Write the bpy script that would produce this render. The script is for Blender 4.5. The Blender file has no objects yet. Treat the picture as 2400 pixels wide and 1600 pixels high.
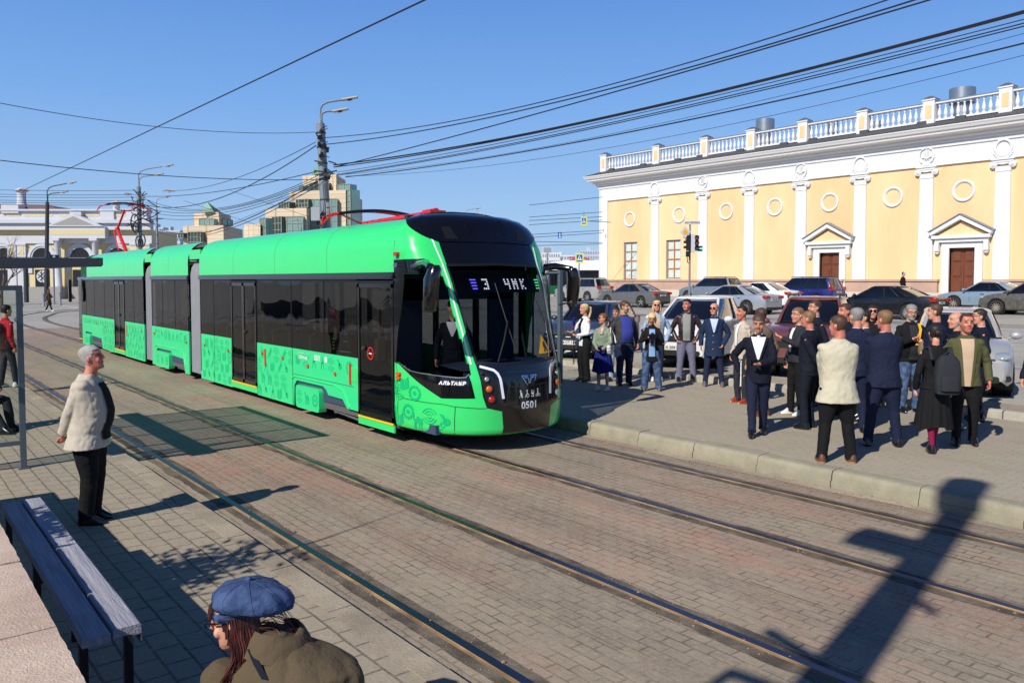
import bpy, bmesh, math, random
from mathutils import Vector, Matrix, noise as mnoise
from math import sin, cos, pi, radians, atan2, hypot, sqrt
random.seed(7)
S = bpy.context.scene
COL = S.collection

# ---------------------------------------------------------------- camera, sky, sun, exposure
F, PX, PY, HZ, CH = 1880.0, 1200.0, 740.0, 657.0, 2.4          # focal length etc. in pixels of a 2400 px wide frame
pit = math.atan((PY - HZ) / F)
yaw = math.atan(1510 * cos(pit) / F)
cam = bpy.data.cameras.new("camera")
co = bpy.data.objects.new("camera", cam)
COL.objects.link(co)
co.location = (0, 0, CH)
co.rotation_euler = (pi / 2 - pit, 0, -yaw)
cam.sensor_width = 36
cam.lens = F / 2400 * 36
cam.shift_y = -(800 - PY) / 2400
cam.clip_start = 0.05
cam.clip_end = 6000
S.camera = co
FW = Vector((sin(yaw) * cos(pit), cos(yaw) * cos(pit), -sin(pit)))
RT = Vector((cos(yaw), -sin(yaw), 0))
UP = RT.cross(FW)
CAM = Vector((0, 0, CH))


def at(u, v, d):
    "the point of the place seen at (u, v) of the photograph, d metres deep"
    return CAM + FW * d + RT * ((u - PX) / F * d) - UP * ((v - PY) / F * d)


def atz(u, v, z):
    r = FW + RT * ((u - PX) / F) - UP * ((v - PY) / F)
    return CAM + r * ((z - CH) / r.z)


def atx(u, v, x):
    r = FW + RT * ((u - PX) / F) - UP * ((v - PY) / F)
    return CAM + r * (x / r.x)


SUN_EL = radians(38)
SUN_AZ = atan2(-0.973, -0.232)          # compass angle of the sun from +Y towards +X
W = bpy.data.worlds.new("World")
S.world = W
W.use_nodes = True
nt = W.node_tree
bg = nt.nodes["Background"]
sky = nt.nodes.new("ShaderNodeTexSky")
sky.sky_type = 'NISHITA'
sky.sun_disc = False
sky.sun_elevation = SUN_EL
sky.sun_rotation = SUN_AZ
sky.altitude = 200
sky.air_density = 1.0
sky.dust_density = 0.2
sky.ozone_density = 6.0
# clear spring sky: the Nishita sky with its band near the horizon held back to a pale blue, its unseen zenith darkened to cut the fill light
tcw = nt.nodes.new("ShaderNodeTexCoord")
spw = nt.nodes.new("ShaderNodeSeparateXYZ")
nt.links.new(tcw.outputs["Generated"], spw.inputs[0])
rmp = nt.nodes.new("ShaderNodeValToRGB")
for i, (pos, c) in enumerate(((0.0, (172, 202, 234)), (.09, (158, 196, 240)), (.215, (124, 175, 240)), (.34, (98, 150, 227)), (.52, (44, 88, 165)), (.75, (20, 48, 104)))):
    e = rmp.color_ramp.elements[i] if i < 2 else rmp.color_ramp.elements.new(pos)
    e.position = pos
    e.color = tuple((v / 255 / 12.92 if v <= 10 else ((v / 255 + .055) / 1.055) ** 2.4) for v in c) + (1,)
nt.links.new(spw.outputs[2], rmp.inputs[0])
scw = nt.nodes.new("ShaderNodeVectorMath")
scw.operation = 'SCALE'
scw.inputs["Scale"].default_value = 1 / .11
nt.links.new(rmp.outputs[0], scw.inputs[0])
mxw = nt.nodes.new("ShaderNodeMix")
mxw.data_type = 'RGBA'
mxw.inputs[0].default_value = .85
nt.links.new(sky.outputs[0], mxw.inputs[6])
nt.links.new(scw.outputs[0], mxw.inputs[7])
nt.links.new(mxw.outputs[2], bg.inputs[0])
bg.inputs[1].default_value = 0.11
sl = bpy.data.lights.new("sun", 'SUN')
sl.energy = 4.9
sl.angle = radians(0.55)
sl.color = (1.0, 0.945, 0.86)
so = bpy.data.objects.new("sun", sl)
COL.objects.link(so)
so.rotation_euler = Vector((0.973 * cos(SUN_EL), 0.232 * cos(SUN_EL), -sin(SUN_EL))).to_track_quat('-Z', 'Y').to_euler()
S.view_settings.view_transform = 'Standard'
S.view_settings.look = 'None'
S.view_settings.exposure = 0.0
S.view_settings.gamma = 1
S.cycles.max_bounces = 8
S.cycles.transparent_max_bounces = 16
S.cycles.caustics_reflective = False
S.cycles.caustics_refractive = False


# ---------------------------------------------------------------- materials
def lin(c):
    return tuple(((v / 255) / 12.92 if v <= 10 else ((v / 255 + 0.055) / 1.055) ** 2.4) for v in c)


M = {}


def mat(name, rgb=(128, 128, 128), rough=0.6, metal=0.0, noise=0.0, ns=4.0, bump=0.0, bs=40.0, coat=0.0, emit=0.0,
        rgb2=None, n2=3.0, lo=0.4, hi=0.6, spec=0.5, stretch=None, dust=0.0):
    "a Principled material; rgb is an sRGB colour, rgb2 shows through a second noise; noise is the strength of fine variation"
    m = bpy.data.materials.new(name)
    m.use_nodes = True
    t = m.node_tree
    N = t.nodes.new
    L = t.links.new
    b = t.nodes["Principled BSDF"]
    col = lin(rgb) + (1,)
    b.inputs["Base Color"].default_value = col
    b.inputs["Roughness"].default_value = rough
    b.inputs["Metallic"].default_value = metal
    b.inputs["Specular IOR Level"].default_value = spec
    b.inputs["Coat Weight"].default_value = coat
    b.inputs["Coat Roughness"].default_value = 0.04
    m.diffuse_color = col
    src = None
    tc = None

    def coords():
        nonlocal tc
        if tc is None:
            tcn = N("ShaderNodeTexCoord")
            tc = tcn.outputs["Object"]
            if stretch:
                mp = N("ShaderNodeMapping")
                mp.inputs["Scale"].default_value = stretch
                L(tc, mp.inputs[0])
                tc = mp.outputs[0]
        return tc
    if rgb2:
        nz = N("ShaderNodeTexNoise")
        nz.inputs["Scale"].default_value = n2
        nz.inputs["Detail"].default_value = 6
        L(coords(), nz.inputs["Vector"])
        r = N("ShaderNodeMapRange")
        r.inputs[1].default_value = lo
        r.inputs[2].default_value = hi
        L(nz.outputs[0], r.inputs[0])
        mx = N("ShaderNodeMix")
        mx.data_type = 'RGBA'
        mx.inputs[6].default_value = col
        mx.inputs[7].default_value = lin(rgb2) + (1,)
        L(r.outputs[0], mx.inputs[0])
        src = mx.outputs[2]
    if noise:
        nz = N("ShaderNodeTexNoise")
        nz.inputs["Scale"].default_value = ns
        nz.inputs["Detail"].default_value = 8
        nz.inputs["Roughness"].default_value = 0.65
        L(coords(), nz.inputs["Vector"])
        r = N("ShaderNodeMapRange")
        r.inputs[1].default_value = 0.25
        r.inputs[2].default_value = 0.75
        r.inputs[3].default_value = 1 - noise
        r.inputs[4].default_value = 1 + noise
        L(nz.outputs[0], r.inputs[0])
        mx = N("ShaderNodeVectorMath")
        mx.operation = 'SCALE'
        if src:
            L(src, mx.inputs[0])
        else:
            mx.inputs[0].default_value = col[:3]
        L(r.outputs[0], mx.inputs["Scale"])
        src = mx.outputs[0]
    if dust:
        g = N("ShaderNodeNewGeometry")
        sx = N("ShaderNodeSeparateXYZ")
        L(g.outputs["Position"], sx.inputs[0])
        nz = N("ShaderNodeTexNoise")
        nz.inputs["Scale"].default_value = 6
        nz.inputs["Detail"].default_value = 6
        L(coords(), nz.inputs["Vector"])
        r = N("ShaderNodeMapRange")
        r.inputs[1].default_value = 0.35
        r.inputs[2].default_value = 0.75
        r.inputs[3].default_value = dust * 0.4
        r.inputs[4].default_value = dust
        L(nz.outputs[0], r.inputs[0])
        mx = N("ShaderNodeMix")
        mx.data_type = 'RGBA'
        if src:
            L(src, mx.inputs[6])
        else:
            mx.inputs[6].default_value = col
        mx.inputs[7].default_value = lin((150, 140, 122)) + (1,)
        L(r.outputs[0], mx.inputs[0])
        src = mx.outputs[2]
    if src:
        L(src, b.inputs["Base Color"])
    if bump:
        nz = N("ShaderNodeTexNoise")
        nz.inputs["Scale"].default_value = bs
        nz.inputs["Detail"].default_value = 6
        L(coords(), nz.inputs["Vector"])
        bp = N("ShaderNodeBump")
        bp.inputs["Strength"].default_value = bump
        bp.inputs["Distance"].default_value = 0.02
        L(nz.outputs[0], bp.inputs["Height"])
        L(bp.outputs[0], b.inputs["Normal"])
    if emit:
        b.inputs["Emission Color"].default_value = col
        b.inputs["Emission Strength"].default_value = emit
    M[name] = m
    return m


def glass(name, tint, gloss=1.0, rough=0.02, wavy=0.0, ior=1.5):
    "thin tinted glass: transparent by its tint, mirror by Fresnel"
    m = bpy.data.materials.new(name)
    m.use_nodes = True
    t = m.node_tree
    t.nodes.remove(t.nodes["Principled BSDF"])
    N = t.nodes.new
    tr = N("ShaderNodeBsdfTransparent")
    tr.inputs[0].default_value = tuple(tint) + (1,)
    gl = N("ShaderNodeBsdfGlossy")
    gl.inputs["Roughness"].default_value = rough
    gl.inputs[0].default_value = (gloss, gloss, gloss, 1)
    fr = N("ShaderNodeFresnel")
    fr.inputs[0].default_value = ior
    mx = N("ShaderNodeMixShader")
    ge = N("ShaderNodeNewGeometry")            # no second mirror on the far face of the pane
    bf = N("ShaderNodeMath")
    bf.operation = 'SUBTRACT'
    bf.inputs[0].default_value = 1
    t.links.new(ge.outputs["Backfacing"], bf.inputs[1])
    mu = N("ShaderNodeMath")
    mu.operation = 'MULTIPLY'
    t.links.new(fr.outputs[0], mu.inputs[0])
    t.links.new(bf.outputs[0], mu.inputs[1])
    t.links.new(mu.outputs[0], mx.inputs[0])
    t.links.new(tr.outputs[0], mx.inputs[1])
    t.links.new(gl.outputs[0], mx.inputs[2])
    t.links.new(mx.outputs[0], t.nodes["Material Output"].inputs[0])
    if wavy:
        tc = N("ShaderNodeTexCoord")
        nz = N("ShaderNodeTexNoise")
        nz.inputs["Scale"].default_value = 1.3
        nz.inputs["Detail"].default_value = 1
        t.links.new(tc.outputs["Object"], nz.inputs["Vector"])
        bp = N("ShaderNodeBump")
        bp.inputs["Strength"].default_value = wavy
        bp.inputs["Distance"].default_value = 0.05
        t.links.new(nz.outputs[0], bp.inputs["Height"])
        t.links.new(bp.outputs[0], gl.inputs["Normal"])
    m.diffuse_color = tuple(tint) + (1,)
    M[name] = m
    return m


# ---------------------------------------------------------------- mesh builder
class MB:
    def __init__(s):
        s.v = []
        s.f = []
        s.m = []
        s.T = None

    def add(s, vs, fs, m=0):
        o = len(s.v)
        if s.T is not None:
            vs = [s.T @ Vector(p) for p in vs]
        s.v.extend([tuple(p) for p in vs])
        for f in fs:
            s.f.append(tuple(i + o for i in f))
            s.m.append(m)
        return s

    def box(s, x0, x1, y0, y1, z0, z1, m=0):
        x0, x1 = min(x0, x1), max(x0, x1)
        y0, y1 = min(y0, y1), max(y0, y1)
        z0, z1 = min(z0, z1), max(z0, z1)
        v = [(x0, y0, z0), (x1, y0, z0), (x1, y1, z0), (x0, y1, z0), (x0, y0, z1), (x1, y0, z1), (x1, y1, z1), (x0, y1, z1)]
        return s.add(v, [(3, 2, 1, 0), (4, 5, 6, 7), (0, 1, 5, 4), (1, 2, 6, 5), (2, 3, 7, 6), (3, 0, 4, 7)], m)

    def loft(s, rings, m=0, caps=True, closed=True):
        n = len(rings[0])
        v = [p for r in rings for p in r]
        f = []
        for i in range(len(rings) - 1):
            for j in range(n if closed else n - 1):
                a, b = i * n + j, i * n + (j + 1) % n
                f.append((a, b, b + n, a + n))
        if caps and closed:
            f.append(tuple(range(n - 1, -1, -1)))
            f.append(tuple(range((len(rings) - 1) * n, len(rings) * n)))
        return s.add(v, f, m)

    def tube(s, pts, r, n=8, m=0, caps=True):
        pts = [Vector(p) for p in pts]
        rs = r if isinstance(r, (list, tuple)) else [r] * len(pts)
        rings = []
        ref = None
        for i, p in enumerate(pts):
            d = (pts[min(i + 1, len(pts) - 1)] - pts[max(i - 1, 0)])
            d = d.normalized() if d.length > 1e-9 else Vector((0, 0, 1))
            if ref is None:
                ref = Vector((0, 0, 1)) if abs(d.z) < 0.9 else Vector((1, 0, 0))
            a = (ref - d * ref.dot(d)).normalized()
            b = d.cross(a)
            ref = a
            rings.append([p + (a * cos(2 * pi * k / n) + b * sin(2 * pi * k / n)) * rs[i] for k in range(n)])
        return s.loft(rings, m, caps)

    def lathe(s, c, prof, n=16, m=0, ax='z', caps=True):
        rings = []
        for r, h in prof:
            ring = []
            for k in range(n):
                a = 2 * pi * k / n
                if ax == 'z':
                    ring.append((c[0] + r * cos(a), c[1] + r * sin(a), c[2] + h))
                elif ax == 'x':
                    ring.append((c[0] + h, c[1] + r * cos(a), c[2] + r * sin(a)))
                else:
                    ring.append((c[0] + r * sin(a), c[1] + h, c[2] + r * cos(a)))
            rings.append(ring)
        return s.loft(rings, m, caps)

    def prism(s, poly, fn, a, b, m=0):
        "poly 2-D outline; fn(p, q, h) places it; a, b the two depths"
        n = len(poly)
        v = [fn(p[0], p[1], a) for p in poly] + [fn(p[0], p[1], b) for p in poly]
        f = [tuple(range(n - 1, -1, -1)), tuple(range(n, 2 * n))]
        f += [(i, (i + 1) % n, (i + 1) % n + n, i + n) for i in range(n)]
        return s.add(v, f, m)

    def flat(s, poly, fn, m=0):
        return s.add([fn(p[0], p[1]) for p in poly], [tuple(range(len(poly)))], m)

    def ell(s, c, r, m=0, nu=16, nv=10, T=None):
        rings = []
        for i in range(nv + 1):
            t = pi * i / nv
            rr = max(sin(t), 1e-3)
            ring = [Vector((r[0] * rr * cos(2 * pi * k / nu), r[1] * rr * sin(2 * pi * k / nu), -r[2] * cos(t))) for k in range(nu)]
            if T is not None:
                ring = [T @ q for q in ring]
            rings.append([q + Vector(c) for q in ring])
        return s.loft(rings, m)

    def mesh(s, name, mats, smooth=None):
        me = bpy.data.meshes.new(name)
        me.from_pydata(s.v, [], s.f)
        for mt in (mats if isinstance(mats, (list, tuple)) else [mats]):
            me.materials.append(M[mt] if isinstance(mt, str) else mt)
        me.polygons.foreach_set("material_index", s.m)
        if smooth:
            me.polygons.foreach_set("use_smooth", [True] * len(me.polygons))
            if smooth < 170:
                me.set_sharp_from_angle(angle=radians(smooth))
        me.validate()
        me.update()
        return me

    def build(s, name, mats, parent=None, smooth=None, fixn=False, bevel=0.0):
        me = s.mesh(name, mats, smooth)
        if fixn or bevel:
            bm = bmesh.new()
            bm.from_mesh(me)
            if fixn:
                bmesh.ops.recalc_face_normals(bm, faces=bm.faces)
            if bevel:
                bmesh.ops.bevel(bm, geom=[e for e in bm.edges if len(e.link_faces) == 2 and e.calc_face_angle(0) > 0.6], offset=bevel, segments=2, affect='EDGES')
            bm.to_mesh(me)
            bm.free()
        return link(name, me, parent)


def root_of(o):
    while o.parent:
        o = o.parent
    return o


def link(name, data, parent=None):
    o = bpy.data.objects.new(name, data)
    COL.objects.link(o)
    if parent is not None:
        o.parent = parent
        if not parent.parent and parent.type == 'EMPTY' and parent.get('_w'):
            o.location = -Vector(parent.location)
    return o


def tag(o, label=None, cat=None, group=None, kind=None):
    if label:
        o['label'] = label
    if cat:
        o['category'] = cat
    if group:
        o['group'] = group
    if kind:
        o['kind'] = kind
    return o


def thing(name, label, cat, loc=(0, 0, 0), rz=0.0, group=None, world=False):
    "an Empty at the thing's base; with world=True its parts are written in world coordinates"
    o = bpy.data.objects.new(name, None)
    COL.objects.link(o)
    o.location = loc
    o.rotation_euler = (0, 0, rz)
    o.empty_display_size = 0.2
    if world:
        o['_w'] = 1
    return tag(o, label, cat, group)


def copy_tree(o, parent=None):
    c = o.copy()
    COL.objects.link(c)
    if parent is not None:
        c.parent = parent
    for ch in list(o.children):
        copy_tree(ch, c)
    return c


def struct(mb, name, mats, smooth=None, kind='structure'):
    o = mb.build(name, mats, None, smooth)
    o['kind'] = kind
    return o


FONT = {}


def text_mb(mb, txt, size, fn, m=0, depth=0.0, align='CENTER', bold=0.0, shear=0.0, spacing=1.0):
    "adds the outlines of a word to mb; fn(p, q) places a point p right, q up"
    cu = bpy.data.curves.new("t", 'FONT')
    cu.body = txt
    cu.size = size
    cu.align_x = align
    cu.align_y = 'CENTER'
    cu.offset = bold
    cu.shear = shear
    cu.space_character = spacing
    cu.resolution_u = 3
    ob = bpy.data.objects.new("t", cu)
    COL.objects.link(ob)
    dg = bpy.context.evaluated_depsgraph_get()
    me = ob.evaluated_get(dg).to_mesh()
    vs = [fn(v.co.x, v.co.y) for v in me.vertices]
    fs = [tuple(p.vertices) for p in me.polygons]
    mb.add(vs, fs, m)
    ob.evaluated_get(dg).to_mesh_clear()
    bpy.data.objects.remove(ob)
    bpy.data.curves.remove(cu)
    return mb


def rrect(w, h, r, n=4, cx=0.0, cy=0.0):
    out = []
    for sx, sy, a0 in ((1, 1, 0), (-1, 1, 90), (-1, -1, 180), (1, -1, 270)):
        for k in range(n + 1):
            a = radians(a0 + 90 * k / n)
            out.append((cx + sx * (w / 2 - r) + r * cos(a), cy + sy * (h / 2 - r) + r * sin(a)))
    return out


def circ(r, n=16, cx=0.0, cy=0.0):
    return [(cx + r * cos(2 * pi * k / n), cy + r * sin(2 * pi * k / n)) for k in range(n)]


def interp(tab, x):
    if x <= tab[0][0]:
        return tab[0][1]
    for (a, p), (b, q) in zip(tab, tab[1:]):
        if x <= b:
            return p + (q - p) * (x - a) / (b - a)
    return tab[-1][1]


def smooth01(t):
    t = max(0, min(1, t))
    return t * t * (3 - 2 * t)


def ground_z(x, y):
    "height of the bare ground: flat at the tracks, rising gently across the street"
    if x < 14.15:
        return 0.0
    h = 0.28 + 0.0205 * (min(x, 60) - 14.3)
    return h * (1 - smooth01((y - 62) / 25))
# ---------------------------------------------------------------- the ground
def brick_mat(name, bw, bh, c1, c2, c3, mortar, msize, rot=True, offset=0.5, patch=0.5, stain=0.35, mfade=0.5, rough=0.85):
    m = bpy.data.materials.new(name)
    m.use_nodes = True
    t = m.node_tree
    N = t.nodes.new
    L = t.links.new
    b = t.nodes["Principled BSDF"]
    b.inputs["Roughness"].default_value = rough
    b.inputs["Specular IOR Level"].default_value = 0.3
    tc = N("ShaderNodeTexCoord")
    # slight waviness of the rows
    wz = N("ShaderNodeTexNoise")
    wz.inputs["Scale"].default_value = 1.7
    L(tc.outputs["Object"], wz.inputs["Vector"])
    ws = N("ShaderNodeVectorMath")
    ws.operation = 'MULTIPLY_ADD'
    ws.inputs[1].default_value = (0.03, 0.03, 0)
    L(wz.outputs["Color"], ws.inputs[0])
    L(tc.outputs["Object"], ws.inputs[2])
    mp = N("ShaderNodeMapping")
    mp.inputs["Rotation"].default_value = (0, 0, pi / 2 if rot else 0)
    L(ws.outputs[0], mp.inputs[0])
    br = N("ShaderNodeTexBrick")
    br.offset = offset
    br.inputs["Scale"].default_value = 1
    br.inputs["Brick Width"].default_value = bw
    br.inputs["Row Height"].default_value = bh
    br.inputs["Mortar Size"].default_value = msize
    br.inputs["Mortar Smooth"].default_value = 0.2
    br.inputs["Color1"].default_value = (0, 0, 0, 1)
    br.inputs["Color2"].default_value = (1, 1, 1, 1)
    br.inputs["Mortar"].default_value = (0.5, 0.5, 0.5, 1)
    L(mp.outputs[0], br.inputs["Vector"])

    def noise(sc, det=6, lo=0.4, hi=0.6, a=0, c=1, stretch=None, rough=0.6):
        nz = N("ShaderNodeTexNoise")
        nz.inputs["Scale"].default_value = sc
        nz.inputs["Detail"].default_value = det
        nz.inputs["Roughness"].default_value = rough
        if stretch:
            q = N("ShaderNodeMapping")
            q.inputs["Scale"].default_value = stretch
            L(tc.outputs["Object"], q.inputs[0])
            L(q.outputs[0], nz.inputs["Vector"])
        else:
            L(tc.outputs["Object"], nz.inputs["Vector"])
        r = N("ShaderNodeMapRange")
        r.inputs[1].default_value = lo
        r.inputs[2].default_value = hi
        r.inputs[3].default_value = a
        r.inputs[4].default_value = c
        L(nz.outputs[0], r.inputs[0])
        return r.outputs[0]

    def mix(f, a, c, ty='MIX'):
        x = N("ShaderNodeMix")
        x.data_type = 'RGBA'
        x.blend_type = ty
        for sock, v in ((x.inputs[0], f), (x.inputs[6], a), (x.inputs[7], c)):
            if isinstance(v, (int, float)):
                sock.default_value = v
            elif isinstance(v, tuple):
                sock.default_value = lin(v) + (1,)
            else:
                L(v, sock)
        return x.outputs[2]
    sep = N("ShaderNodeSeparateColor")
    L(br.outputs["Color"], sep.inputs[0])
    per = N("ShaderNodeMapRange")
    per.inputs[3].default_value = 0.0
    per.inputs[4].default_value = 0.55
    L(sep.outputs[0], per.inputs[0])
    base = mix(per.outputs[0], c1, c2)
    red = noise(0.55, 4, 0.46, 0.62, 0, patch, stretch=(1.0, 0.28, 1))
    redn = N("ShaderNodeMath")
    redn.operation = 'MULTIPLY'
    L(red, redn.inputs[0])
    L(noise(3.5, 4, 0.35, 0.6, 0.3, 1.0), redn.inputs[1])
    base = mix(redn.outputs[0], base, c3)
    mf = N("ShaderNodeMath")
    mf.operation = 'MULTIPLY'
    L(br.outputs["Fac"], mf.inputs[0])
    L(noise(2.2, 5, 0.36, 0.62, 1 - mfade, 1), mf.inputs[1])
    base = mix(mf.outputs[0], base, mortar)
    base = mix(noise(0.8, 8, 0.35, 0.75, 0, stain, stretch=(1.0, 0.35, 1)), base, (96, 86, 74))
    base = mix(noise(1.0, 5, 0.42, 0.66, 0, stain * .55, stretch=(2.2, 0.05, 1)), base, (84, 74, 64))
    base = mix(noise(5.0, 6, 0.52, 0.72, 0, .4), base, (176, 163, 140))
    base = mix(noise(28, 6, 0.25, 0.8, 0.0, 0.5), base, (178, 168, 150))
    base = mix(noise(70, 3, 0.56, 0.74, 0.0, 0.5), base, (74, 66, 58))
    L(base, b.inputs["Base Color"])
    bp = N("ShaderNodeBump")
    bp.inputs["Strength"].default_value = 0.55
    bp.inputs["Distance"].default_value = 0.012
    hm = N("ShaderNodeMath")
    hm.operation = 'MULTIPLY_ADD'
    hm.inputs[1].default_value = -1.0
    L(mf.outputs[0], hm.inputs[0])
    L(noise(12, 8, 0.2, 0.8, 0, 0.9), hm.inputs[2])
    L(hm.outputs[0], bp.inputs["Height"])
    L(bp.outputs[0], b.inputs["Normal"])
    M[name] = m


brick_mat("track_paving", 0.205, 0.104, (158, 143, 122), (174, 157, 134), (180, 126, 106), (76, 65, 53), 0.008, patch=1.0, mfade=1.0, stain=0.6)
brick_mat("platform_paving", 0.24, 0.165, (158, 146, 126), (172, 159, 138), (152, 136, 117), (74, 65, 54), 0.009, patch=0.3, stain=0.2, mfade=0.25)
brick_mat("pavement_slabs", 0.2, 0.1, (170, 161, 141), (178, 169, 149), (164, 153, 134), (138, 128, 110), 0.006, patch=0.3, stain=0.22, mfade=0.85)
mat("asphalt", (156, 154, 148), 0.9, noise=0.16, ns=3, bump=0.3, bs=160, rgb2=(168, 163, 152), n2=0.35, stretch=(1, .4, 1))
mat("dusty_ground", (172, 160, 140), 0.95, noise=0.2, ns=9, bump=0.5, bs=90, rgb2=(148, 138, 122), n2=0.8)
mat("kerb_stone", (156, 149, 128), 0.85, noise=0.16, ns=5, bump=0.35, bs=45, rgb2=(146, 141, 121), n2=2.2)
mat("kerb_dusty", (164, 152, 132), 0.9, noise=0.16, ns=7, bump=0.35, bs=50, rgb2=(144, 132, 114), n2=1.6)
mat("kerb_grey", (170, 165, 153), 0.85, noise=0.2, ns=6, bump=0.4, bs=40)
mat("white_line", (196, 192, 182), 0.8, noise=0.2, ns=14)
mat("rail_steel", (112, 114, 124), 0.4, metal=1.0, noise=0.1, ns=3, stretch=(30, 0.6, 1))
mat("rail_rust", (122, 96, 66), 0.85, noise=0.3, ns=12, rgb2=(168, 138, 96), n2=4, stretch=(1, .5, 1))
mat("groove", (78, 70, 61), 0.95, noise=0.35, ns=16, bump=0.5, bs=60, rgb2=(112, 102, 88), n2=3)
mat("gravel", (150, 132, 112), 0.95, noise=0.35, ns=25, rgb2=(172, 120, 104), n2=9)

g = MB()
xs = [-2500, -400, -60, -12, 0, 6, 14.14, 14.152, 20, 28, 36, 46, 60, 120, 400, 2500]
ys = [-300, -40, -10, 0, 10, 20, 30, 40, 50, 62, 66, 70, 75, 80, 87, 120, 200, 400, 1000, 4000]
vs = [(x, y, ground_z(x, y) - 0.01) for y in ys for x in xs]
nx = len(xs)
fs = []
ms = []
for j in range(len(ys) - 1):
    for i in range(nx - 1):
        fs.append((j * nx + i, j * nx + i + 1, (j + 1) * nx + i + 1, (j + 1) * nx + i))
g.add(vs, fs, 0)
struct(g, "ground", "asphalt")

# dusty strip behind the kerb, where the parked cars stand
g = MB()
for k in range(40):
    y0, y1 = -6 + k, -5 + k
    g.add([(14.152, y0, ground_z(14.16, y0) - 0.006), (15.3 + 0.35 * mnoise.noise((k * .4, 0, 0)), y0, ground_z(15.3, y0) - 0.005),
           (15.3 + 0.35 * mnoise.noise((k * .4 + .4, 0, 0)), y1, ground_z(15.3, y1) - 0.005), (14.152, y1, ground_z(14.16, y1) - 0.006)], [(0, 1, 2, 3)])
struct(g, "roadside", "dusty_ground")

# paved track bed between the two platforms
g = MB()
g.add([(2.62, -12, 0), (8.66, -12, 0), (8.66, 46, 0), (2.62, 46, 0)], [(0, 1, 2, 3)])
struct(g, "track_bed", "track_paving")

# left platform with its kerb
g = MB()
g.box(-4, 2.4, -10, 44, -0.2, 0.13)
struct(g, "platform", "platform_paving")
g = MB()
for k in range(54):
    y = -10 + k * 1.0
    dz = random.uniform(-.004, .004)
    g.prism([(2.403, -.1), (2.59, -.1), (2.585, .128), (2.575, .14), (2.403, .135)], lambda p, q, h: (p, h, q + dz), y + .004, y + .996)
struct(g, "kerb", "kerb_dusty")
# right platform: slab and rounded kerb stones
g = MB()
g.box(8.93, 14.0, -10, 34, -.2, .2)
struct(g, "pavement", "pavement_slabs")
g = MB()
for k in range(44):
    y = -10.13 + k * 1.0
    dz = random.uniform(-.006, .006)
    dx = random.uniform(-.006, .006)
    prof = [(8.66, -.1), (8.96, -.1), (8.96, .202), (8.76, .204), (8.70, .198), (8.678, .178), (8.668, .14), (8.664, .09), (8.645, .085), (8.64, .04)]
    g.prism([(p + dx, q + (dz if q > .05 else 0)) for p, q in prof], lambda p, q, h: (p, h, q), y + .006, y + .994)
struct(g, "kerb", "kerb_stone", 40)
g = MB()
for k in range(40):
    y = -10 + k * 1.25
    dz = random.uniform(-.012, .012)
    dx = random.uniform(-.01, .01)
    g.prism([(14.0 + dx, 0), (14.16 + dx, 0), (14.15 + dx, .31 + dz), (14.13 + dx, .335 + dz), (14.04 + dx, .335 + dz), (14.01 + dx, .31 + dz)], lambda p, q, h: (p, h, q), y + .01, y + 1.24)
struct(g, "kerb", "kerb_grey", 40)
# far pavement in front of the yellow building
g = MB()
for k in range(13):
    y0, y1 = -10 + k * 5, -5 + k * 5
    z = ground_z(47, y0) + .13
    g.box(48.3, 52.6, y0, y1, z - .3, z)
struct(g, "pavement", "kerb_grey")
# lane lines on the street
g = MB()
for x, w, y0, y1, dash in ((26.8, .12, -5, 80, 0), (31.2, .14, -5, 70, 0), (36.6, .12, 2, 70, 1), (20.5, .1, -5, 30, 1)):
    y = y0
    while y < y1:
        e = y + (2.0 if dash else 5.0)
        g.add([(x, y, ground_z(x, y) + .0), (x + w, y, ground_z(x + w, y) + .0), (x + w, e, ground_z(x + w, e) + .0), (x, e, ground_z(x, e) + .0)], [(0, 1, 2, 3)])
        y = e + (4.0 if dash else 0)
struct(g, "road_marking", "white_line")


# rails
def rail(pts, name="rail"):
    g = MB()
    pts = [Vector(p) for p in pts]

    def frame(i):
        d = (pts[min(i + 1, len(pts) - 1)] - pts[max(i - 1, 0)]).normalized()
        return Vector((d.y, -d.x, 0))
    prof = [(-.036, 0, 1), (-.034, .010, 0), (.034, .010, 0), (.036, 0, 1)]
    for (a, za, ma), (b, zb, mb_), mt in ((prof[0], prof[1], 1), (prof[1], prof[2], 0), (prof[2], prof[3], 1)):
        r1 = [p + frame(i) * a + Vector((0, 0, za)) for i, p in enumerate(pts)]
        r2 = [p + frame(i) * b + Vector((0, 0, zb)) for i, p in enumerate(pts)]
        g.loft([r1, r2], mt, caps=False, closed=False)
    # rust web showing on the near side
    r1 = [p + frame(i) * -.062 + Vector((0, 0, .004)) for i, p in enumerate(pts)]
    r2 = [p + frame(i) * -.036 + Vector((0, 0, .0045)) for i, p in enumerate(pts)]
    g.loft([r1, r2], 1, caps=False, closed=False)
    for a, b in ((-.062, -.15), (.036, .12)):
        r1 = [p + frame(i) * a + Vector((0, 0, .0035)) for i, p in enumerate(pts)]
        r2 = [p + frame(i) * (b + .045 * mnoise.noise((p.x * 3, p.y * 1.6 + a * 50, 0)) + .02 * mnoise.noise((p.x * 9, p.y * 9, 3))) + Vector((0, 0, .0035)) for i, p in enumerate(pts)]
        g.loft([r1, r2], 2, caps=False, closed=False)
    return struct(g, name, ["rail_steel", "rail_rust", "groove"], 30)


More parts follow.
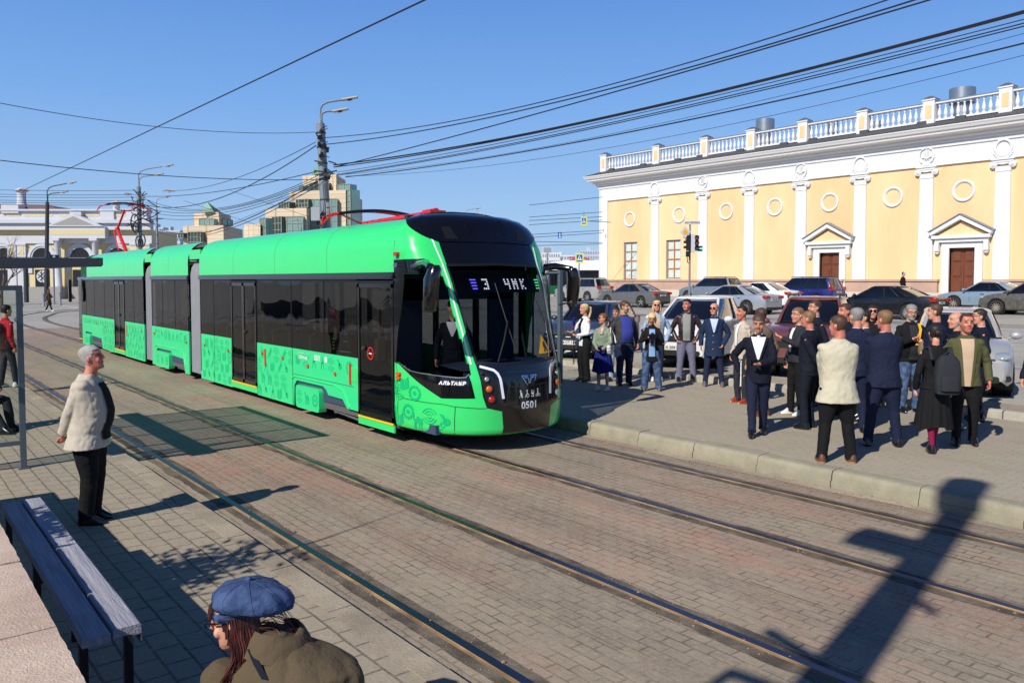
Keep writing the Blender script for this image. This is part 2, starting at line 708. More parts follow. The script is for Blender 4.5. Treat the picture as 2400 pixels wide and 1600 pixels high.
def bez(ctrl, step=.25):
    "smooth curve through the control points (Catmull-Rom)"
    c = [Vector((p[0], p[1], 0)) for p in ctrl]
    c = [c[0] * 2 - c[1]] + c + [c[-1] * 2 - c[-2]]
    out = []
    for i in range(1, len(c) - 2):
        n = max(2, int((c[i + 1] - c[i]).length / step))
        for k in range(n):
            t = k / n
            out.append(0.5 * ((2 * c[i]) + (c[i + 1] - c[i - 1]) * t + (2 * c[i - 1] - 5 * c[i] + 4 * c[i + 1] - c[i + 2]) * t * t + (3 * c[i] - c[i - 1] - 3 * c[i + 1] + c[i + 2]) * t ** 3))
    out.append(c[-2])
    return out


def line_y(x, y0, y1, step=.12):
    n = int((y1 - y0) / step)
    return [(x, y0 + (y1 - y0) * k / n, 0) for k in range(n + 1)]


rail(line_y(3.0, -6, 60))
rail(line_y(4.52, -6, 60))
rail(line_y(6.49, -6, 34)[:-1] + [tuple(p) for p in bez([(6.49, 34), (6.49, 41), (6.55, 51), (7.3, 59), (8.86, 66), (13.6, 75), (24, 82)])])
rail(line_y(8.03, -6, 36)[:-1] + [tuple(p) for p in bez([(8.03, 36), (8.03, 45), (8.05, 50), (8.42, 56), (9.64, 62.5), (12.9, 71), (24, 80.4)])])
rail([tuple(p) for p in bez([(3.0, 60), (3.2, 75), (5, 88), (12, 94), (30, 96)], 1)])
rail([tuple(p) for p in bez([(4.52, 60), (4.7, 74), (6.3, 86), (12.4, 92.4), (30, 94.4)], 1)])

# dark seams between the concrete panels of the track
g = MB()
for x in (3.76, 5.42, 7.27):
    y = -5.0
    rq = random.Random(int(x * 100))
    while y < 40:
        L_ = rq.uniform(.4, 2.6)
        w = rq.uniform(.004, .010)
        dx = .012 * mnoise.noise((y * .7, x, 0))
        g.add([(x + dx, y, .0028), (x + dx + w, y, .0028), (x + w, y + L_, .0028), (x, y + L_, .0028)], [(0, 1, 2, 3)])
        y += L_ + rq.uniform(0, .7)
struct(g, "track_seam", "groove")

# sand, chips and small stones lying along the right kerb and in the rail grooves
g = MB()
rnd = random.Random(3)
for k in range(900):
    y = rnd.uniform(1.5, 9.5)
    x = 8.63 - abs(rnd.gauss(0, .16)) if k % 3 else rnd.choice([4.43, 4.62, 6.4, 3.1, 2.9]) + rnd.gauss(0, .05)
    r = rnd.uniform(.003, .011) * (1.7 if rnd.random() < .06 else 1)
    g.ell((x, y, r * .5 + .003), (r, r * rnd.uniform(.6, 1.2), r * .6), 0, 5, 3)
struct(g, "gravel", "gravel", kind='stuff')
g = MB()
for k in range(64):
    y0, y1 = -4 + k * .25, -3.75 + k * .25
    a = 8.47 + .07 * mnoise.noise((y0 * 1.1, 5, 0))
    b = 8.47 + .07 * mnoise.noise((y1 * 1.1, 5, 0))
    g.add([(a, y0, .004), (8.63, y0, .004), (8.63, y1, .004), (b, y1, .004)], [(0, 1, 2, 3)])
struct(g, "sand", "dusty_ground", kind='stuff')
# ---------------------------------------------------------------- the tram
mat("tram_green", (56, 222, 116), 0.28, coat=0.5, noise=0.03, ns=2)
mat("tram_wrap", (50, 220, 138), 0.36, coat=0.25, noise=0.04, ns=1.5)
mat("tram_wrap_dark", (8, 186, 118), 0.4)
mat("tram_mark", (10, 200, 120), 0.4)
mat("tram_black", (15, 15, 17), 0.16, coat=0.6, noise=0.2, ns=3)
mat("tram_black_matt", (20, 20, 22), 0.5)
mat("seam", (14, 70, 34), 0.7)
mat("white_paint", (232, 234, 238), 0.5)
mat("white_strip", (236, 238, 250), 0.4)
mat("yellow_paint", (236, 196, 20), 0.5)
mat("yellow_sticker", (226, 170, 24), 0.5)
mat("orange_lens", (206, 92, 12), 0.2, coat=1)
mat("red_lens", (176, 22, 14), 0.2, coat=1)
mat("clear_lens", (190, 196, 200), 0.12, metal=.6, coat=1)
mat("red_paint", (214, 34, 30), 0.4, coat=.3)
mat("bellows", (150, 152, 158), 0.55, noise=.1, ns=5)
mat("dark_metal", (52, 54, 58), 0.55, noise=.3, ns=9)
mat("grey_metal", (118, 122, 126), 0.45, metal=.4, noise=.15)
mat("chrome", (200, 202, 206), 0.12, metal=1)
mat("interior_dark", (58, 72, 96), 0.6)
mat("interior_floor", (92, 90, 88), 0.7)
mat("interior_panel", (178, 172, 160), 0.6)
mat("seat_teal", (24, 110, 92), 0.6)
mat("rail_green", (60, 170, 60), 0.4)
mat("tan_panel", (186, 166, 142), 0.5)
mat("led_blue", (90, 80, 240), 0.5, emit=.7)
mat("led_green", (50, 220, 120), 0.5, emit=.7)
mat("led_white", (205, 205, 220), 0.5, emit=.3)
mat("led_yellow", (200, 210, 60), 0.5, emit=.5)
glass("glass_ws", (.36, .42, .50), .9, ior=1.45)
glass("glass_side", (.44, .43, .41), .8, wavy=.25, ior=1.5)
glass("glass_cab", (.46, .47, .48), .5, ior=1.42)
glass("glass_far", (.55, .56, .56), 1.0)

NE_, NL_ = 2.4, 1.2
_t = []
_s = 0.0
_p = (0, 0)
for i in range(2001):
    th = pi / 2 * i / 2000
    q = (1.25 * sin(th) ** (2 / NE_), NL_ * (1 - cos(th) ** (2 / NE_)))
    if i:
        _s += hypot(q[0] - _p[0], q[1] - _p[1])
    _t.append((_s, q[0], q[1]))
    _p = q
TT = _s
TX = [(a, b) for a, b, c in _t[::8]] + [(TT, 1.25)]
TY = [(a, c) for a, b, c in _t[::8]] + [(TT, NL_)]
Y0 = [(.2, 8.76), (.25, 8.70), (.3, 8.66), (.65, 8.64), (1.0, 8.67), (1.24, 8.745), (2.35, 9.235), (2.63, 9.40), (2.93, 9.56), (3.2, 9.70), (3.32, 9.80), (3.38, 9.92), (3.42, 10.15), (3.44, 10.6)]
LZ = [(.3, 1.5), (1.2, 1.45), (1.6, 1.2), (2.0, .88), (2.4, .6), (2.6, .52), (2.85, .45), (3.3, .45), (3.44, .3)]
WZ = [(.2, 1.14), (.25, 1.2), (.3, 1.23), (.5, 1.25), (2.85, 1.25), (3.05, 1.22), (3.2, 1.14), (3.3, 1.02), (3.38, .75), (3.42, .4), (3.44, .1)]
YJ, DJ = 10.23, .45


def nose(t, z, off=0.0):
    def raw(t, z):
        sg = 1 if t >= 0 else -1
        a = abs(t)
        w = interp(WZ, z) / 1.25
        y0 = interp(Y0, z)
        L = interp(LZ, z)
        if a <= TT:
            dx, y = interp(TX, a) * w, y0 + interp(TY, a) * L / NL_
        else:
            dx, y = 1.25 * w, y0 + L + (YJ - y0 - L) * (a - TT) / DJ
        return Vector((7.25 - sg * dx, y, z))
    p = raw(t, z)
    if off:
        a = raw(t + .01, z) - raw(t - .01, z)
        b = raw(t, min(z + .01, 3.439)) - raw(t, z - .01)
        n = b.cross(a).normalized()
        if n.dot(Vector((7.25, 10.5, 1.5)) - p) > 0:
            n = -n
        p = p + n * off
    return p


tram = thing("tram", "long bright green and black three-section tram with rounded black front standing on the far track", "tram", (7.25, 8.7, 0), world=True)


def npatch(poly, off, name, mt, parent=None, step=.07, both=False, thick=0.0):
    "a sheet of the nose's surface inside the outline poly, given as (t, z)"
    if both:
        npatch([(-a, b) for a, b in poly][::-1], off, name, mt, parent, step, False, thick)
    polys = [poly]
    mb = MB()
    for pl in polys:
        bm = bmesh.new()
        f = bm.faces.new([bm.verts.new((a, b, 0)) for a, b in pl])
        t0, t1 = min(a for a, b in pl), max(a for a, b in pl)
        z0, z1 = min(b for a, b in pl), max(b for a, b in pl)
        bmesh.ops.triangulate(bm, faces=bm.faces[:])
        for lo_, hi_, n in ((t0, t1, (1, 0, 0)), (z0, z1, (0, 1, 0))):
            k = math.ceil(lo_ / step) * step
            while k < hi_:
                bmesh.ops.bisect_plane(bm, geom=bm.verts[:] + bm.edges[:] + bm.faces[:], plane_co=(k * n[0], k * n[1], 0), plane_no=n)
                k += step
        bm.verts.index_update()
        mb.add([nose(v.co.x, v.co.y, off) for v in bm.verts], [tuple(v.index for v in fc.verts) for fc in bm.faces])
        if thick:
            mb.add([nose(a, b, off) for a, b in pl] + [nose(a, b, off - thick) for a, b in pl], [(i, (i + 1) % len(pl), (i + 1) % len(pl) + len(pl), i + len(pl)) for i in range(len(pl))])
        bm.free()
    if name is None:
        return mb
    return mb.build(name, mt, parent if parent is not None else tram, 50)


def nstrip(path, w, off, name, mt, parent=None, both=False, closed=False):
    "a raised strip of width w along a path on the nose"
    if both:
        nstrip([(-a, b) for a, b in path], w, off, name, mt, parent, False, closed)
    mb = MB()
    for sg in (1,):
        pts = [Vector((sg * a, b, 0)) for a, b in path]
        dense = []
        n = len(pts)
        for i in range(n if closed else n - 1):
            a, b = pts[i], pts[(i + 1) % n]
            k = max(1, int((b - a).length / .05))
            dense += [a.lerp(b, j / k) for j in range(k)]
        if not closed:
            dense.append(pts[-1])
        ra, rb = [], []
        m_ = len(dense)
        for i, p in enumerate(dense):
            d = (dense[(i + 1) % m_ if closed else min(i + 1, m_ - 1)] - dense[(i - 1) % m_ if closed else max(i - 1, 0)]).normalized()
            q = Vector((-d.y, d.x, 0)) * w / 2
            ra.append((nose(p.x - q.x, p.y - q.y, off), nose(p.x - q.x, p.y - q.y, off - .006)))
            rb.append((nose(p.x + q.x, p.y + q.y, off), nose(p.x + q.x, p.y + q.y, off - .006)))
        rings = [[a[1], a[0], b[0], b[1]] for a, b in zip(ra, rb)]
        if closed:
            rings.append(rings[0])
        mb.loft(rings, 0, caps=False, closed=False)
    return mb.build(name, mt, parent if parent is not None else tram, 60)


# outlines traced on the nose: (t, z)
WS = [(.75, 1.262), (.77, 1.52), (.806, 1.9), (.85, 2.26), (.872, 2.61)]
ws_poly = WS + [(0, 2.63)] + [(-a, b) for a, b in WS[::-1]] + [(-.39, 1.236), (0, 1.228), (.39, 1.236)]
cab_poly = [(.84, 1.11), (.90, 1.06), (1.0, 1.055), (1.54, 1.09), (1.71, 1.11), (1.88, 1.19), (2.10, 1.22), (2.10, 2.50), (1.03, 2.52), (.97, 2.3), (.955, 2.03), (.91, 1.7)]


def inside(poly, x, y):
    c = False
    n = len(poly)
    for i in range(n):
        x1, y1 = poly[i]
        x2, y2 = poly[(i + 1) % n]
        if (y1 > y) != (y2 > y) and x < (x2 - x1) * (y - y1) / (y2 - y1) + x1:
            c = not c
    return c


mb = MB()
TE = TT + DJ
nt_, nz_ = 128, 84
zl = [.27 + (3.435 - .27) * i / nz_ for i in range(nz_ + 1)]
tl = [-TE + 2 * TE * i / nt_ for i in range(nt_ + 1)]
vs = [nose(t, z) for z in zl for t in tl]
fs = []
for j in range(nz_):
    for i in range(nt_):
        tc, zc = abs((tl[i] + tl[i + 1]) / 2), (zl[j] + zl[j + 1]) / 2
        if inside(ws_poly, tc, zc) or inside(cab_poly, tc, zc):
            continue
        a = j * (nt_ + 1) + i
        fs.append((a, a + 1, a + nt_ + 2, a + nt_ + 1))
mb.add(vs, fs)
# underside lip and roof lid behind the dome
mb.add([nose(t, .27) for t in tl] + [nose(t, .25) * .96 + Vector((.29, .4, 0)) for t in tl], [(i, i + 1, i + nt_ + 2, i + nt_ + 1) for i in range(nt_)])
mb.build("cab_body", "tram_green", tram, 60)

npatch(ws_poly, .004, "windshield", "glass_ws")
nstrip(ws_poly, .035, .012, "windshield_frame", "tram_black_matt", closed=True)
o = npatch([(.91, 2.955), (.874, 2.60), (0, 2.62), (-.874, 2.60), (-.91, 2.955), (0, 2.975)], .008, "header_panel", "tram_black")
DOME = [(.9, 2.945), (.94, 3.0), (1.02, 3.1), (1.14, 3.2), (1.34, 3.3), (1.7, 3.38), (2.2, 3.41), (TE, 3.42)]
dome = npatch(DOME + [(TE, 3.433)] + [(-TE, 3.433)] + [(-a, b) for a, b in DOME[::-1]] + [(0, 2.96)], .02, "roof_dome", "tram_black", thick=.03)
for sg in (1, -1):
    npatch([(sg * a, b) for a, b in [(.84, 3.16), (.68, 3.17), (.56, 2.99), (.77, 2.985)]], .024, "air_inlet", "tram_black_matt", dome, step=.05)
# sloping ribs of the dome
nstrip([(.40, 3.30), (.36, 3.2), (.33, 3.08)], .05, .03, "dome_rib", "tram_black", dome, both=True)
low_black = [(.441, .275), (.43, .36), (.453, .592), (.667, .648), (.71, .8), (.738, 1.11), (.757, 1.245)]
npatch(low_black + [(.39, 1.222), (0, 1.214)] + [(-.39, 1.222)] + [(-a, b) for a, b in low_black[::-1]], .006, "front_panel", "tram_black", step=.06)
for z in (1.12, .925):
    nstrip([(.36, z), (0, z - .01), (-.36, z)], .006, .011, "panel_seam", "dark_metal")
nstrip([(.33, .9), (.36, .86), (.37, .68), (.44, .67)], .006, .011, "panel_seam", "dark_metal", both=True)
npatch([(.735, 1.17), (.665, 1.15), (.56, 1.06), (.505, .95), (.49, .7), (.55, .66), (.655, .68), (.69, .8), (.715, 1.0)], .012, "headlight_housing", "tram_black_matt", both=True)
LED = [(.711, 1.212), (.62, 1.185), (.53, 1.155), (.485, 1.11), (.462, 1.05), (.432, .765)]
for sg in (1, -1):
    nstrip([(sg * a, b) for a, b in LED], .036, .02, "light_strip", "white_strip")
for sg in (1, -1):
    for (t, z, r, mt, nm) in ((.69, 1.115, .018, "tram_black_matt", "lamp_socket"), (.646, 1.035, .036, "clear_lens", "headlight"), (.625, .905, .048, "orange_lens", "indicator_light"),
                              (.598, .76, .048, "red_lens" if sg > 0 else "clear_lens", "tail_light" if sg > 0 else "headlight")):
        c = nose(sg * t, z, .012)
        n = (nose(sg * t, z, .1) - nose(sg * t, z)).normalized()
        q = n.to_track_quat('Z', 'Y').to_matrix().to_4x4()
        q.translation = c
        m_ = MB()
        m_.T = q
        m_.lathe((0, 0, 0), [(r * 1.25, 0), (r * 1.25, .012), (r * 1.02, .014)], 20, 0)
        m_.lathe((0, 0, 0), [(r, .0), (r, .014), (r * .8, .03), (r * .4, .037), (.001, .039)], 20, 1)
        m_.build(nm, ["tram_black_matt", mt], tram, 40)
# seams of the green bumper
nstrip([(1.9, .70), (1.22, .684), (1.08, .661), (.758, .640), (.667, .641)], .008, .004, "panel_seam", "seam", both=True)
nstrip([(1.07, .655), (1.081, .28)], .008, .004, "panel_seam", "seam", both=True)
nstrip([(2.03, 1.2), (2.03, .28)], .008, .004, "panel_seam", "seam", both=True)
# white line up the pillar
nstrip([(.817, 1.236), (.85, 1.675), (.895, 2.08), (.947, 2.68), (1.011, 2.96), (1.13, 3.16), (1.36, 3.262), (1.62, 3.285)], .026, .008, "pillar_strip", "white_paint", both=True)
# black cab band with its swooping lower edge, then the glass
band_out = [(.812, .78), (1.25, .768), (1.62, .98), (1.96, 1.205), (TE, 1.205), (TE, 2.70), (1.27, 2.705), (1.1, 2.62), (.995, 2.4), (.985, 2.03), (.942, 1.7), (.87, 1.1)]


def ring_patch(outer, inner, off, name, mt):
    "surface between an outline and a hole in it, both given as (t, z)"
    for sg in (1, -1):
        mb = MB()
        bm = bmesh.new()
        es = []
        for pl in (outer, inner):
            v = [bm.verts.new((a, b, 0)) for a, b in pl]
            es += [bm.edges.new((v[i], v[(i + 1) % len(v)])) for i in range(len(v))]
        bmesh.ops.triangle_fill(bm, edges=es, use_beauty=True)
        for n, lo_, hi_ in (((1, 0, 0), .7, 2.5), ((0, 1, 0), .7, 2.8)):
            k = lo_
            while k < hi_:
                bmesh.ops.bisect_plane(bm, geom=bm.verts[:] + bm.edges[:] + bm.faces[:], plane_co=(k * n[0], k * n[1], 0), plane_no=n)
                k += .06
        dead = [f for f in bm.faces if inside(inner, f.calc_center_median().x, f.calc_center_median().y)]
        bmesh.ops.delete(bm, geom=dead, context='FACES')
        bm.verts.index_update()
        mb.add([nose(sg * v.co.x, v.co.y, off) for v in bm.verts], [tuple(v.index for v in fc.verts) for fc in bm.faces])
        bm.free()
        mb.build(name, mt, tram, 50)


ring_patch(band_out, cab_poly, .005, "cab_band", "tram_black")
npatch(cab_poly, .007, "cab_window", "glass_cab", both=True)
nstrip([(1.88, 1.19), (1.71, 1.115), (1.54, 1.095), (1.0, 1.058), (.91, 1.065), (.86, 1.11)], .012, .014, "window_seal", "grey_metal")
mb = MB()
text_mb(mb, "АЛЬТАИР", .062, lambda p, q: nose(1.1 - p, .98 + q, .011), bold=.004, shear=.35, spacing=1.25)
mb.build("model_lettering", "white_paint", tram)
mb = MB()
text_mb(mb, "0501", .135, lambda p, q: nose(.004 - p * 1.05, .645 + q, .011), bold=.004, spacing=1.05)
mb.build("fleet_number", "white_paint", tram)
# winged emblem
mb = MB()
for sg in (1, -1):
    for a, b in (((.135, 1.055), (.02, 1.05)), ((.135, 1.055), (.075, .965)), ((.075, .965), (.05, .925)), ((.095, 1.03), (.03, 1.025)), ((.03, 1.025), (.0, .945)), ((.05, .925), (.02, .985))):
        d = Vector((b[0] - a[0], b[1] - a[1])).normalized() * .007
        q = [(a[0] + d.y, a[1] - d.x), (b[0] + d.y, b[1] - d.x), (b[0] - d.y, b[1] + d.x), (a[0] - d.y, a[1] + d.x)]
        mb.prism(q, lambda p, r, h: nose(sg * p - .015, r, h), .008, .02)
mb.build("emblem", "chrome", tram)
# four pictograms: walking-stick, wheelchair, pram, bicycle
mb = MB()


def dot(cx, cz, r, n=10, r0=0):
    if r0:
        v = []
        for k in range(n):
            a = 2 * pi * k / n
            v += [nose(cx - r * cos(a), cz + r * sin(a), .011), nose(cx - r0 * cos(a), cz + r0 * sin(a), .011)]
        mb.add(v, [(2 * k, 2 * ((k + 1) % n), 2 * ((k + 1) % n) + 1, 2 * k + 1) for k in range(n)])
    else:
        mb.flat([(cx - r * cos(2 * pi * k / n), cz + r * sin(2 * pi * k / n)) for k in range(n)], lambda p, q: nose(p, q, .011))


def bar2(a, b, w):
    d = Vector((b[0] - a[0], b[1] - a[1])).normalized() * w / 2
    mb.flat([(a[0] + d.y, a[1] - d.x), (b[0] + d.y, b[1] - d.x), (b[0] - d.y, b[1] + d.x), (a[0] - d.y, a[1] + d.x)], lambda p, q: nose(p, q, .0112))


for i, cx in enumerate((.15, .04, -.06, -.16)):
    z0 = .755
    if i == 0:
        dot(cx + .005, z0 + .095, .013)
        bar2((cx, z0 + .078), (cx - .012, z0 + .04), .028)
        bar2((cx - .012, z0 + .045), (cx - .018, z0), .022)
        bar2((cx + .004, z0 + .05), (cx + .026, z0), .006)
    elif i == 1:
        dot(cx, z0 + .095, .012)
        bar2((cx, z0 + .08), (cx, z0 + .035), .014)
        bar2((cx, z0 + .035), (cx + .025, z0 + .03), .01)
        bar2((cx + .025, z0 + .03), (cx + .035, z0), .01)
        dot(cx - .008, z0 + .025, .027, 14, .019)
    elif i == 2:
        dot(cx + .012, z0 + .085, .011)
        bar2((cx + .022, z0 + .06), (cx - .018, z0 + .035), .026)
        bar2((cx - .018, z0 + .05), (cx - .028, z0 + .09), .008)
        dot(cx + .015, z0 + .01, .011)
        dot(cx - .014, z0 + .01, .011)
    else:
        dot(cx, z0 + .1, .012)
        bar2((cx, z0 + .085), (cx, z0 + .03), .018)
        dot(cx + .024, z0 + .018, .02, 14, .014)
        dot(cx - .024, z0 + .018, .02, 14, .014)
        bar2((cx + .024, z0 + .018), (cx - .024, z0 + .018), .006)
mb.build("access_signs", "white_paint", tram)

# route display behind the top of the windscreen
dsp = npatch([(.60, 2.44), (-.82, 2.44), (-.80, 2.235), (.60, 2.235)], -.03, "route_display", "tram_black_matt")
mb = MB()
for k in range(4):
    z = 2.405 - .042 * k
    mb.flat([(.575 - .006 * k, z + .008), (.475, z + .008), (.475, z - .008), (.575 - .006 * k, z - .008)], lambda p, q: nose(p, q, .007), 0)
    mb.flat([(-.66, z + .008), (-.76, z + .008), (-.76, z - .008), (-.66, z - .008)], lambda p, q: nose(p, q, .007), 1)
for cx, rows in ((.36, ["###", "..#", ".##", "..#", "###"]), (-.03, ["#.#", "#.#", "###", "..#", "..#"]), (-.18, ["#.#", "###", "###", "#.#", "#.#"]), (-.34, ["#.#", "##.", "#..", "##.", "#.#"])):
    for r_, row in enumerate(rows):
        for c_, ch in enumerate(row):
            if ch == '#':
                t0, z0 = cx - c_ * .034, 2.408 - r_ * .032
                mb.flat([(t0 + .012, z0 + .011), (t0 - .012, z0 + .011), (t0 - .012, z0 - .011), (t0 + .012, z0 - .011)], lambda p, q: nose(p, q, .007), 2)
mb.build("display_segments", ["led_blue", "led_green", "led_white"], dsp)
# children-crossing sticker
mb = npatch([(-.47, 1.60), (-.31, 1.335), (-.64, 1.335)], .009, None, None)
bm_ = MB()
bm_.flat([(-.50, 1.5), (-.47, 1.5), (-.45, 1.44), (-.47, 1.40), (-.44, 1.36), (-.47, 1.36), (-.49, 1.41), (-.53, 1.36), (-.56, 1.36), (-.51, 1.44)], lambda p, q: nose(p, q, .0125), 0)
mb.build("warning_sticker", "yellow_sticker", tram)
bm_.build("sticker_figure", "tram_black_matt", tram)
# wipers
for a, b, c_ in (((.45, 1.26), (.15, 1.8), (.17, 2.35)), ((-.5, 1.27), (-.62, 1.75), (-.56, 2.1))):
    mb = MB()
    mb.tube([nose(*a, .03), nose((a[0] + b[0]) / 2, (a[1] + b[1]) / 2, .06), nose(*b, .05)], .012, 6)
    mb.tube([nose(b[0] - .03, b[1] - .4, .022), nose(*b, .03), nose(*c_, .022)], .008, 6)
    mb.build("wiper", "tram_black_matt", tram)

# ---- mirrors
for sg, x in ((1, 5.72), (-1, 8.80)):
    mb = MB()
    y = 8.86 if sg > 0 else 9.45
    rings = []
    for z, w, d in ((1.98, .10, .06), (2.02, .14, .09), (2.2, .16, .11), (2.42, .165, .115), (2.54, .15, .1), (2.6, .10, .06)):
        rings.append([(x + w * cos(a) * .62 + (.0 if z < 2.5 else .04 * sg), y + d * sin(a) + (2.3 - z) * .1 - .05, z) for a in [2 * pi * k / 14 for k in range(14)]])
    mb.loft(rings)
    o = mb.build("mirror", "tram_black", tram, 60)
    m2 = MB()
    m2.tube([(6.05 if sg > 0 else 8.45, 9.75 if sg > 0 else 9.8, 2.60), (x + .12 * sg, y + .25, 2.63), (x, y - .02, 2.58)], [.06, .055, .045], 10)
    m2.build("mirror_arm", "tram_black", o, 50)
mb = MB()
q = Matrix.Translation((8.78, 9.42, 2.0)) @ Matrix.Rotation(.6, 4, 'X') @ Matrix.Rotation(-.5, 4, 'Y')
mb.T = q
mb.ell((0, 0, 0), (.055, .05, .11), 0, 14, 8)
mb.T = None
mb.tube([(8.45, 9.35, 2.02), (8.74, 9.4, 2.05)], .015, 6)
mb.build("kerb_mirror", "dark_metal", tram, 60)

# ---- the three bodies
XL, XR = 6.0, 8.5
PR = [(1.25, 2.52), (1.25, 2.85), (1.235, 2.97), (1.20, 3.07), (1.12, 3.19), (1.0, 3.275), (.86, 3.325), (.80, 3.335)]


def section(y0, y1, lower, name, windows, doors, taper=0):
    "one body: roof coves, lower panels, window band, doors, floor and far side"
    for sg in (-1, 1):
        mb = MB()
        n = max(1, round((y1 - y0) / 2.0))
        for k in range(n):
            a, b = y0 + (y1 - y0) * k / n, y0 + (y1 - y0) * (k + 1) / n
            ra = [(7.25 + sg * p, a + .004, z) for p, z in PR]
            rb = [(7.25 + sg * p, b - .004, z) for p, z in PR]
            if taper and k == n - 1:
                rb = [(7.25 + sg * p * .93, b - .004 - .25 * (z - 2.5), z - .03) for p, z in PR]
            mb.loft([ra, rb], 0, caps=False, closed=False)
            mb.loft([[(7.25 + sg * (p - .04), y, z - .012) for p, z in PR] for y in (a, b - (.25 if taper and k == n - 1 else 0))], 1, caps=False, closed=False)
        mb.build("roof_cover", ["tram_green", "seam"], tram, 60)
    # roof deck and dark cant rail with gutter
    mb = MB()
    mb.box(6.3, 8.2, y0 + .05, y1 - .05, 3.0, 3.12, 1)
    for sg in (-1, 1):
        x = 7.25 + sg * 1.245
        mb.box(x - .03, x + .02, y0, y1, 2.42, 2.515, 0)
        mb.box(x + sg * .0, x + sg * .05, y0, y1, 2.44, 2.462, 0)
        mb.box(x + sg * .0, x + sg * .035, y0, y1, 2.50, 2.51, 0)
    mb.build("cant_rail", ["tram_black", "grey_metal"], tram)
    # the far side: waist panel, posts and see-through windows
    mb = MB()
    mb.box(8.47, 8.5, y0, y1, .15, 1.17, 0)
    mb.box(8.47, 8.5, y0, y1, 2.36, 2.5, 1)
    y = y0
    while y < y1:
        mb.box(8.44, 8.5, y, y + .12, 1.1, 2.4, 1)
        y += 1.3
    mb.build("far_side", ["tram_wrap", "tram_black"], tram)
    MB().box(8.47, 8.49, y0, y1, 1.17, 2.36).build("far_window", "glass_far", tram)
    # inside
    mb = MB()
    mb.box(6.06, 8.44, y0, y1, .22, .34, 0)
    mb.box(6.06, 8.44, y0, y1, 2.42, 2.5, 1)
    mb.box(6.035, 6.06, y0, y1, .34, 1.15, 2)
    mb.build("floor", ["interior_floor", "interior_dark", "interior_dark"], tram)
    # window band
    for a, b in windows:
        MB().box(XL + .0, XL + .012, a + .008, b - .008, 1.175, 2.425).build("window", "glass_side", tram)
        mb = MB()
        mb.box(XL - .004, XL + .03, b - .012, b + .012, 1.17, 2.43)
        mb.box(XL - .002, XL + .03, a, b, 2.39, 2.43)
        mb.build("window_frame", "tram_black_matt", tram)
    for (a, b, leaves) in doors:
        d = MB()
        zt, zb = 2.35, .30
        fr = .055
        for q0, q1 in ([(a, b)] if leaves == 1 else [(a, (a + b) / 2), ((a + b) / 2, b)]):
            d.box(XL - .014, XL + .03, q0, q0 + fr, zb, zt, 0)
            d.box(XL - .014, XL + .03, q1 - fr, q1, zb, zt, 0)
            d.box(XL - .014, XL + .03, q0, q1, zb, zb + .07, 0)
            d.box(XL - .014, XL + .03, q0, q1, zt - .06, zt, 0)
        o = d.build("door", "tram_black", tram)
        MB().box(XL - .003, XL + .006, a + .03, b - .03, zb + .05, zt - .03).build("door_glass", "glass_side", o)
        h = MB()
        h.box(XL - .02, XL + .02, a - .02, b + .02, zt, zt + .045, 0)
        h.build("door_lintel", "tram_black_matt", o)
        MB().box(XL - .02, XL - .002, a, b, .262, .288).build("door_sill", "yellow_paint", o)
        MB().box(XL - .006, XL + .02, a - .01, b + .01, .15, .26).build("door_step", "tram_green", o)
        s_ = MB()
        s_.lathe((XL - .018, b - .2 if leaves == 1 else (a + b) / 2 - .1, 1.35), [(.001, -.02), (.03, -.02), (.035, 0), (.03, .03)], 12, 0, 'x')
        s_.build("door_button", "dark_metal", o)
        # grab pole and ticket machine just inside
        g_ = MB()
        yy = b - .28
        g_.tube([(6.32, yy, .34), (6.3, yy, .8), (6.22, yy, 1.1), (6.22, yy, 2.0)], .026, 8, 0)
        g_.tube([(6.5, yy - .2, .34), (6.5, yy - .2, 2.4)], .018, 8, 1)
        g_.box(6.16, 6.28, yy - .06, yy + .06, 1.15, 1.5, 0)
        g_.build("grab_pole", ["tan_panel", "rail_green"], tram, 50)
    return


def lower_panel(poly, name="side_panel"):
    mb = MB()
    mb.prism(poly, lambda p, q, h: (h, p, q), XL, XL + .03)
    return mb


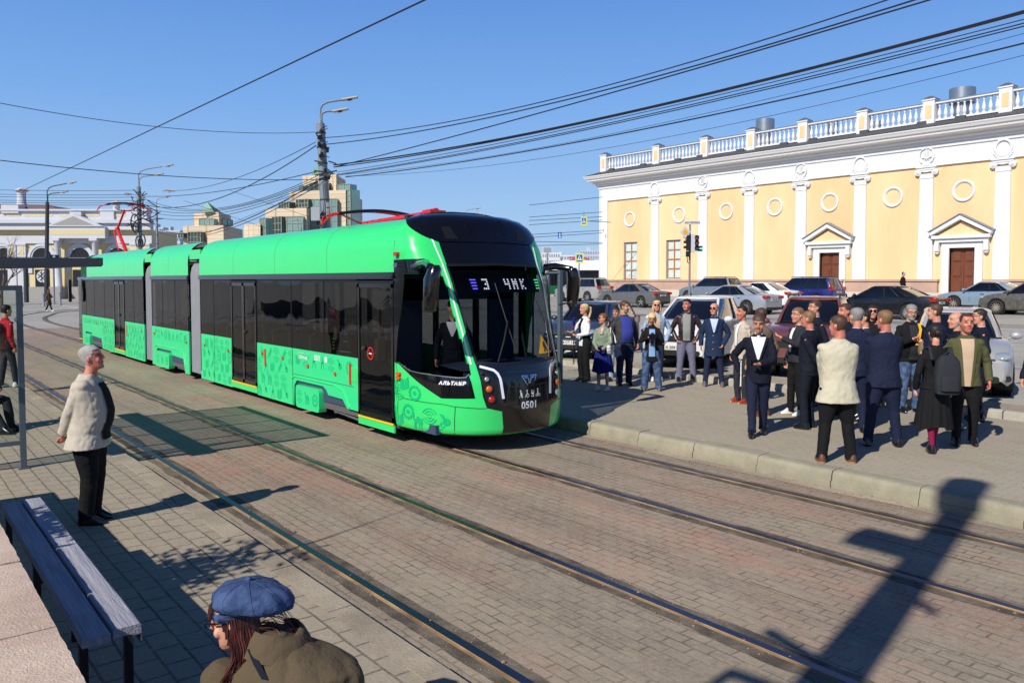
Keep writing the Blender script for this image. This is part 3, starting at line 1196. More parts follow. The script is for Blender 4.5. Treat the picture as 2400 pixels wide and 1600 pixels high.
# icons of the wrap: gear, book, camel, ring target, comet, wheat, dividers
def icon(mb, kind, cy, cz, s, fn):
    def P(pts):
        mb.flat([(cy - x * s, cz + y * s) for x, y in pts], fn, 1)

    def ringp(r0, r1, a0=0, a1=360, n=20, teeth=0):
        v = []
        for k in range(n + 1):
            a = radians(a0 + (a1 - a0) * k / n)
            rr = r1 * (1.0 if not teeth or k % 2 else 1.18)
            v += [(cy - rr * cos(a) * s, cz + rr * sin(a) * s), (cy - r0 * cos(a) * s, cz + r0 * sin(a) * s)]
        mb.add([fn(*q) for q in v], [(2 * k, 2 * k + 2, 2 * k + 3, 2 * k + 1) for k in range(n)], 1)
    if kind == 0:
        ringp(.3, .42, n=24, teeth=1)
        P(circ(.14, 8))
    elif kind == 1:
        ringp(.42, .48, 20, 160, 12)
        ringp(.42, .48, 200, 340, 12)
        ringp(.26, .32, 20, 160, 10)
        ringp(.26, .32, 200, 340, 10)
        ringp(.1, .16, 20, 160, 6)
        ringp(.1, .16, 200, 340, 6)
    elif kind == 2:
        P([(-.42, -.3), (-.38, .3), (-.08, .22), (-.06, -.38)])
        P([(.0, -.38), (.02, .22), (.3, .42), (.34, -.2)])
    elif kind == 3:
        P([(-.4, .42), (-.26, .46), (-.24, .38), (-.28, .22), (-.2, .1), (-.1, .18), (-.04, .3), (.04, .32), (.1, .2), (.18, .24), (.26, .16), (.32, .02), (.34, -.14), (.30, -.16), (.28, -.04), (.28, -.44), (.22, -.44), (.2, -.12), (.14, -.1), (.13, -.44), (.07, -.44), (.04, -.08), (-.1, -.08), (-.12, -.44), (-.18, -.44), (-.18, -.06), (-.22, -.44), (-.28, -.44), (-.26, 0), (-.34, .1), (-.38, .3), (-.46, .34)])
    elif kind == 4:
        P([(-.42, .48), (-.16, .4), (.08, -.1), (-.04, -.1)])
        ringp(.09, .2, n=16, teeth=1)
    elif kind == 5:
        P([(-.46, -.4), (-.42, -.44), (.42, .34), (.38, .4)])
        for k in range(4):
            a = -.1 + .14 * k
            P([(a, a - .06), (a + .08, a + .16), (a + .02, a + .22), (a - .06, a + .08)])
            P([(a, a - .06), (a + .2, a - .02), (a + .26, a - .1), (a + .1, a - .14)])
    else:
        P([(0, .48), (.06, .3), (.3, -.4), (.22, -.4), (.02, .1), (-.2, -.44), (-.28, -.44), (-.06, .3)])
        P([(-.24, -.02), (.2, .1), (.2, .04), (-.24, -.08)])


rnd = random.Random(5)


def wrap(mb, y0, y1, z0, z1, fn, ok=None, s=.3):
    k = 0
    z = z0 + .14
    while z < z1 - .1:
        y = y0 + .14 + (.15 if k % 2 else 0)
        while y < y1 - .1:
            if ok is None or ok(y, z):
                icon(mb, rnd.randrange(7), y, z, s * rnd.uniform(.8, .98), fn)
            y += .33
        z += .24
        k += 1


def side(poly, y0, y1, z0, z1, holes=None):
    mb = lower_panel(poly)
    wrap(mb, y0, y1, z0, z1, lambda p, q: (XL - .002, p, q), holes)
    return mb.build("side_panel", ["tram_wrap", "tram_wrap_dark"], tram)


def bogie(y0, y1, cov, arch):
    c0, c1 = cov
    mb = MB()
    pl = rrect(c1 - c0, .40, .07, 4, (c0 + c1) / 2, .335)
    mb.prism(pl, lambda p, q, h: (h, p, q), 5.955, 6.10)
    for k in range(3):
        icon(mb, (0, 3, 1)[k], c0 + (k + .5) * (c1 - c0) / 3, .33, .24, lambda p, q: (5.953, p, q))
    b = mb.build("bogie_cover", ["tram_wrap", "tram_wrap_dark"], tram, 40)
    mb = MB()
    for yy in ((c0 + c1) / 2 - .2, c0 - .95):
        for x in (6.49, 8.03):
            mb.lathe((x - .06, yy, .3), [(.05, 0), (.24, .0), (.30, .02), (.30, .1), (.34, .1), (.34, .13), (.05, .13)], 24, 0, 'x')
    mb.box(6.2, 6.36, arch[0], arch[1], .18, .3, 0)
    mb.box(6.1, 6.3, c0 - .55, c0 - .15, .22, .4, 1)
    mb.tube([(6.12, c0 - .08, .5), (6.12, c0 - .35, .18)], .045, 8, 1)
    mb.tube([(6.1, c0 - .35, .2), (6.1, c0 - 1.2, .16)], .02, 6, 1)
    mb.box(6.5, 8.0, arch[0], arch[1], .35, .55, 0)
    mb.build("bogie", ["dark_metal", "grey_metal"], tram, 40)


def lamp(y, z):
    mb = MB()
    mb.prism(rrect(.07, .06, .015, 2, y, z), lambda p, q, h: (h, p, q), XL - .022, XL)
    mb.build("side_lamp", "orange_lens", tram, 40)


def handle(y, z):
    mb = MB()
    mb.box(XL - .014, XL, y - .03, y + .03, z - .17, z + .17)
    mb.build("emergency_handle", "red_paint", tram)


# front body
section(YJ, 19.05, None, "front", [(11.38, 12.58), (12.58, 13.9), (13.9, 15.55), (17.02, 18.1), (18.1, 19.0)], [(10.25, 11.34, 1), (15.59, 16.98, 2)])
MB().box(XL - .004, XL + .02, YJ, 10.25, 2.36, 2.44).build("pillar", "tram_black", tram)
mb = lower_panel([(11.36, 1.17), (11.36, .33), (11.75, .33), (11.9, .46), (12.42, .47), (12.5, .55), (12.62, .60), (13.7, .60), (13.8, .5), (13.84, .13), (15.57, .13), (15.57, 1.17)])
wrap(mb, 11.36, 15.57, .13, 1.15, lambda p, q: (XL - .002, p, q), lambda y, z: z > .76 or 14.05 < y)
o = mb.build("side_panel", ["tram_wrap", "tram_wrap_dark"], tram)
mb = MB()
mb.box(XL - .004, XL, 13.86, 13.872, .13, 1.17)
mb.box(XL - .004, XL, 11.5, 13.86, .70, .706)
mb.tube([(XL - .003, 13.9, .62), (XL - .006, 13.75, .665), (XL - .006, 12.2, .665), (XL - .006, 11.85, .6), (XL - .006, 11.65, .35)], .014, 6, 1)
mb.build("panel_seam", ["seam", "tram_wrap"], tram)
lower = lower_panel([(17.0, 1.17), (17.0, .13), (19.03, .13), (19.03, 1.17)])
wrap(lower, 17.0, 19.03, .13, 1.15, lambda p, q: (XL - .002, p, q))
lower.build("side_panel", ["tram_wrap", "tram_wrap_dark"], tram)
MB().box(XL - .004, XL, 18.1, 18.11, .13, 1.17).build("panel_seam", "seam", tram)
bogie(0, 0, (12.69, 13.64), (11.4, 13.7))
for y, z in ((12.15, .86), (13.2, .9), (14.3, .96), (15.3, .98), (17.2, .9), (18.75, .92), (20.1, .9), (22.9, .98), (24.2, .98), (28.6, .9), (29.9, .95), (31.0, .97)):
    lamp(y, z)
for y in (11.62, 15.15, 25.85):
    handle(y, .90)
mb = MB()
mb.box(XL - .008, XL, 11.28 + .07, 11.58, .78, 1.02)
mb.build("service_flap", "tram_green", tram)
mb = MB()
text_mb(mb, "0501", .13, lambda p, q: (XL - .004, 12.83 - p, 1.06 + q), bold=.003)
text_mb(mb, "/239-94-60", .085, lambda p, q: (XL - .004, 13.42 - p, 1.03 + q), bold=.002)
text_mb(mb, "Перевозчик ООО «СинараГТР»", .03, lambda p, q: (XL - .004, 13.42 - p, 1.105 + q))
mb.prism(rrect(.08, .1, .02, 2, 12.5, 1.06), lambda p, q, h: (h, p, q), XL - .004, XL - .001)
mb.build("side_lettering", "white_paint", tram)
# no-smoking ring and passenger screens
mb = MB()
for k in range(24):
    a, b = 2 * pi * k / 24, 2 * pi * (k + 1) / 24
    mb.add([(XL - .006, 10.95 - r * cos(t) * .1, 1.28 + r * sin(t) * .1) for r, t in ((1, a), (1, b), (.8, b), (.8, a))], [(0, 1, 2, 3)], 0)
mb.add([(XL - .006, 10.95 + a, 1.28 + b) for a, b in ((.07, .06), (.06, .07), (-.07, -.06), (-.06, -.07))], [(0, 1, 2, 3)], 0)
mb.add([(XL - .007, 10.95 + a, 1.27 + b) for a, b in ((.05, .0), (.05, .015), (-.05, .015), (-.05, 0))], [(0, 1, 2, 3)], 1)
mb.build("no_smoking_sign", ["red_paint", "white_paint"], tram)
for y, z in ((12.0, 1.33), (21.2, 1.3), (31.9, 1.35)):
    mb = MB()
    mb.box(6.05, 6.10, y - .36, y + .36, z - .13, z + .13, 0)
    for k in range(4):
        mb.box(6.046, 6.05, y + .28, y + .34, z + .09 - k * .055, z + .105 - k * .055, 1)
    mb.box(6.046, 6.05, y - .2, y - .05, z + .07, z + .085, 2)
    mb.box(6.046, 6.05, y - .3, y + .1, z - .1, z - .085, 2)
    mb.build("passenger_screen", ["interior_dark", "led_yellow", "led_white"], tram)
# middle body
section(19.9, 23.15, None, "middle", [(19.95, 21.0), (21.0, 22.1), (22.1, 23.1)], [])
mb = lower_panel([(19.92, 1.17), (19.92, .13), (20.25, .13), (20.4, .47), (21.3, .50), (21.42, .60), (22.66, .60), (22.75, .45), (22.8, .13), (23.13, .13), (23.13, 1.17)])
wrap(mb, 19.92, 23.13, .13, 1.15, lambda p, q: (XL - .002, p, q), lambda y, z: z > .76)
mb.build("side_panel", ["tram_wrap", "tram_wrap_dark"], tram)
mb = MB()
mb.tube([(XL - .003, 22.85, .62), (XL - .006, 22.7, .665), (XL - .006, 20.7, .665), (XL - .006, 20.35, .6), (XL - .006, 20.2, .35)], .014, 6)
mb.box(XL - .006, XL, 20.3, 20.55, .8, 1.05)
mb.build("panel_seam", "tram_wrap", tram)
bogie(0, 0, (21.45, 22.64), (20.4, 22.7))
# rear body
section(23.9, 32.8, None, "rear", [(23.95, 25.0), (25.0, 26.05), (27.4, 28.7), (28.7, 30.2), (30.2, 31.5), (31.5, 32.5)], [(26.1, 27.38, 2)], taper=1)
mb = lower_panel([(23.92, 1.17), (23.92, .13), (26.07, .13), (26.07, 1.17)])
wrap(mb, 23.92, 26.07, .13, 1.15, lambda p, q: (XL - .002, p, q))
mb.build("side_panel", ["tram_wrap", "tram_wrap_dark"], tram)
mb = lower_panel([(27.4, 1.17), (27.4, .13), (29.1, .15), (29.25, .47), (30.65, .5), (30.75, .6), (31.7, .6), (31.78, .45), (31.8, .13), (32.25, .13), (32.25, 1.17)])
wrap(mb, 27.4, 32.2, .13, 1.15, lambda p, q: (XL - .002, p, q), lambda y, z: z > .76 or y < 28.9)
mb.build("side_panel", ["tram_wrap", "tram_wrap_dark"], tram)
bogie(0, 0, (30.8, 31.64), (29.2, 31.7))
mb = MB()
rg = []
for z in (.2, .5, 1.2, 2.0, 2.5, 2.9, 3.2, 3.33):
    d = interp([(.2, .1), (1.2, 0), (2.5, -.45), (3.33, -.8)], z)
    w = interp([(2.5, 1.25), (3.2, 1.05), (3.33, .7)], z)
    rg.append([(7.25 + w * c_, 33.2 + d - .5 + .5 * s_, z) for c_, s_ in ((-1, -.8), (-.98, .1), (-.8, .7), (-.4, 1), (.4, 1), (.8, .7), (.98, .1), (1, -.8))])
mb.loft(rg, 0, caps=False, closed=False)
mb.box(XL - .004, XL + .02, 32.25, 32.82, .2, 2.45, 0)
mb.build("rear_end", "tram_black", tram, 50)
MB().box(XL - .01, XL + .0, 32.27, 32.8, .27, .30).build("yellow_edge", "yellow_paint", tram)
MB().box(5.72, 5.82, 33.0, 33.2, 1.6, 2.45).build("mirror", "tram_black", tram, bevel=.03)

# bellows and what stands in the gaps of the roof
for y0, y1 in ((19.05, 19.9), (23.15, 23.9)):
    mb = MB()
    rings = []
    n = 20
    for k in range(n + 1):
        y = y0 + (y1 - y0) * k / n
        r_ = .035 if k % 2 else -.03
        w = 1.17 + r_
        ring = [(-w, .2), (-w, 1.0), (-w, 2.0), (-w, 2.55)] + [(-w + .4 * (1 - cos(a)), 2.55 + (.38 + r_) * sin(a)) for a in (.4, .8, 1.2, pi / 2)]
        ring = ring + [(-p, q) for p, q in ring[::-1]]
        rings.append([(7.25 + p, y, q) for p, q in ring])
    mb.loft(rings, 0, caps=False, closed=False)
    mb.build("bellows", "bellows", tram, 25)
    mb = MB()
    mb.box(6.03, 6.06, y0 + .02, y1 - .02, 2.9, 3.12, 0)
    mb.box(6.35, 8.1, y0 + .1, y1 - .1, 3.0, 3.2, 1)
    mb.box(6.5, 6.7, y0 + .2, y1 - .3, 3.2, 3.32, 2)
    mb.tube([(6.6, y0 - .1, 3.25), (6.7, (y0 + y1) / 2, 3.18), (6.9, y1 + .1, 3.25)], .03, 6, 1)
    mb.build("coupling_gear", ["tram_green", "dark_metal", "orange_lens"], tram)
MB().box(6.0, 8.5, 19.0, 19.05, .3, 2.5).build("end_wall", "tram_black_matt", tram)
mb = MB()
for a, b, z in ((13.2, 17.5, 3.3), (20.2, 22.8, 3.28), (24.5, 28.5, 3.3)):
    mb.box(6.6, 7.9, a, b, 3.1, z)
mb.build("roof_equipment", "grey_metal", tram)

# seats, dashboard, cab wall
mb = MB()
for y in (13.3, 14.2, 15.0, 17.6, 18.4, 20.4, 21.3, 22.4, 24.6, 25.4, 28.2, 29.2, 30.2):
    for x in (6.42, 8.05):
        mb.box(x - .2, x + .2, y - .2, y + .2, .75, .83, 0)
        mb.loft([[(x - .2, y + .18, .8), (x + .2, y + .18, .8), (x + .2, y + .25, .8), (x - .2, y + .25, .8)],
                 [(x - .19, y + .25, 1.35), (x + .19, y + .25, 1.35), (x + .19, y + .3, 1.35), (x - .19, y + .3, 1.35)]], 0)
        mb.tube([(x - .2, y + .29, .8), (x - .2, y + .33, 1.38), (x, y + .34, 1.47), (x + .2, y + .33, 1.38), (x + .2, y + .29, .8)], .014, 6, 1)
        mb.tube([(x, y, .34), (x, y, .76)], .05, 8, 2)
mb.build("seats", ["seat_teal", "tan_panel", "dark_metal"], tram, 40)
mb = MB()
rg = []
for y, z in ((8.95, 1.12), (9.05, 1.18), (9.5, 1.2), (9.6, 1.12), (9.6, .36)):
    hw = .75 if y < 9.0 else .95
    rg.append([(7.25 - hw, y + .25 * (y < 9.1) * 1, z), (7.25 - hw * .5, y, z + .03), (7.25, y - .04, z + .04), (7.25 + hw * .5, y, z + .03), (7.25 + hw, y + .25 * (y < 9.1), z)])
mb.loft(rg, 0, caps=False, closed=False)
mb.box(6.5, 8.0, 8.95, 9.2, .35, 1.1, 0)
mb.build("dashboard", "interior_dark", tram, 50)
mb = MB()
mb.box(6.1, 6.62, 10.45, 10.5, .34, 2.45)
mb.box(7.9, 8.42, 10.45, 10.5, .34, 2.45)
mb.box(6.1, 8.4, 10.45, 10.5, 2.1, 2.45)
mb.box(6.9, 7.6, 10.45, 10.5, .34, 1.25)
mb.build("cab_wall", "interior_dark", tram)
mb = MB()
mb.box(6.1, 8.4, 9.3, YJ + .3, .25, .38)
mb.box(6.2, 8.3, 9.9, YJ + .3, 2.5, 2.56)
mb.build("cab_floor", "interior_dark", tram)
mb = MB()
mb.tube([(6.9, 9.8, 1.25), (6.95, 9.8, 1.55), (7.2, 9.8, 1.55), (7.22, 9.8, 1.2)], .02, 8)
mb.tube([(7.75, 9.3, 1.2), (7.75, 9.45, 1.7)], .02, 8)
mb.tube([(8.0, 9.45, 1.2), (8.0, 9.45, 2.2)], .015, 8)
mb.build("hand_rail", "dark_metal", tram, 40)
# roof lamps by the cab
for z, mt in ((2.78, "red_lens"), (2.62, "chrome")):
    mb = MB()
    mb.prism(rrect(.10, .06, .02, 3, 10.12, z), lambda p, q, h: (h, p, q), 5.95, 6.0)
    mb.build("marker_lamp", mt, tram, 40)
for y, z in ((10.12 - .02, 1.045), (10.12 - .02, .985)):
    mb = MB()
    mb.prism(rrect(.11, .05, .015, 2, y, z), lambda p, q, h: (h, p, q), 5.965, 6.02)
    mb.build("indicator_light", "orange_lens", tram, 40)

# pantographs: one raised at the rear, one folded over the cab end
pg = MB()
pg.box(6.75, 7.75, 30.2, 31.6, 3.36, 3.42, 1)
for x in (6.85, 7.65):
    for y in (30.3, 31.5):
        pg.lathe((x, y, 3.12), [(.06, 0), (.06, .06), (.04, .08), (.06, .14), (.04, .18), (.06, .24)], 8, 1)
pg.tube([(7.25, 31.1, 3.42), (7.25, 32.35, 4.28)], [.07, .055], 10)
pg.tube([(7.05, 31.3, 3.42), (7.12, 32.3, 4.2)], .02, 6)
pg.ell((7.25, 32.35, 4.28), (.1, .1, .1), 0, 10, 6)
pg.tube([(7.25, 32.35, 4.28), (7.28, 31.35, 4.92)], [.045, .035], 8)
pg.tube([(6.95, 31.33, 5.03), (7.05, 31.35, 4.93), (7.28, 31.35, 4.9), (7.5, 31.35, 4.93), (7.62, 31.33, 5.03)], .02, 6)
for dy in (-.14, .14):
    pg.tube([(6.66, 31.33 + dy, 5.08), (6.9, 31.33 + dy, 5.15), (7.3, 31.33 + dy, 5.17), (7.7, 31.33 + dy, 5.14), (7.94, 31.33 + dy, 5.06)], .025, 6, 0 if dy > 0 else 2)
    pg.tube([(7.94, 31.33 + dy, 5.06), (8.1, 31.33 + dy, 5.0), (8.2, 31.33, 4.86)], .014, 6)
    pg.tube([(6.66, 31.33 + dy, 5.08), (6.48, 31.33 + dy, 5.02), (6.37, 31.33, 4.86)], .014, 6)
for x in (6.7, 7.9):
    pg.tube([(x, 31.19, 5.08), (x, 31.47, 5.08)], .025, 6)
pg.build("pantograph", ["red_paint", "dark_metal", "tram_black_matt"], tram, 50)
pg = MB()
pg.tube([(7.25, 11.0, 3.51), (7.25, 11.35, 3.50)], .07, 10)
pg.box(7.1, 7.4, 10.95, 11.2, 3.42, 3.54)
pg.tube([(7.25, 11.1, 3.5), (7.25, 13.6, 3.46)], [.05, .035], 8)
pg.tube([(7.0, 11.2, 3.44), (7.0, 12.9, 3.42)], .025, 8)
for dy in (-.13, .13):
    pg.tube([(6.4 + k * .17, 12.9 + dy, 3.56 + .09 * sin(pi * k / 10)) for k in range(11)], .024, 6, 2 if dy < 0 else 0)
    for sg in (-1, 1):
        pg.tube([(7.25 + sg * .85, 12.9 + dy, 3.56), (7.25 + sg * 1.02, 12.9 + dy, 3.5), (7.25 + sg * 1.12, 12.9, 3.36)], .016, 6)
for x in (6.5, 8.0):
    pg.tube([(x, 12.77, 3.57), (x, 13.03, 3.57)], .03, 6)
    pg.tube([(x, 12.9, 3.56), (7.25, 13.5, 3.45)], .02, 6)
pg.box(6.7, 7.8, 11.0, 11.1, 3.36, 3.44, 1)
pg.build("pantograph", ["red_paint", "dark_metal", "tram_black_matt"], tram, 50)
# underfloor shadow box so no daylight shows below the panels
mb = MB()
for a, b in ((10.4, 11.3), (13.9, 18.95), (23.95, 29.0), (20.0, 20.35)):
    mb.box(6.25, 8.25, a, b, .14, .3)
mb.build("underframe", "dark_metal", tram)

# the wrap's icons carried on over the green bumper and cheek of the cab
mb = MB()
rnd = random.Random(9)
for t_, z_, k in ((1.18, .44, 4), (1.42, .50, 1), (1.60, .40, 3), (1.78, .52, 0), (1.96, .38, 2), (2.12, .54, 6), (2.26, .36, 4), (1.30, .34, 5), (1.66, .80, 0), (1.84, .92, 2), (1.98, .78, 1), (2.14, .95, 4), (2.18, .74, 5), (2.34, .84, 0), (2.36, .5, 3)):
    icon(mb, k, t_, z_, .24, lambda p, q: nose(p, q, .006))
mb.m = [0] * len(mb.f)
mb.build("wrap_pattern", "tram_wrap_dark", tram)
# ---------------------------------------------------------------- the yellow building across the street
mat("yellow_wall", (240, 205, 158), 0.9, noise=.05, ns=.8, bump=.2, bs=60, rgb2=(230, 194, 146), n2=.35, stretch=(1, 1, .35))
mat("white_wall", (222, 222, 224), 0.85, noise=.06, ns=1.3, bump=.1, bs=60)
mat("trim_white", (222, 222, 222), 0.8, noise=.04, ns=6)
mat("reveal_grey", (186, 184, 176), 0.85, noise=.08)
mat("granite_pink", (192, 158, 138), 0.7, noise=.16, ns=30, rgb2=(178, 148, 132), n2=.9)
mat("plinth_stone", (196, 192, 180), 0.9, noise=.1, ns=3)
mat("door_wood", (112, 62, 38), 0.5, noise=.25, ns=4, stretch=(1, 8, .6))
mat("frame_wood", (176, 120, 66), 0.5, noise=.15)
mat("curtain", (236, 240, 236), 0.9, noise=.14, ns=9, stretch=(1, 3, 1))
mat("zinc", (150, 158, 166), 0.4, metal=.7, noise=.1)
mat("roof_dark", (74, 76, 78), 0.7, noise=.25, ns=5)
glass("pane", (.93, .95, .95), .6)
BX = 52.7
yb = thing("yellow_building", "long yellow building with white pilasters, round medallions and a balustrade on its roof", "building", (BX, 30, 1.1), world=True)


def fb(mb, y0, y1, z0, z1, o0, o1, m=0):
    mb.box(BX - o1, BX - o0, y0, y1, z0, z1, m)


def fy(u, v=600):
    return atx(u, v, BX).y


def zz(u, v):
    return atx(u, v, BX).z


Z6 = lambda a, b: (1350 + a * .44643, 180 + b * .44643)
YL, YR = fy(1409), 4.0
ZT = 9.6
win = [(Z6(250, 868), Z6(322, 1068)), (Z6(472, 856), Z6(550, 1062))]
door = [(Z6(1282, 923), Z6(1387, 1130)), (Z6(1962, 897), Z6(2097, 1130))]
holes = []
for (a, b), (c, d) in win:
    holes.append((fy(c), fy(a), zz(a, d), zz(a, b)))
for (a, b), (c, d) in door:
    holes.append((fy(c), fy(a), 1.3, zz((a + c) / 2, b)))
mb = MB()
# wall in bays round the openings
ysplit = sorted([YR, YL] + [h[0] for h in holes] + [h[1] for h in holes])
for a, b in zip(ysplit, ysplit[1:]):
    h = [q for q in holes if q[0] < (a + b) / 2 < q[1]]
    if h:
        fb(mb, a, b, 1.0, h[0][2], -.5, 0)
        fb(mb, a, b, h[0][3], 11.0, -.5, 0)
    else:
        fb(mb, a, b, 1.0, 11.0, -.5, 0)
mb.box(BX + .5, BX + 20, YR, YL, 1.0, 11.6)
mb.build("wall", "yellow_wall", yb)
mb = MB()
fb(mb, YR, YL + .02, ZT, 10.75, 0, .14)
fb(mb, YL - .9, YL + .02, 2.47, ZT, 0, .14)
mb.box(BX - .14, BX + 20, YL, YL + .14, 1.1, 10.75)
mb.build("frieze", "white_wall", yb)
# cornice with gutter
mb = MB()
prof = [(.14, 10.72), (.22, 10.72), (.24, 10.95), (.34, 11.0), (.36, 11.12), (.55, 11.2), (.58, 11.32), (.95, 11.42), (.98, 11.55), (1.08, 11.6), (1.14, 11.72), (1.2, 11.8), (1.2, 11.86), (.1, 11.9)]
mb.prism(prof, lambda p, q, h: (BX - p, h if h < 20 else h + p, q), YR, YL)
mb.loft([[(BX - p, YL + p, q) for p, q in prof], [(BX + 20, YL + p, q) for p, q in prof]])
mb.build("cornice", "trim_white", yb)
mb = MB()
mb.add([(BX - 1.16, YR, 11.9), (BX - 1.16, YL + 1.14, 11.9), (BX + .2, YL - .1, 12.4), (BX + .2, YR, 12.4), (BX + 20, YL + 1.1, 11.9), (BX + 20, YL - .1, 12.4), (BX + 9, YL - 9, 12.9), (BX + 9, YR, 12.9)],
       [(0, 1, 2, 3), (1, 4, 5, 2), (3, 2, 6, 7), (2, 5, 6)])
for k in range(12):
    y = 14 + k * 3.3 + (k * 7 % 3) * .5
    mb.box(BX - .1, BX + .5, y - .3, y + .3, 12.2, 12.5)
mb.build("roof", "roof_dark", yb)
# granite base
mb = MB()
for a, b in (((YL + .3), fy(Z6(1410, 0)[0])), (fy(Z6(1425, 0)[0]), fy(Z6(1908, 0)[0])), (fy(Z6(2150, 0)[0]), YR)):
    fb(mb, b, a, 1.62, 2.3, .0, .26, 0)
    fb(mb, b - .05, a + .05, 2.33, 2.47, .0, .34, 0)
    fb(mb, b - .02, a + .02, 2.3, 2.33, .0, .24, 1)
fb(mb, YR, YL + .3, 1.0, 1.62, 0, .30, 2)
mb.build("base", ["granite_pink", "dark_metal", "plinth_stone"], yb)
# pilasters
pu = [1536, 1648, 1756.4, 1877, 2015, 2169.6, 2347.7]
py = [fy(u) for u in pu] + [fy(2347.7) - 4.4, fy(2347.7) - 8.8]
for i, y in enumerate(py):
    mb = MB()
    mb.add([(BX - o, y + s * w, z) for z, w in ((2.47, .47), (9.1, .40)) for s, o in ((-1, 0), (-1, .13), (1, .13), (1, 0))],
           [(0, 1, 5, 4), (1, 2, 6, 5), (2, 3, 7, 6)])
    o = mb.build("pilaster", "white_wall", yb)
    mb = MB()
    fb(mb, y - .42, y + .42, 8.85, 9.15, 0, .16)
    fb(mb, y - .55, y + .55, 9.38, 9.52, 0, .24)
    fb(mb, y - .62, y + .62, 9.52, 9.62, 0, .30)
    for s in (-1, 1):
        for r, oo in ((.21, .2), (.14, .24), (.07, .28)):
            mb.lathe((BX, y + s * .52, 9.26), [(r, 0), (r, -oo), (.001, -oo)], 14, 0, 'x')
    mb.prism([(y - .5, 9.38), (y - .3, 9.28), (y, 9.24), (y + .3, 9.28), (y + .5, 9.38)], lambda p, q, h: (h, p, q), BX - .21, BX)
    mb.build("capital", "trim_white", o, 40)
    mb = MB()
    if i % 2 == 0:
        for k in range(28):
            a = 2 * pi * k / 28
            mb.ell((BX - .2, y + .44 * cos(a), 10.22 + .48 * sin(a)), (.06, .09, .09), 0, 6, 4)
        for k in range(12):
            a = pi * 1.15 + pi * .7 * k / 11
            mb.ell((BX - .18, y + .54 * cos(a), 10.18 + .56 * sin(a)), (.05, .08, .08), 0, 6, 4)
    else:
        for s in (-1, 1):
            mb.tube([(BX - .2, y + s * p, q) for p, q in ((.16, 10.72), (.34, 10.62), (.42, 10.4), (.44, 10.15), (.34, 9.9), (.12, 9.76))], .05, 6)
            mb.tube([(BX - .2, y + s * .1, 10.62), (BX - .2, y + s * .1, 10.0)], .03, 6)
        mb.tube([(BX - .2, y, 10.66), (BX - .2, y, 10.0)], .03, 6)
        mb.tube([(BX - .2, y - .3, 10.2), (BX - .2, y, 10.1), (BX - .2, y + .3, 10.2)], .05, 6)
        fb(mb, y - .25, y + .25, 9.66, 9.8, .14, .22)
    mb.build("medallion", "trim_white", o, 60)
# round frames
for a, b, r in ((283, 748, .62), (542, 725, .62), (789, 706, .62), (1045, 683, .62), (1333, 659, .62), (1665, 631, .62), (2036, 598, .62)):
    u, v = Z6(a, b)
    y, z = fy(u, v), zz(u, v)
    mb = MB()
    rings = []
    for k in range(37):
        t = 2 * pi * k / 36
        rings.append([(BX - o, y + rr * cos(t), z + rr * sin(t)) for rr, o in ((.66, 0), (.66, .09), (.6, .11), (.55, .09), (.52, .07), (.5, .05), (.5, 0))])
    mb.loft(rings, 0, caps=False, closed=False)
    mb.build("round_frame", "trim_white", yb, 40)
# windows
for y0, y1, z0, z1 in holes[:2]:
    mb = MB()
    for a, b, c, d in ((y0 - .0, y0 + .04, z0, z1), (y1 - .04, y1, z0, z1), (y0, y1, z0, z0 + .05), (y0, y1, z1 - .04, z1)):
        fb(mb, a, b, c, d, -.45, .012, 2)
    fb(mb, y0 - .1, y1 + .1, z0 - .14, z0, -.2, .12, 2)
    ym = (y0 + y1) / 2
    for a in (y0 + .04, ym - .05, y1 - .14):
        fb(mb, a, a + .1, z0 + .05, z1, -.2, -.12, 0)
    for k in range(5):
        z = z0 + .05 + (z1 - z0 - .15) * k / 4
        fb(mb, y0 + .04, y1 - .04, z, z + .09, -.2, -.125, 0)
    o = mb.build("window", ["frame_wood", "curtain", "reveal_grey"], yb)
    mb = MB()
    for k in range(4):
        zt = z0 + .1 + (z1 - z0 - .1) * (k + 1) / 4
        zb = z0 + .1 + (z1 - z0 - .1) * k / 4
        for a, b in ((y0 + .1, ym - .04), (ym + .04, y1 - .1)):
            n = 9
            mb.loft([[(BX + .19 + .02 * sin(j * 2.1), a + (b - a) * j / n, z + .04 * sin(j * 1.3)) for j in range(n + 1)] for z in (zb, (zb + zt) / 2, zt)], 0, caps=False, closed=False)
    mb.build("curtain", "curtain", o, 60)
    MB().box(BX + .17, BX + .175, y0 + .05, y1 - .05, z0, z1).build("pane", "pane", o)
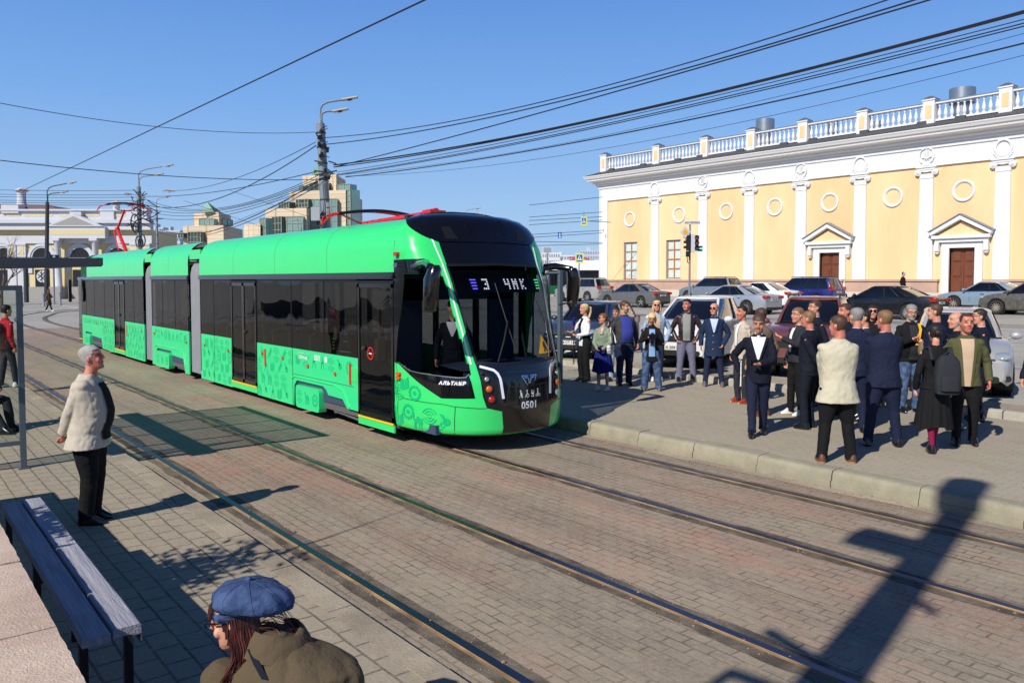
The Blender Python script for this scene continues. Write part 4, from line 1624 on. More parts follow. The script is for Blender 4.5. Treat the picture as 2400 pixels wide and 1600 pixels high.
# doors with pediments
for (y0, y1, z0, z1), ap, el, er in ((holes[2], Z6(1330, 788), Z6(1210, 872), Z6(1450, 862)), (holes[3], Z6(2025, 748), Z6(1880, 838), Z6(2185, 822))):
    mb = MB()
    fb(mb, y0, y1, z0, z1, -.3, -.22, 0)
    ym = (y0 + y1) / 2
    w = (y1 - y0) / 2
    for k in range(3):
        for s in (-1, 1):
            c = ym + s * w / 2
            zc = z1 - .5 - k * .95
            fb(mb, c - w * .36, c + w * .36, zc - .36, zc + .36, -.22, -.19, 1)
            fb(mb, c - w * .28, c + w * .28, zc - .28, zc + .28, -.19, -.15, 0)
    fb(mb, ym - .02, ym + .02, z0, z1, -.22, -.17, 1)
    o = mb.build("door", ["door_wood", "door_wood"], yb)
    mb = MB()
    f = .45
    fb(mb, y0 - f, y0, 1.3, z1 + f * .8, -.0, .14)
    fb(mb, y1, y1 + f, 1.3, z1 + f * .8, -.0, .14)
    fb(mb, y0, y1, z1, z1 + f * .8, -.0, .14)
    fb(mb, y0 - .03, y0, 1.3, z1, -.25, .0)
    fb(mb, y1, y1 + .03, 1.3, z1, -.25, .0)
    zc = z1 + f * .8
    fb(mb, y0 - .8, y1 + .8, zc, zc + .22, 0, .3)
    fb(mb, y0 - .95, y1 + .95, zc + .22, zc + .42, 0, .45)
    for s in (y0 - .68, y1 + .68):
        fb(mb, s - .13, s + .13, zc - .55, zc, 0, .34)
        mb.lathe((BX, s, zc - .58), [(.001, -.0), (.13, -.02), (.13, -.25), (.001, -.26)], 10, 0, 'x')
    o2 = mb.build("door_surround", "trim_white", yb)
    zp = zc + .42
    hw = w + 1.0
    ht = .95
    mb = MB()
    mb.prism([(ym - hw + .3, zp), (ym + hw - .3, zp), (ym, zp + ht - .15)], lambda p, q, h: (h, p, q), BX - .2, BX, 1)
    for s in (-1, 1):
        d = Vector((hw, ht)).normalized()
        nn = Vector((-d.y, d.x)) * .26
        mb.prism([(ym + s * hw, zp), (ym, zp + ht), (ym, zp + ht + .27), (ym + s * (hw + .06), zp + .2)][::s], lambda p, q, h: (h, p, q), BX - .5, BX, 0)
        mb.prism([(ym + s * (hw + .1), zp + .2), (ym, zp + ht + .28), (ym, zp + ht + .36), (ym + s * (hw + .16), zp + .25)][::s], lambda p, q, h: (h, p, q), BX - .56, BX, 2)
    mb.build("pediment", ["trim_white", "yellow_wall", "zinc"], yb)
# balustrade
bx = BX + .25
eds = [YL - .25] + [y for y in py]
for i, y in enumerate(eds):
    mb = MB()
    mb.box(bx - .33, bx + .33, y - .36, y + .36, 12.3, 13.75, 0)
    mb.box(bx - .345, bx - .33, y - .19, y + .19, 12.62, 13.45, 1)
    mb.box(bx - .38, bx + .38, y - .41, y + .41, 13.75, 13.85, 0)
    mb.loft([[(bx + a * .4, y + b * .43, 13.85) for a, b in ((-1, -1), (1, -1), (1, 1), (-1, 1))], [(bx + a * .1, y + b * .1, 14.06) for a, b in ((-1, -1), (1, -1), (1, 1), (-1, 1))]], 2)
    mb.build("balustrade_pedestal", ["white_wall", "yellow_wall", "zinc"], yb)
    if i < len(eds) - 1:
        y1_ = eds[i + 1]
        mb = MB()
        a, b = y1_ + .36, y - .36
        mb.box(bx - .16, bx + .16, a, b, 12.42, 12.53, 0)
        mb.box(bx - .18, bx + .18, a, b, 13.5, 13.6, 0)
        mb.box(bx - .2, bx + .2, a, b, 13.6, 13.65, 1)
        n = round((b - a) / .36)
        for k in range(n):
            mb.lathe((bx, a + (k + .5) * (b - a) / n, 12.53), [(.12, 0), (.12, .06), (.06, .1), (.11, .22), (.125, .34), (.1, .48), (.055, .68), (.05, .76), (.08, .8), (.06, .84), (.11, .92), (.11, .97)], 8, 0)
        mb.build("balusters", ["white_wall", "zinc"], yb, 50)
for a, b, r, xx in ((993, 258, .75, 6), (2028, 103, .8, 5), (1350, 262, .35, 3), (1580, 275, .4, 4)):
    u, v = Z6(a, b)
    p = atx(u, v, BX + xx)
    mb = MB()
    mb.lathe((p.x, p.y, p.z - .5), [(r, 0), (r, 1.0), (r * .9, 1.02), (.001, 1.02)], 20, 0)
    mb.lathe((p.x, p.y, 12.4), [(r * .7, 0), (r * .7, p.z - 12.9 if p.z > 13 else .1)], 14, 0)
    mb.build("roof_vent", "zinc", yb, 40)
mb = MB()
mb.box(BX - .3, BX - .14, YL - .5, YL - .4, 7.0, 7.1)
mb.tube([(BX - .14, YL - .7, 6.6), (BX - .4, YL - .8, 6.5)], .05, 6)
mb.build("security_camera", "trim_white", yb)

# ---------------------------------------------------------------- the white and yellow station building far left
DL = 105.0
k_ = F / DL
lb = thing("station_building", "low white and cream building with arches, columns and round chimneys, far behind the old man", "building", at(160, 700, DL), -yaw)
lb.location.z = 0


def lx(u):
    return (u - 160) / k_


def lz(v):
    return CH + (HZ - v) / k_


mat("far_white", (196, 198, 204), 0.85, noise=.04)
mat("far_cream", (212, 196, 150), 0.9, noise=.05)
mat("far_grey", (152, 150, 146), 0.9, noise=.08)
mat("far_roof", (118, 86, 88), 0.7, noise=.1)
mat("shop_dark", (30, 26, 28), 0.3, noise=.4, ns=.7)


def lbx(mb, u0, u1, v0, v1, o0, o1, m=0):
    mb.box(lx(u0), lx(u1), -o1, -o0, lz(v1), lz(v0), m)


mb = MB()
lbx(mb, -60, 358, 540, 700, -8, 0, 1)
mb.build("wall", "far_cream", lb)
mb = MB()
lbx(mb, -60, 360, 553, 571, 0, .25, 0)
lbx(mb, -60, 363, 524, 540, 0, .9, 0)
lbx(mb, -60, 364, 517, 525, 0, 1.3, 0)
lbx(mb, -60, 350, 495, 517, -1, .3, 0)
lbx(mb, -60, 354, 492, 496, -1, .7, 0)
for a, b in ((-50, 0), (14, 21), (27, 56), (64, 132), (146, 165), (205, 240), (265, 300)):
    lbx(mb, a, b, 503, 508, .3, .34, 1)
mb.build("cornice", ["far_white", "far_cream"], lb)
mb = MB()
mb.prism([(lx(-60), lz(493)), (lx(140), lz(493)), (lx(107), lz(480)), (lx(-60), lz(478))], lambda p, q, h: (p, h, q), 1, 7)
mb.build("roof", "far_roof", lb)
mb = MB()
mb.prism([(lx(127), lz(533)), (lx(260), lz(533)), (lx(192), lz(503))], lambda p, q, h: (p, h, q), -1.6, .0, 0)
mb.prism([(lx(142), lz(530)), (lx(238), lz(530)), (lx(192), lz(510))], lambda p, q, h: (p, h, q), -1.62, -1.55, 1)
lbx(mb, 178, 204, 499, 507, 0, 1.0, 0)
lbx(mb, 130, 262, 533, 560, .2, 1.4, 0)
lbx(mb, 130, 262, 541, 552, 1.4, 1.42, 2)
mb.build("pediment", ["far_white", "far_grey", "far_cream"], lb)
for u in (102, 190, 278, 14, -60):
    cz, R, r = 604, 33, 23
    mb = MB()
    n = 16
    v = []
    for k in range(n + 1):
        a = pi * k / n
        for rr, o in ((R, .2), (r + 4, .2), (r + 4, .1), (r, .1), (r, -.2)):
            v.append((lx(u + rr * cos(a)), -o, lz(cz - rr * sin(a))))
    mb.add(v, [(5 * k + j, 5 * k + 5 + j, 5 * k + 6 + j, 5 * k + 1 + j) for k in range(n) for j in range(4)])
    lbx(mb, u - R, u - r, cz, 640, 0, .2)
    lbx(mb, u + r, u + R, cz, 640, 0, .2)
    lbx(mb, u - R - 2, u + R + 2, 604, 607, 0, .3)
    o = mb.build("arch", "far_white", lb)
    mb = MB()
    mb.flat([(r * cos(pi * k / n), r * sin(pi * k / n)) for k in range(n + 1)], lambda p, q: (lx(u + p), -.02, lz(cz - q)), 0)
    lbx(mb, u - 18, u + 16, 632, 678, 0, .03, 0)
    mb.build("window", "shop_dark", lb)
for u in (148, 235):
    mb = MB()
    mb.lathe((lx(u), -1.0, lz(672)), [(.55, 0), (.55, .15), (.45, .25), (.42, 2.0), (.36, lz(565) - lz(672) - .3), (.5, lz(565) - lz(672) - .15), (.5, lz(565) - lz(672))], 16, 0)
    lbx(mb, u - 9, u + 9, 560, 566, .5, 1.6, 0)
    lbx(mb, u - 12, u + 12, 672, 700, .3, 1.8, 1)
    mb.build("column", ["far_white", "far_grey"], lb, 50)
for u in (-20, 33, 56, 320, 345):
    mb = MB()
    lbx(mb, u - 10, u + 10, 572, 690, .0, .3, 0)
    lbx(mb, u - 5, u + 5, 577, 598, .3, .33, 1)
    lbx(mb, u - 11, u + 11, 571, 575, .0, .4, 0)
    mb.build("pilaster", ["far_white", "far_cream"], lb)
mb = MB()
lbx(mb, -60, 358, 672, 700, 0, .35)
mb.build("base", "far_grey", lb)
mb = MB()
n = 20
mb.prism(circ(14 / k_, n, lx(102), lz(648)), lambda p, q, h: (p, h, q), -.12, -.04, 0)
for a, b in (((-11, -6), (6, 9)), ((-6, -10), (11, 4)), ((-6, 9), (11, -6)), ((-11, 4), (5, -10)), ((-2, -13), (-1, 13))):
    p0, p1 = (lx(102 + a[0]), lz(648 + a[1])), (lx(102 + b[0]), lz(648 + b[1]))
    mb.tube([(p0[0], -.14, p0[1]), (p1[0], -.14, p1[1])], .05, 4, 1)
mb.build("shop_sign", ["far_white", "shop_dark"], lb)
for u, v0, v1, w in ((35, 446, 483, 10), (260, 476, 498, 8), (318, 462, 498, 7)):
    mb = MB()
    w_ = w / k_
    h = (v1 - v0) / k_
    mb.lathe((lx(u), 2.0, lz(v1)), [(w_ * 1.9, -.6), (w_ * 1.7, 0), (w_ * 1.2, .25), (w_, .5), (w_ * .95, h * .7), (w_, h * .9), (w_ * 1.1, h), (w_ * 1.6, h + .05), (w_ * 1.6, h + .12), (.02, h + .55)], 18, 0)
    lbx(mb, u - w * 2, u + w * 2, v1 - 2, v1 + 18, -3, .6)
    mb.build("chimney", "far_white", lb, 50)

# ---------------------------------------------------------------- beige stone building with green glass, far behind the tram
def tile_mat(name, rgb, bw, bh, mort, dark):
    m = bpy.data.materials.new(name)
    m.use_nodes = True
    t = m.node_tree
    N, L = t.nodes.new, t.links.new
    b = t.nodes["Principled BSDF"]
    b.inputs["Roughness"].default_value = .8
    tc = N("ShaderNodeTexCoord")
    sp = N("ShaderNodeSeparateXYZ")
    L(tc.outputs["Object"], sp.inputs[0])
    ad = N("ShaderNodeMath")
    L(sp.outputs[0], ad.inputs[0])
    L(sp.outputs[1], ad.inputs[1])
    cb = N("ShaderNodeCombineXYZ")
    L(ad.outputs[0], cb.inputs[0])
    L(sp.outputs[2], cb.inputs[1])
    br = N("ShaderNodeTexBrick")
    br.offset = 0
    br.inputs["Scale"].default_value = 1
    br.inputs["Brick Width"].default_value = bw
    br.inputs["Row Height"].default_value = bh
    br.inputs["Mortar Size"].default_value = mort
    br.inputs["Color1"].default_value = lin(rgb) + (1,)
    br.inputs["Color2"].default_value = lin(tuple(int(c * .95) for c in rgb)) + (1,)
    br.inputs["Mortar"].default_value = lin(dark) + (1,)
    L(cb.outputs[0], br.inputs[0])
    L(br.outputs[0], b.inputs["Base Color"])
    M[name] = m


tile_mat("stone_tiles", (216, 196, 168), 1.1, 1.1, .05, (176, 156, 130))
mat("green_glass", (128, 158, 150), 0.2, metal=.3, noise=.25, ns=.12)
mat("green_glass_dark", (78, 98, 94), 0.12, metal=.5, noise=.3, ns=.2)
mat("green_copper", (104, 150, 132), 0.5, noise=.08)
mat("mullion", (150, 150, 130), 0.6)
Z8 = lambda a, b: (400 + a / 3.92, 200 + b / 3.92)


def block(name, x0, x1, x2, y0, y1, d, mt, parent, back=12, m2=None):
    "an upright block: left, near and right corners seen at x0, x1, x2 (pixels of the zoomed crop), top and foot at y0, y1"
    u0, v0 = Z8(x0, y0)
    u1, v1 = Z8(x1, y1)
    u2, _ = Z8(x2, y0)
    P0, P1, P2 = at(u0, HZ, d + 3), at(u1, HZ, d), at(u2, HZ, d + back)
    P3 = P0 + P2 - P1
    zt = CH + (HZ - v0) / F * d
    zb = max(0.0, CH + (HZ - v1) / F * d)
    mb = MB()
    mb.prism([(p.x, p.y) for p in (P0, P1, P2, P3)], lambda p, q, h: (p, q, h), zb, zt)
    o = mb.build(name, mt, parent, fixn=True)
    return P0, P1, P2, zb, zt


def glazing(x0, x1, y0, y1, d, parent, nx=4, nz=3, mt="green_glass", side=0):
    u0, v0 = Z8(x0, y0)
    u1, v1 = Z8(x1, y1)
    d0, d1 = (d + 2, d + .2) if not side else (d, d + 4)
    A, B = at(u0, HZ, d0 + .6), at(u1, HZ, d1 + .6)
    zt = CH + (HZ - v0) / F * d
    zb = max(0, CH + (HZ - v1) / F * d)
    n = Vector((A.y - B.y, B.x - A.x, 0)).normalized()
    if n.dot(FW) > 0:
        n = -n
    mb = MB()
    q = [A, B, B - n * 2.5, A - n * 2.5]
    mb.prism([(p.x, p.y) for p in q], lambda p, q, h: (p, q, h), zb, zt)
    for k in range(nx + 1):
        p = A.lerp(B, k / nx) + n * .05
        mb.tube([(p.x, p.y, zb), (p.x, p.y, zt)], .1, 4, 1)
    for k in range(nz + 1):
        z = zb + (zt - zb) * k / nz
        a, b = A + n * .06, B + n * .06
        mb.tube([(a.x, a.y, z), (b.x, b.y, z)], .1, 4, 1)
    mb.build("glazing", [mt, "mullion"], parent)


def pyramid(xa, ya, x0, x1, yb, d, parent):
    ua, va = Z8(xa, ya)
    u0, vb = Z8(x0, yb)
    u1, _ = Z8(x1, yb)
    A, B = at(u0, HZ, d), at(u1, HZ, d + 5)
    c = (A + B) / 2 + FW * 4
    zt = CH + (HZ - va) / F * d
    zb = CH + (HZ - vb) / F * d
    e = (B - A).normalized()
    r = (B - A).length / 2
    f = Vector((-e.y, e.x, 0))
    m_ = (A + B) / 2
    mb = MB()
    b0, b1, b2, b3 = m_ - e * r * .35 - f * r * .9, m_ + e * r, m_ + e * r * .35 + f * r * .9, m_ - e * r
    ap = m_ + (at(ua, HZ, d) - m_).project(e)
    for p in (b0, b1, b2, b3):
        p.z = zb
    mb.add([b0, b1, b2, b3, (ap.x, ap.y, zt)], [(0, 1, 4), (1, 2, 4), (2, 3, 4), (3, 0, 4), (3, 2, 1, 0)])
    mb.build("glass_pyramid", "green_copper", parent, fixn=True)


D1 = 190
gb = thing("stone_and_glass_building", "tall stepped beige building with green glass bays and a glass pyramid, behind the lamp pole", "building", at(590, 657, D1) * 1.0, world=True)
gb.location.z = 0
block("tower", 1222, 1530, 1615, 825, 1300, D1 + 6, "stone_tiles", gb)
block("middle_block", 1097, 1615, 1660, 967, 1500, D1 + 3, "stone_tiles", gb, 4)
block("wing", 1650, 1662, 1766, 1005, 1500, D1 + 6, "stone_tiles", gb, 14)
block("lower_block", 877, 1255, 1300, 1130, 1500, D1, "stone_tiles", gb, 6)
block("low_wing", 680, 830, 860, 1275, 1500, D1, "stone_tiles", gb, 6)
for a in ((1160, 1270, 1045, 1120, D1 + 2, 4, 2, "green_glass_dark"), (1270, 1535, 1045, 1380, D1 + 1.5, 5, 5, "green_glass"), (1620, 1658, 960, 1380, D1 + 1, 1, 8, "green_glass"),
          (1190, 1222, 922, 972, D1 + 5, 1, 1, "green_glass"), (1285, 1460, 898, 965, D1 + 4.5, 4, 1, "green_glass_dark"), (1545, 1656, 908, 962, D1 + 3, 2, 1, "green_glass"),
          (1003, 1097, 1072, 1128, D1 + 2, 4, 1, "green_glass_dark"), (940, 1025, 1205, 1390, D1 - 1, 3, 3, "green_glass_dark"), (1025, 1222, 1205, 1390, D1 - 1.5, 4, 3, "green_glass"), (826, 880, 1218, 1395, D1 - 1, 2, 4, "green_glass")):
    glazing(*a[:5], gb, a[5], a[6], a[7])
pyramid(1430, 700, 1315, 1515, 797, D1 + 10, gb)
block("lantern", 1310, 1440, 1512, 790, 826, D1 + 8, "green_copper", gb, 6)
mb = MB()
for x, y0, y1 in ((1097, 945, 968), (1560, 790, 826), (1570, 795, 826)):
    u, v = Z8(x, y1)
    p = at(u, v, D1)
    mb.tube([p, p + Vector((0, 0, (y1 - y0) / 3.92 / F * D1))], .12, 5)
mb.build("aerial", "far_white", gb)
D2 = 210
g2 = thing("stone_and_glass_building", "small beige tower with a green glass pyramid roof, left of the tall stepped one", "building", at(500, 657, D2) * 1.0, world=True)
g2.location.z = 0
block("tower", 222, 452, 562, 1168, 1500, D2 + 6, "stone_tiles", g2)
block("lower_block", 122, 492, 668, 1288, 1500, D2, "stone_tiles", g2, 18)
glazing(272, 405, 1225, 1282, D2 + 4, g2, 3, 1, "green_glass")
glazing(482, 576, 1228, 1284, D2 + 8, g2, 2, 1, "green_glass", 1)
glazing(165, 282, 1345, 1440, D2 - 1, g2, 4, 2, "green_glass_dark")
glazing(78, 124, 1355, 1400, D2, g2, 2, 1, "green_glass_dark")
pyramid(387, 1068, 290, 492, 1168, D2 + 6, g2)

# ---------------------------------------------------------------- far housing blocks in the haze
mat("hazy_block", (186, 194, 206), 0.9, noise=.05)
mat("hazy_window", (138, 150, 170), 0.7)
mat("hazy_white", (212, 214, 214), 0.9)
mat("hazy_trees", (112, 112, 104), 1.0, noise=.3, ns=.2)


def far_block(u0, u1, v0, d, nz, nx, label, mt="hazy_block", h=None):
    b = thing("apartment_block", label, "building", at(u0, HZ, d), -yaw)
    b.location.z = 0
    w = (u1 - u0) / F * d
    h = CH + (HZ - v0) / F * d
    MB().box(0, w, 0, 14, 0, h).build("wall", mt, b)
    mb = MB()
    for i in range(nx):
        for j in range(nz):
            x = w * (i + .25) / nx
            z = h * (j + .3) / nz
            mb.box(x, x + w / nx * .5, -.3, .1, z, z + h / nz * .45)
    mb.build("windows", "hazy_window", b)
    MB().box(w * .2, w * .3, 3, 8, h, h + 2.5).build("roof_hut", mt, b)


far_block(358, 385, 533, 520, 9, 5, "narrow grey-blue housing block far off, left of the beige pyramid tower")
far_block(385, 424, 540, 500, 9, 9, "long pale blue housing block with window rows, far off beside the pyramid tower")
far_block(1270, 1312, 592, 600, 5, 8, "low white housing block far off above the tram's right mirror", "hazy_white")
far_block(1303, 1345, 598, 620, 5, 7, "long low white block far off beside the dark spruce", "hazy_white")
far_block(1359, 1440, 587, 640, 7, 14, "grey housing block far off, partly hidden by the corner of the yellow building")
# ---------------------------------------------------------------- cars
mat("car_glass", (18, 21, 24), 0.06, coat=1, noise=.3, ns=1)
mat("tyre", (44, 42, 40), 0.85, noise=.2, ns=8)
mat("rim", (168, 168, 166), 0.35, metal=.7, noise=.1)
mat("rim_dusty", (150, 142, 128), 0.6, metal=.3, noise=.15)
mat("plate_white", (206, 206, 200), 0.5)
mat("plate_text", (30, 30, 34), 0.6)
mat("grille", (24, 24, 26), 0.5, noise=.3, ns=30)
mat("head_lens", (196, 202, 206), 0.08, metal=.5, coat=1)


def paint(name, rgb, dust=.15, rough=.3, metal=.3):
    mat(name, rgb, rough, metal=metal, coat=.5, noise=.03, dust=dust)


def car(name, label, loc, rz, L, Wd, H, kind, paintm, rimm="rim", plate=None, front=False, rails_=False, spokes=10, zoff=0.0, group=None, handle="chrome"):
    "local x forward, y left, z up; origin on the ground under the middle of the car"
    t = thing(name, label, "car", (loc[0], loc[1], ground_z(loc[0], loc[1])), rz, group)
    P_ = {  # belt rear/front, hood, deck, glass base rear/front, roof rear/front  (fractions of L from the middle; heights of H)
        'sedan': dict(deck=.70, hood=.64, gb=(-.36, .215), gr=(-.16, .06), belt=.66, tail=.62, nose=.46),
        'hatch': dict(deck=.68, hood=.66, gb=(-.455, .215), gr=(-.37, .07), belt=.65, tail=.60, nose=.46),
        'suv': dict(deck=.68, hood=.64, gb=(-.46, .20), gr=(-.39, .04), belt=.635, tail=.60, nose=.48),
        'cross': dict(deck=.68, hood=.66, gb=(-.455, .24), gr=(-.33, .02), belt=.64, tail=.60, nose=.47),
        'mpv': dict(deck=.64, hood=.62, gb=(-.465, .25), gr=(-.41, .10), belt=.60, tail=.58, nose=.44),
    }[kind]
    w = Wd / 2
    r = .325 if kind not in ('suv', 'cross') else .355
    xr, xf = -.29 * L, .305 * L
    cl = .20 if kind != 'suv' else .24
    AR = r + .07

    def wid(x):
        a = abs(x) / (L / 2)
        return w * (1 - .16 * max(0, a - .72) ** 1.5 / .28 ** 1.5 - .02 * a)

    def zbot(x):
        z = cl + .12 * max(0, abs(x) / (L / 2) - .9) * 10 * .5
        for xc in (xr, xf):
            d = abs(x - xc)
            if d < AR:
                z = max(z, r + sqrt(max(AR * AR - d * d, 0)) - .02)
        return z

    def ztop(x):
        gb0, gb1 = P_['gb'][0] * L, P_['gb'][1] * L
        n = H * P_['nose']
        if x > gb1:
            k = (x - gb1) / (L / 2 - gb1)
            return H * P_['hood'] + (n - H * P_['hood']) * (k ** 2.6)
        if x < gb0:
            k = (gb0 - x) / max(L / 2 + gb0, .01)
            return H * P_['deck'] + (H * P_['tail'] - H * P_['deck']) * (k ** 3)
        k = (x - gb0) / (gb1 - gb0)
        return H * (P_['deck'] * (1 - k) + P_['hood'] * k) - .02

    def zsh(x):
        return min(ztop(x) - .015, H * P_['belt'] - .02 * (x / L))
    xs = sorted(set([-.5 * L, -.495 * L, -.48 * L, -.46 * L] + [(-.45 + .9 * k / 24) * L for k in range(25)] + [.46 * L, .48 * L, .495 * L, .5 * L] +
                    [xc + AR * q for xc in (xr, xf) for q in (-1.0, -.97, -.85, -.6, -.3, 0, .3, .6, .85, .97, 1.0)]))
    rings = []
    for x in xs:
        e = max(0, (abs(x) / (L / 2) - .975) / .025)
        W_ = wid(x) * (1 - .07 * e)
        zb, zt, zs = zbot(x), ztop(x) - .05 * e, zsh(x) - .06 * e
        zb += .04 * e
        zb = min(zb, zs - .12)
        zm = max(zb + .06, (cl + zs) * .56)
        zm = min(zm, zs - .05)
        half = [(W_ * .93, zb), (W_ * .99, min(zb + .05, zm)), (W_, zm), (W_ * .985, (zm + zs) / 2 + .02), (W_ * .955, zs - .02), (W_ * .90, zs + .01), (W_ * .6, max(zt, zs)), (0, max(zt, zs) + .015)]
        ring = [(x, p, q) for p, q in half] + [(x, -p, q) for p, q in half[-2::-1]]
        rings.append(ring)
    mb = MB()
    mb.loft(rings, 0, caps=True, closed=False)
    n = len(rings[0])
    mb.add(rings[0], [tuple(range(n))], 0)
    mb.add(rings[-1], [tuple(range(n - 1, -1, -1))], 0)
    mb.box(-.44 * L, .44 * L, -w * .8, w * .8, cl - .02, H * .5, 1)
    body = mb.build("body", [paintm, "grille"], t, 38)
    # door seams, sill, wheel-arch lips, handles
    mb = MB()
    for xd in (.135 * L, -.06 * L, -.235 * L) if kind != 'x' else ():
        wy = wid(xd) + .002
        zs = zsh(xd)
        z0 = max(cl + .08, zbot(xd) + .02)
        for s in (-1, 1):
            mb.add([(xd - .006, s * wid(xd) * .99, z0), (xd + .006, s * wid(xd) * .99, z0), (xd + .006, s * (wid(xd) + .003), (cl + zs) * .56), (xd - .006, s * (wid(xd) + .003), (cl + zs) * .56), (xd + .006, s * wid(xd) * .963, zs - .01), (xd - .006, s * wid(xd) * .963, zs - .01)],
                   [(0, 1, 2, 3), (3, 2, 4, 5)], 0)
    mb.build("door_seam", "grille", t)
    mb = MB()
    for xd in (.0 * L, -.20 * L):
        for s in (-1, 1):
            mb.box(xd - .09, xd + .09, s * w * .985, s * (w * .985 + .025), H * P_['belt'] - .17, H * P_['belt'] - .14)
    mb.build("door_handle", handle, t)
    # greenhouse
    gb0, gb1, gr0, gr1 = [q * L for q in (*P_['gb'], *P_['gr'])]
    zb_ = H * P_['belt'] - .03
    N_ = 26
    G = []
    for k, (z, f) in enumerate(((zb_, 0), (zb_ + (H - .07 - zb_) * .35, .33), (zb_ + (H - .07 - zb_) * .7, .70), (H - .07, 1.0))):
        x0, x1 = gb0 + (gr0 - gb0) * f, gb1 + (gr1 - gb1) * f
        ww = w * (.905 - .20 * f ** 1.2)
        ring = []
        for j in range(N_ + 1):
            u = -1 + 2 * j / N_
            x = (x0 + x1) / 2 + (x1 - x0) / 2 * u
            yy = ww * (1 - .15 * abs(u) ** 2.6)
            ring.append((x, yy, z))
        fr = [(x1 + .10 * (1 - (q / 1) ** 2) * (1 if f < .9 else .6), ww * .9 * q, z) for q in (.6, .2, -.2, -.6)]
        back = [(x0 - .06 * (1 - q * q), -ww * .9 * q, z) for q in (.6, .2, -.2, -.6)]
        ring = ring + fr + [(a, -b, c) for a, b, c in ring[::-1]] + back
        G.append(ring)
    mb = MB()
    mb.loft(G, 0, caps=True)
    mb.build("glass", "car_glass", t, 60)
    # roof
    mb = MB()
    rr = [G[-1]]
    cx = (gr0 + gr1) / 2
    for s_, dz in ((1.012, .0), (1.0, .025), (.93, .05), (.7, .066), (.35, .075), (.02, .078)):
        rr.append([(cx + (a - cx) * s_, b * s_, H - .072 + dz) for a, b, c in G[-1]])
    mb.loft(rr[1:], 0, caps=True)
    mb.build("roof", paintm, t, 60)
    # pillars
    nA = N_
    mb = MB()
    for s in (-1, 1):
        def edge(j, q=1.012):
            return [(g_[j][0], s * g_[j][1] * q, g_[j][2]) for g_ in G]
        mb.tube([(g_[nA][0] + .01, s * g_[nA][1] * .99, g_[nA][2]) for g_ in G], [.045, .04, .035, .035], 6, 0)
        kc = 5 if kind == 'sedan' else (3 if kind in ('hatch',) else 2)
        mb.loft([[(G[i][j][0], s * G[i][j][1] * 1.012, G[i][j][2]) for j in range(0, kc + (0 if i else 1))] if False else [(G[i][j][0], s * G[i][j][1] * 1.014, G[i][j][2]) for j in range(0, kc)] for i in range(4)], 0, caps=False, closed=False)
        mb.tube([(g_[0][0], s * g_[0][1] * .99, g_[0][2]) for g_ in G], .04, 6, 0)
        jb = 13
        mb.tube(edge(jb, 1.004), .03, 4, 1)
        if kind in ('suv', 'mpv', 'sedan'):
            mb.tube(edge(6 if kind != 'sedan' else 7, 1.004), .018, 4, 1)
        mb.tube([(G[0][j][0], s * G[0][j][1] * 1.01, G[0][j][2] + .015) for j in range(1, nA)], .012, 4, 2)
    mb.build("pillars", [paintm, "grille", "grille" if handle != "chrome" else "chrome"], t, 60, fixn=False)
    if rails_:
        mb = MB()
        for s in (-1, 1):
            mb.tube([(gr0 * .95, s * w * .62, H - .03), (gr0 * .85, s * w * .62, H + .035), (gr1 * 1.1 - .1, s * w * .62, H + .035), (gr1 * 1.2, s * w * .62, H - .02)], .02, 6)
        mb.build("roof_rail", "dark_metal", t, 50)
    # wheels
    for xc in (xr, xf):
        for s in (-1, 1):
            mb = MB()
            c = (xc, s * (w - .115), r)
            mb.lathe(c, [(r * .66, s * .11), (r * .9, s * .115), (r * .985, s * .09), (r, s * .03), (r, -s * .1), (r * .6, -s * .11)], 28, 0, 'y', caps=False)
            wh = mb.build("wheel", "tyre", t, 40)
            mb = MB()
            mb.lathe(c, [(r * .67, s * .11), (r * .70, s * .118), (r * .64, s * .108), (r * .60, s * .04), (.02, s * .04)], 28, 0, 'y', caps=False)
            for k in range(spokes):
                a = 2 * pi * k / spokes
                d = Vector((sin(a), 0, cos(a)))
                e = Vector((cos(a), 0, -sin(a)))
                q = .02 if spokes > 6 else .04
                cc = Vector(c) + Vector((0, s * .075, 0))
                pts = [cc + d * r * .12 - e * q, cc + d * r * .12 + e * q, cc + d * r * .64 + e * q * .9 + Vector((0, s * .03, 0)), cc + d * r * .64 - e * q * .9 + Vector((0, s * .03, 0))]
                mb.add([*pts, *[p + Vector((0, -s * .04, 0)) for p in pts]], [(0, 1, 2, 3), (0, 4, 5, 1), (1, 5, 6, 2), (3, 2, 6, 7), (0, 3, 7, 4)], 1)
            mb.lathe((c[0], c[1], c[2]), [(.06, s * .05), (.055, s * .095), (.001, s * .1)], 10, 1, 'y')
            mb.build("rim", ["grille", rimm], wh, 40)
            mb = MB()
            mb.lathe((xc, s * (w - .22), r), [(AR - .005, -s * .1), (AR - .005, s * .18), (AR - .02, s * .18), (.05, -s * .05)], 20, 0, 'y', caps=False)
            mb.build("wheel_arch", "grille", t)
    # lamps, bumper, plate, mirror
    zl = H * .50 if kind != 'mpv' else H * .5
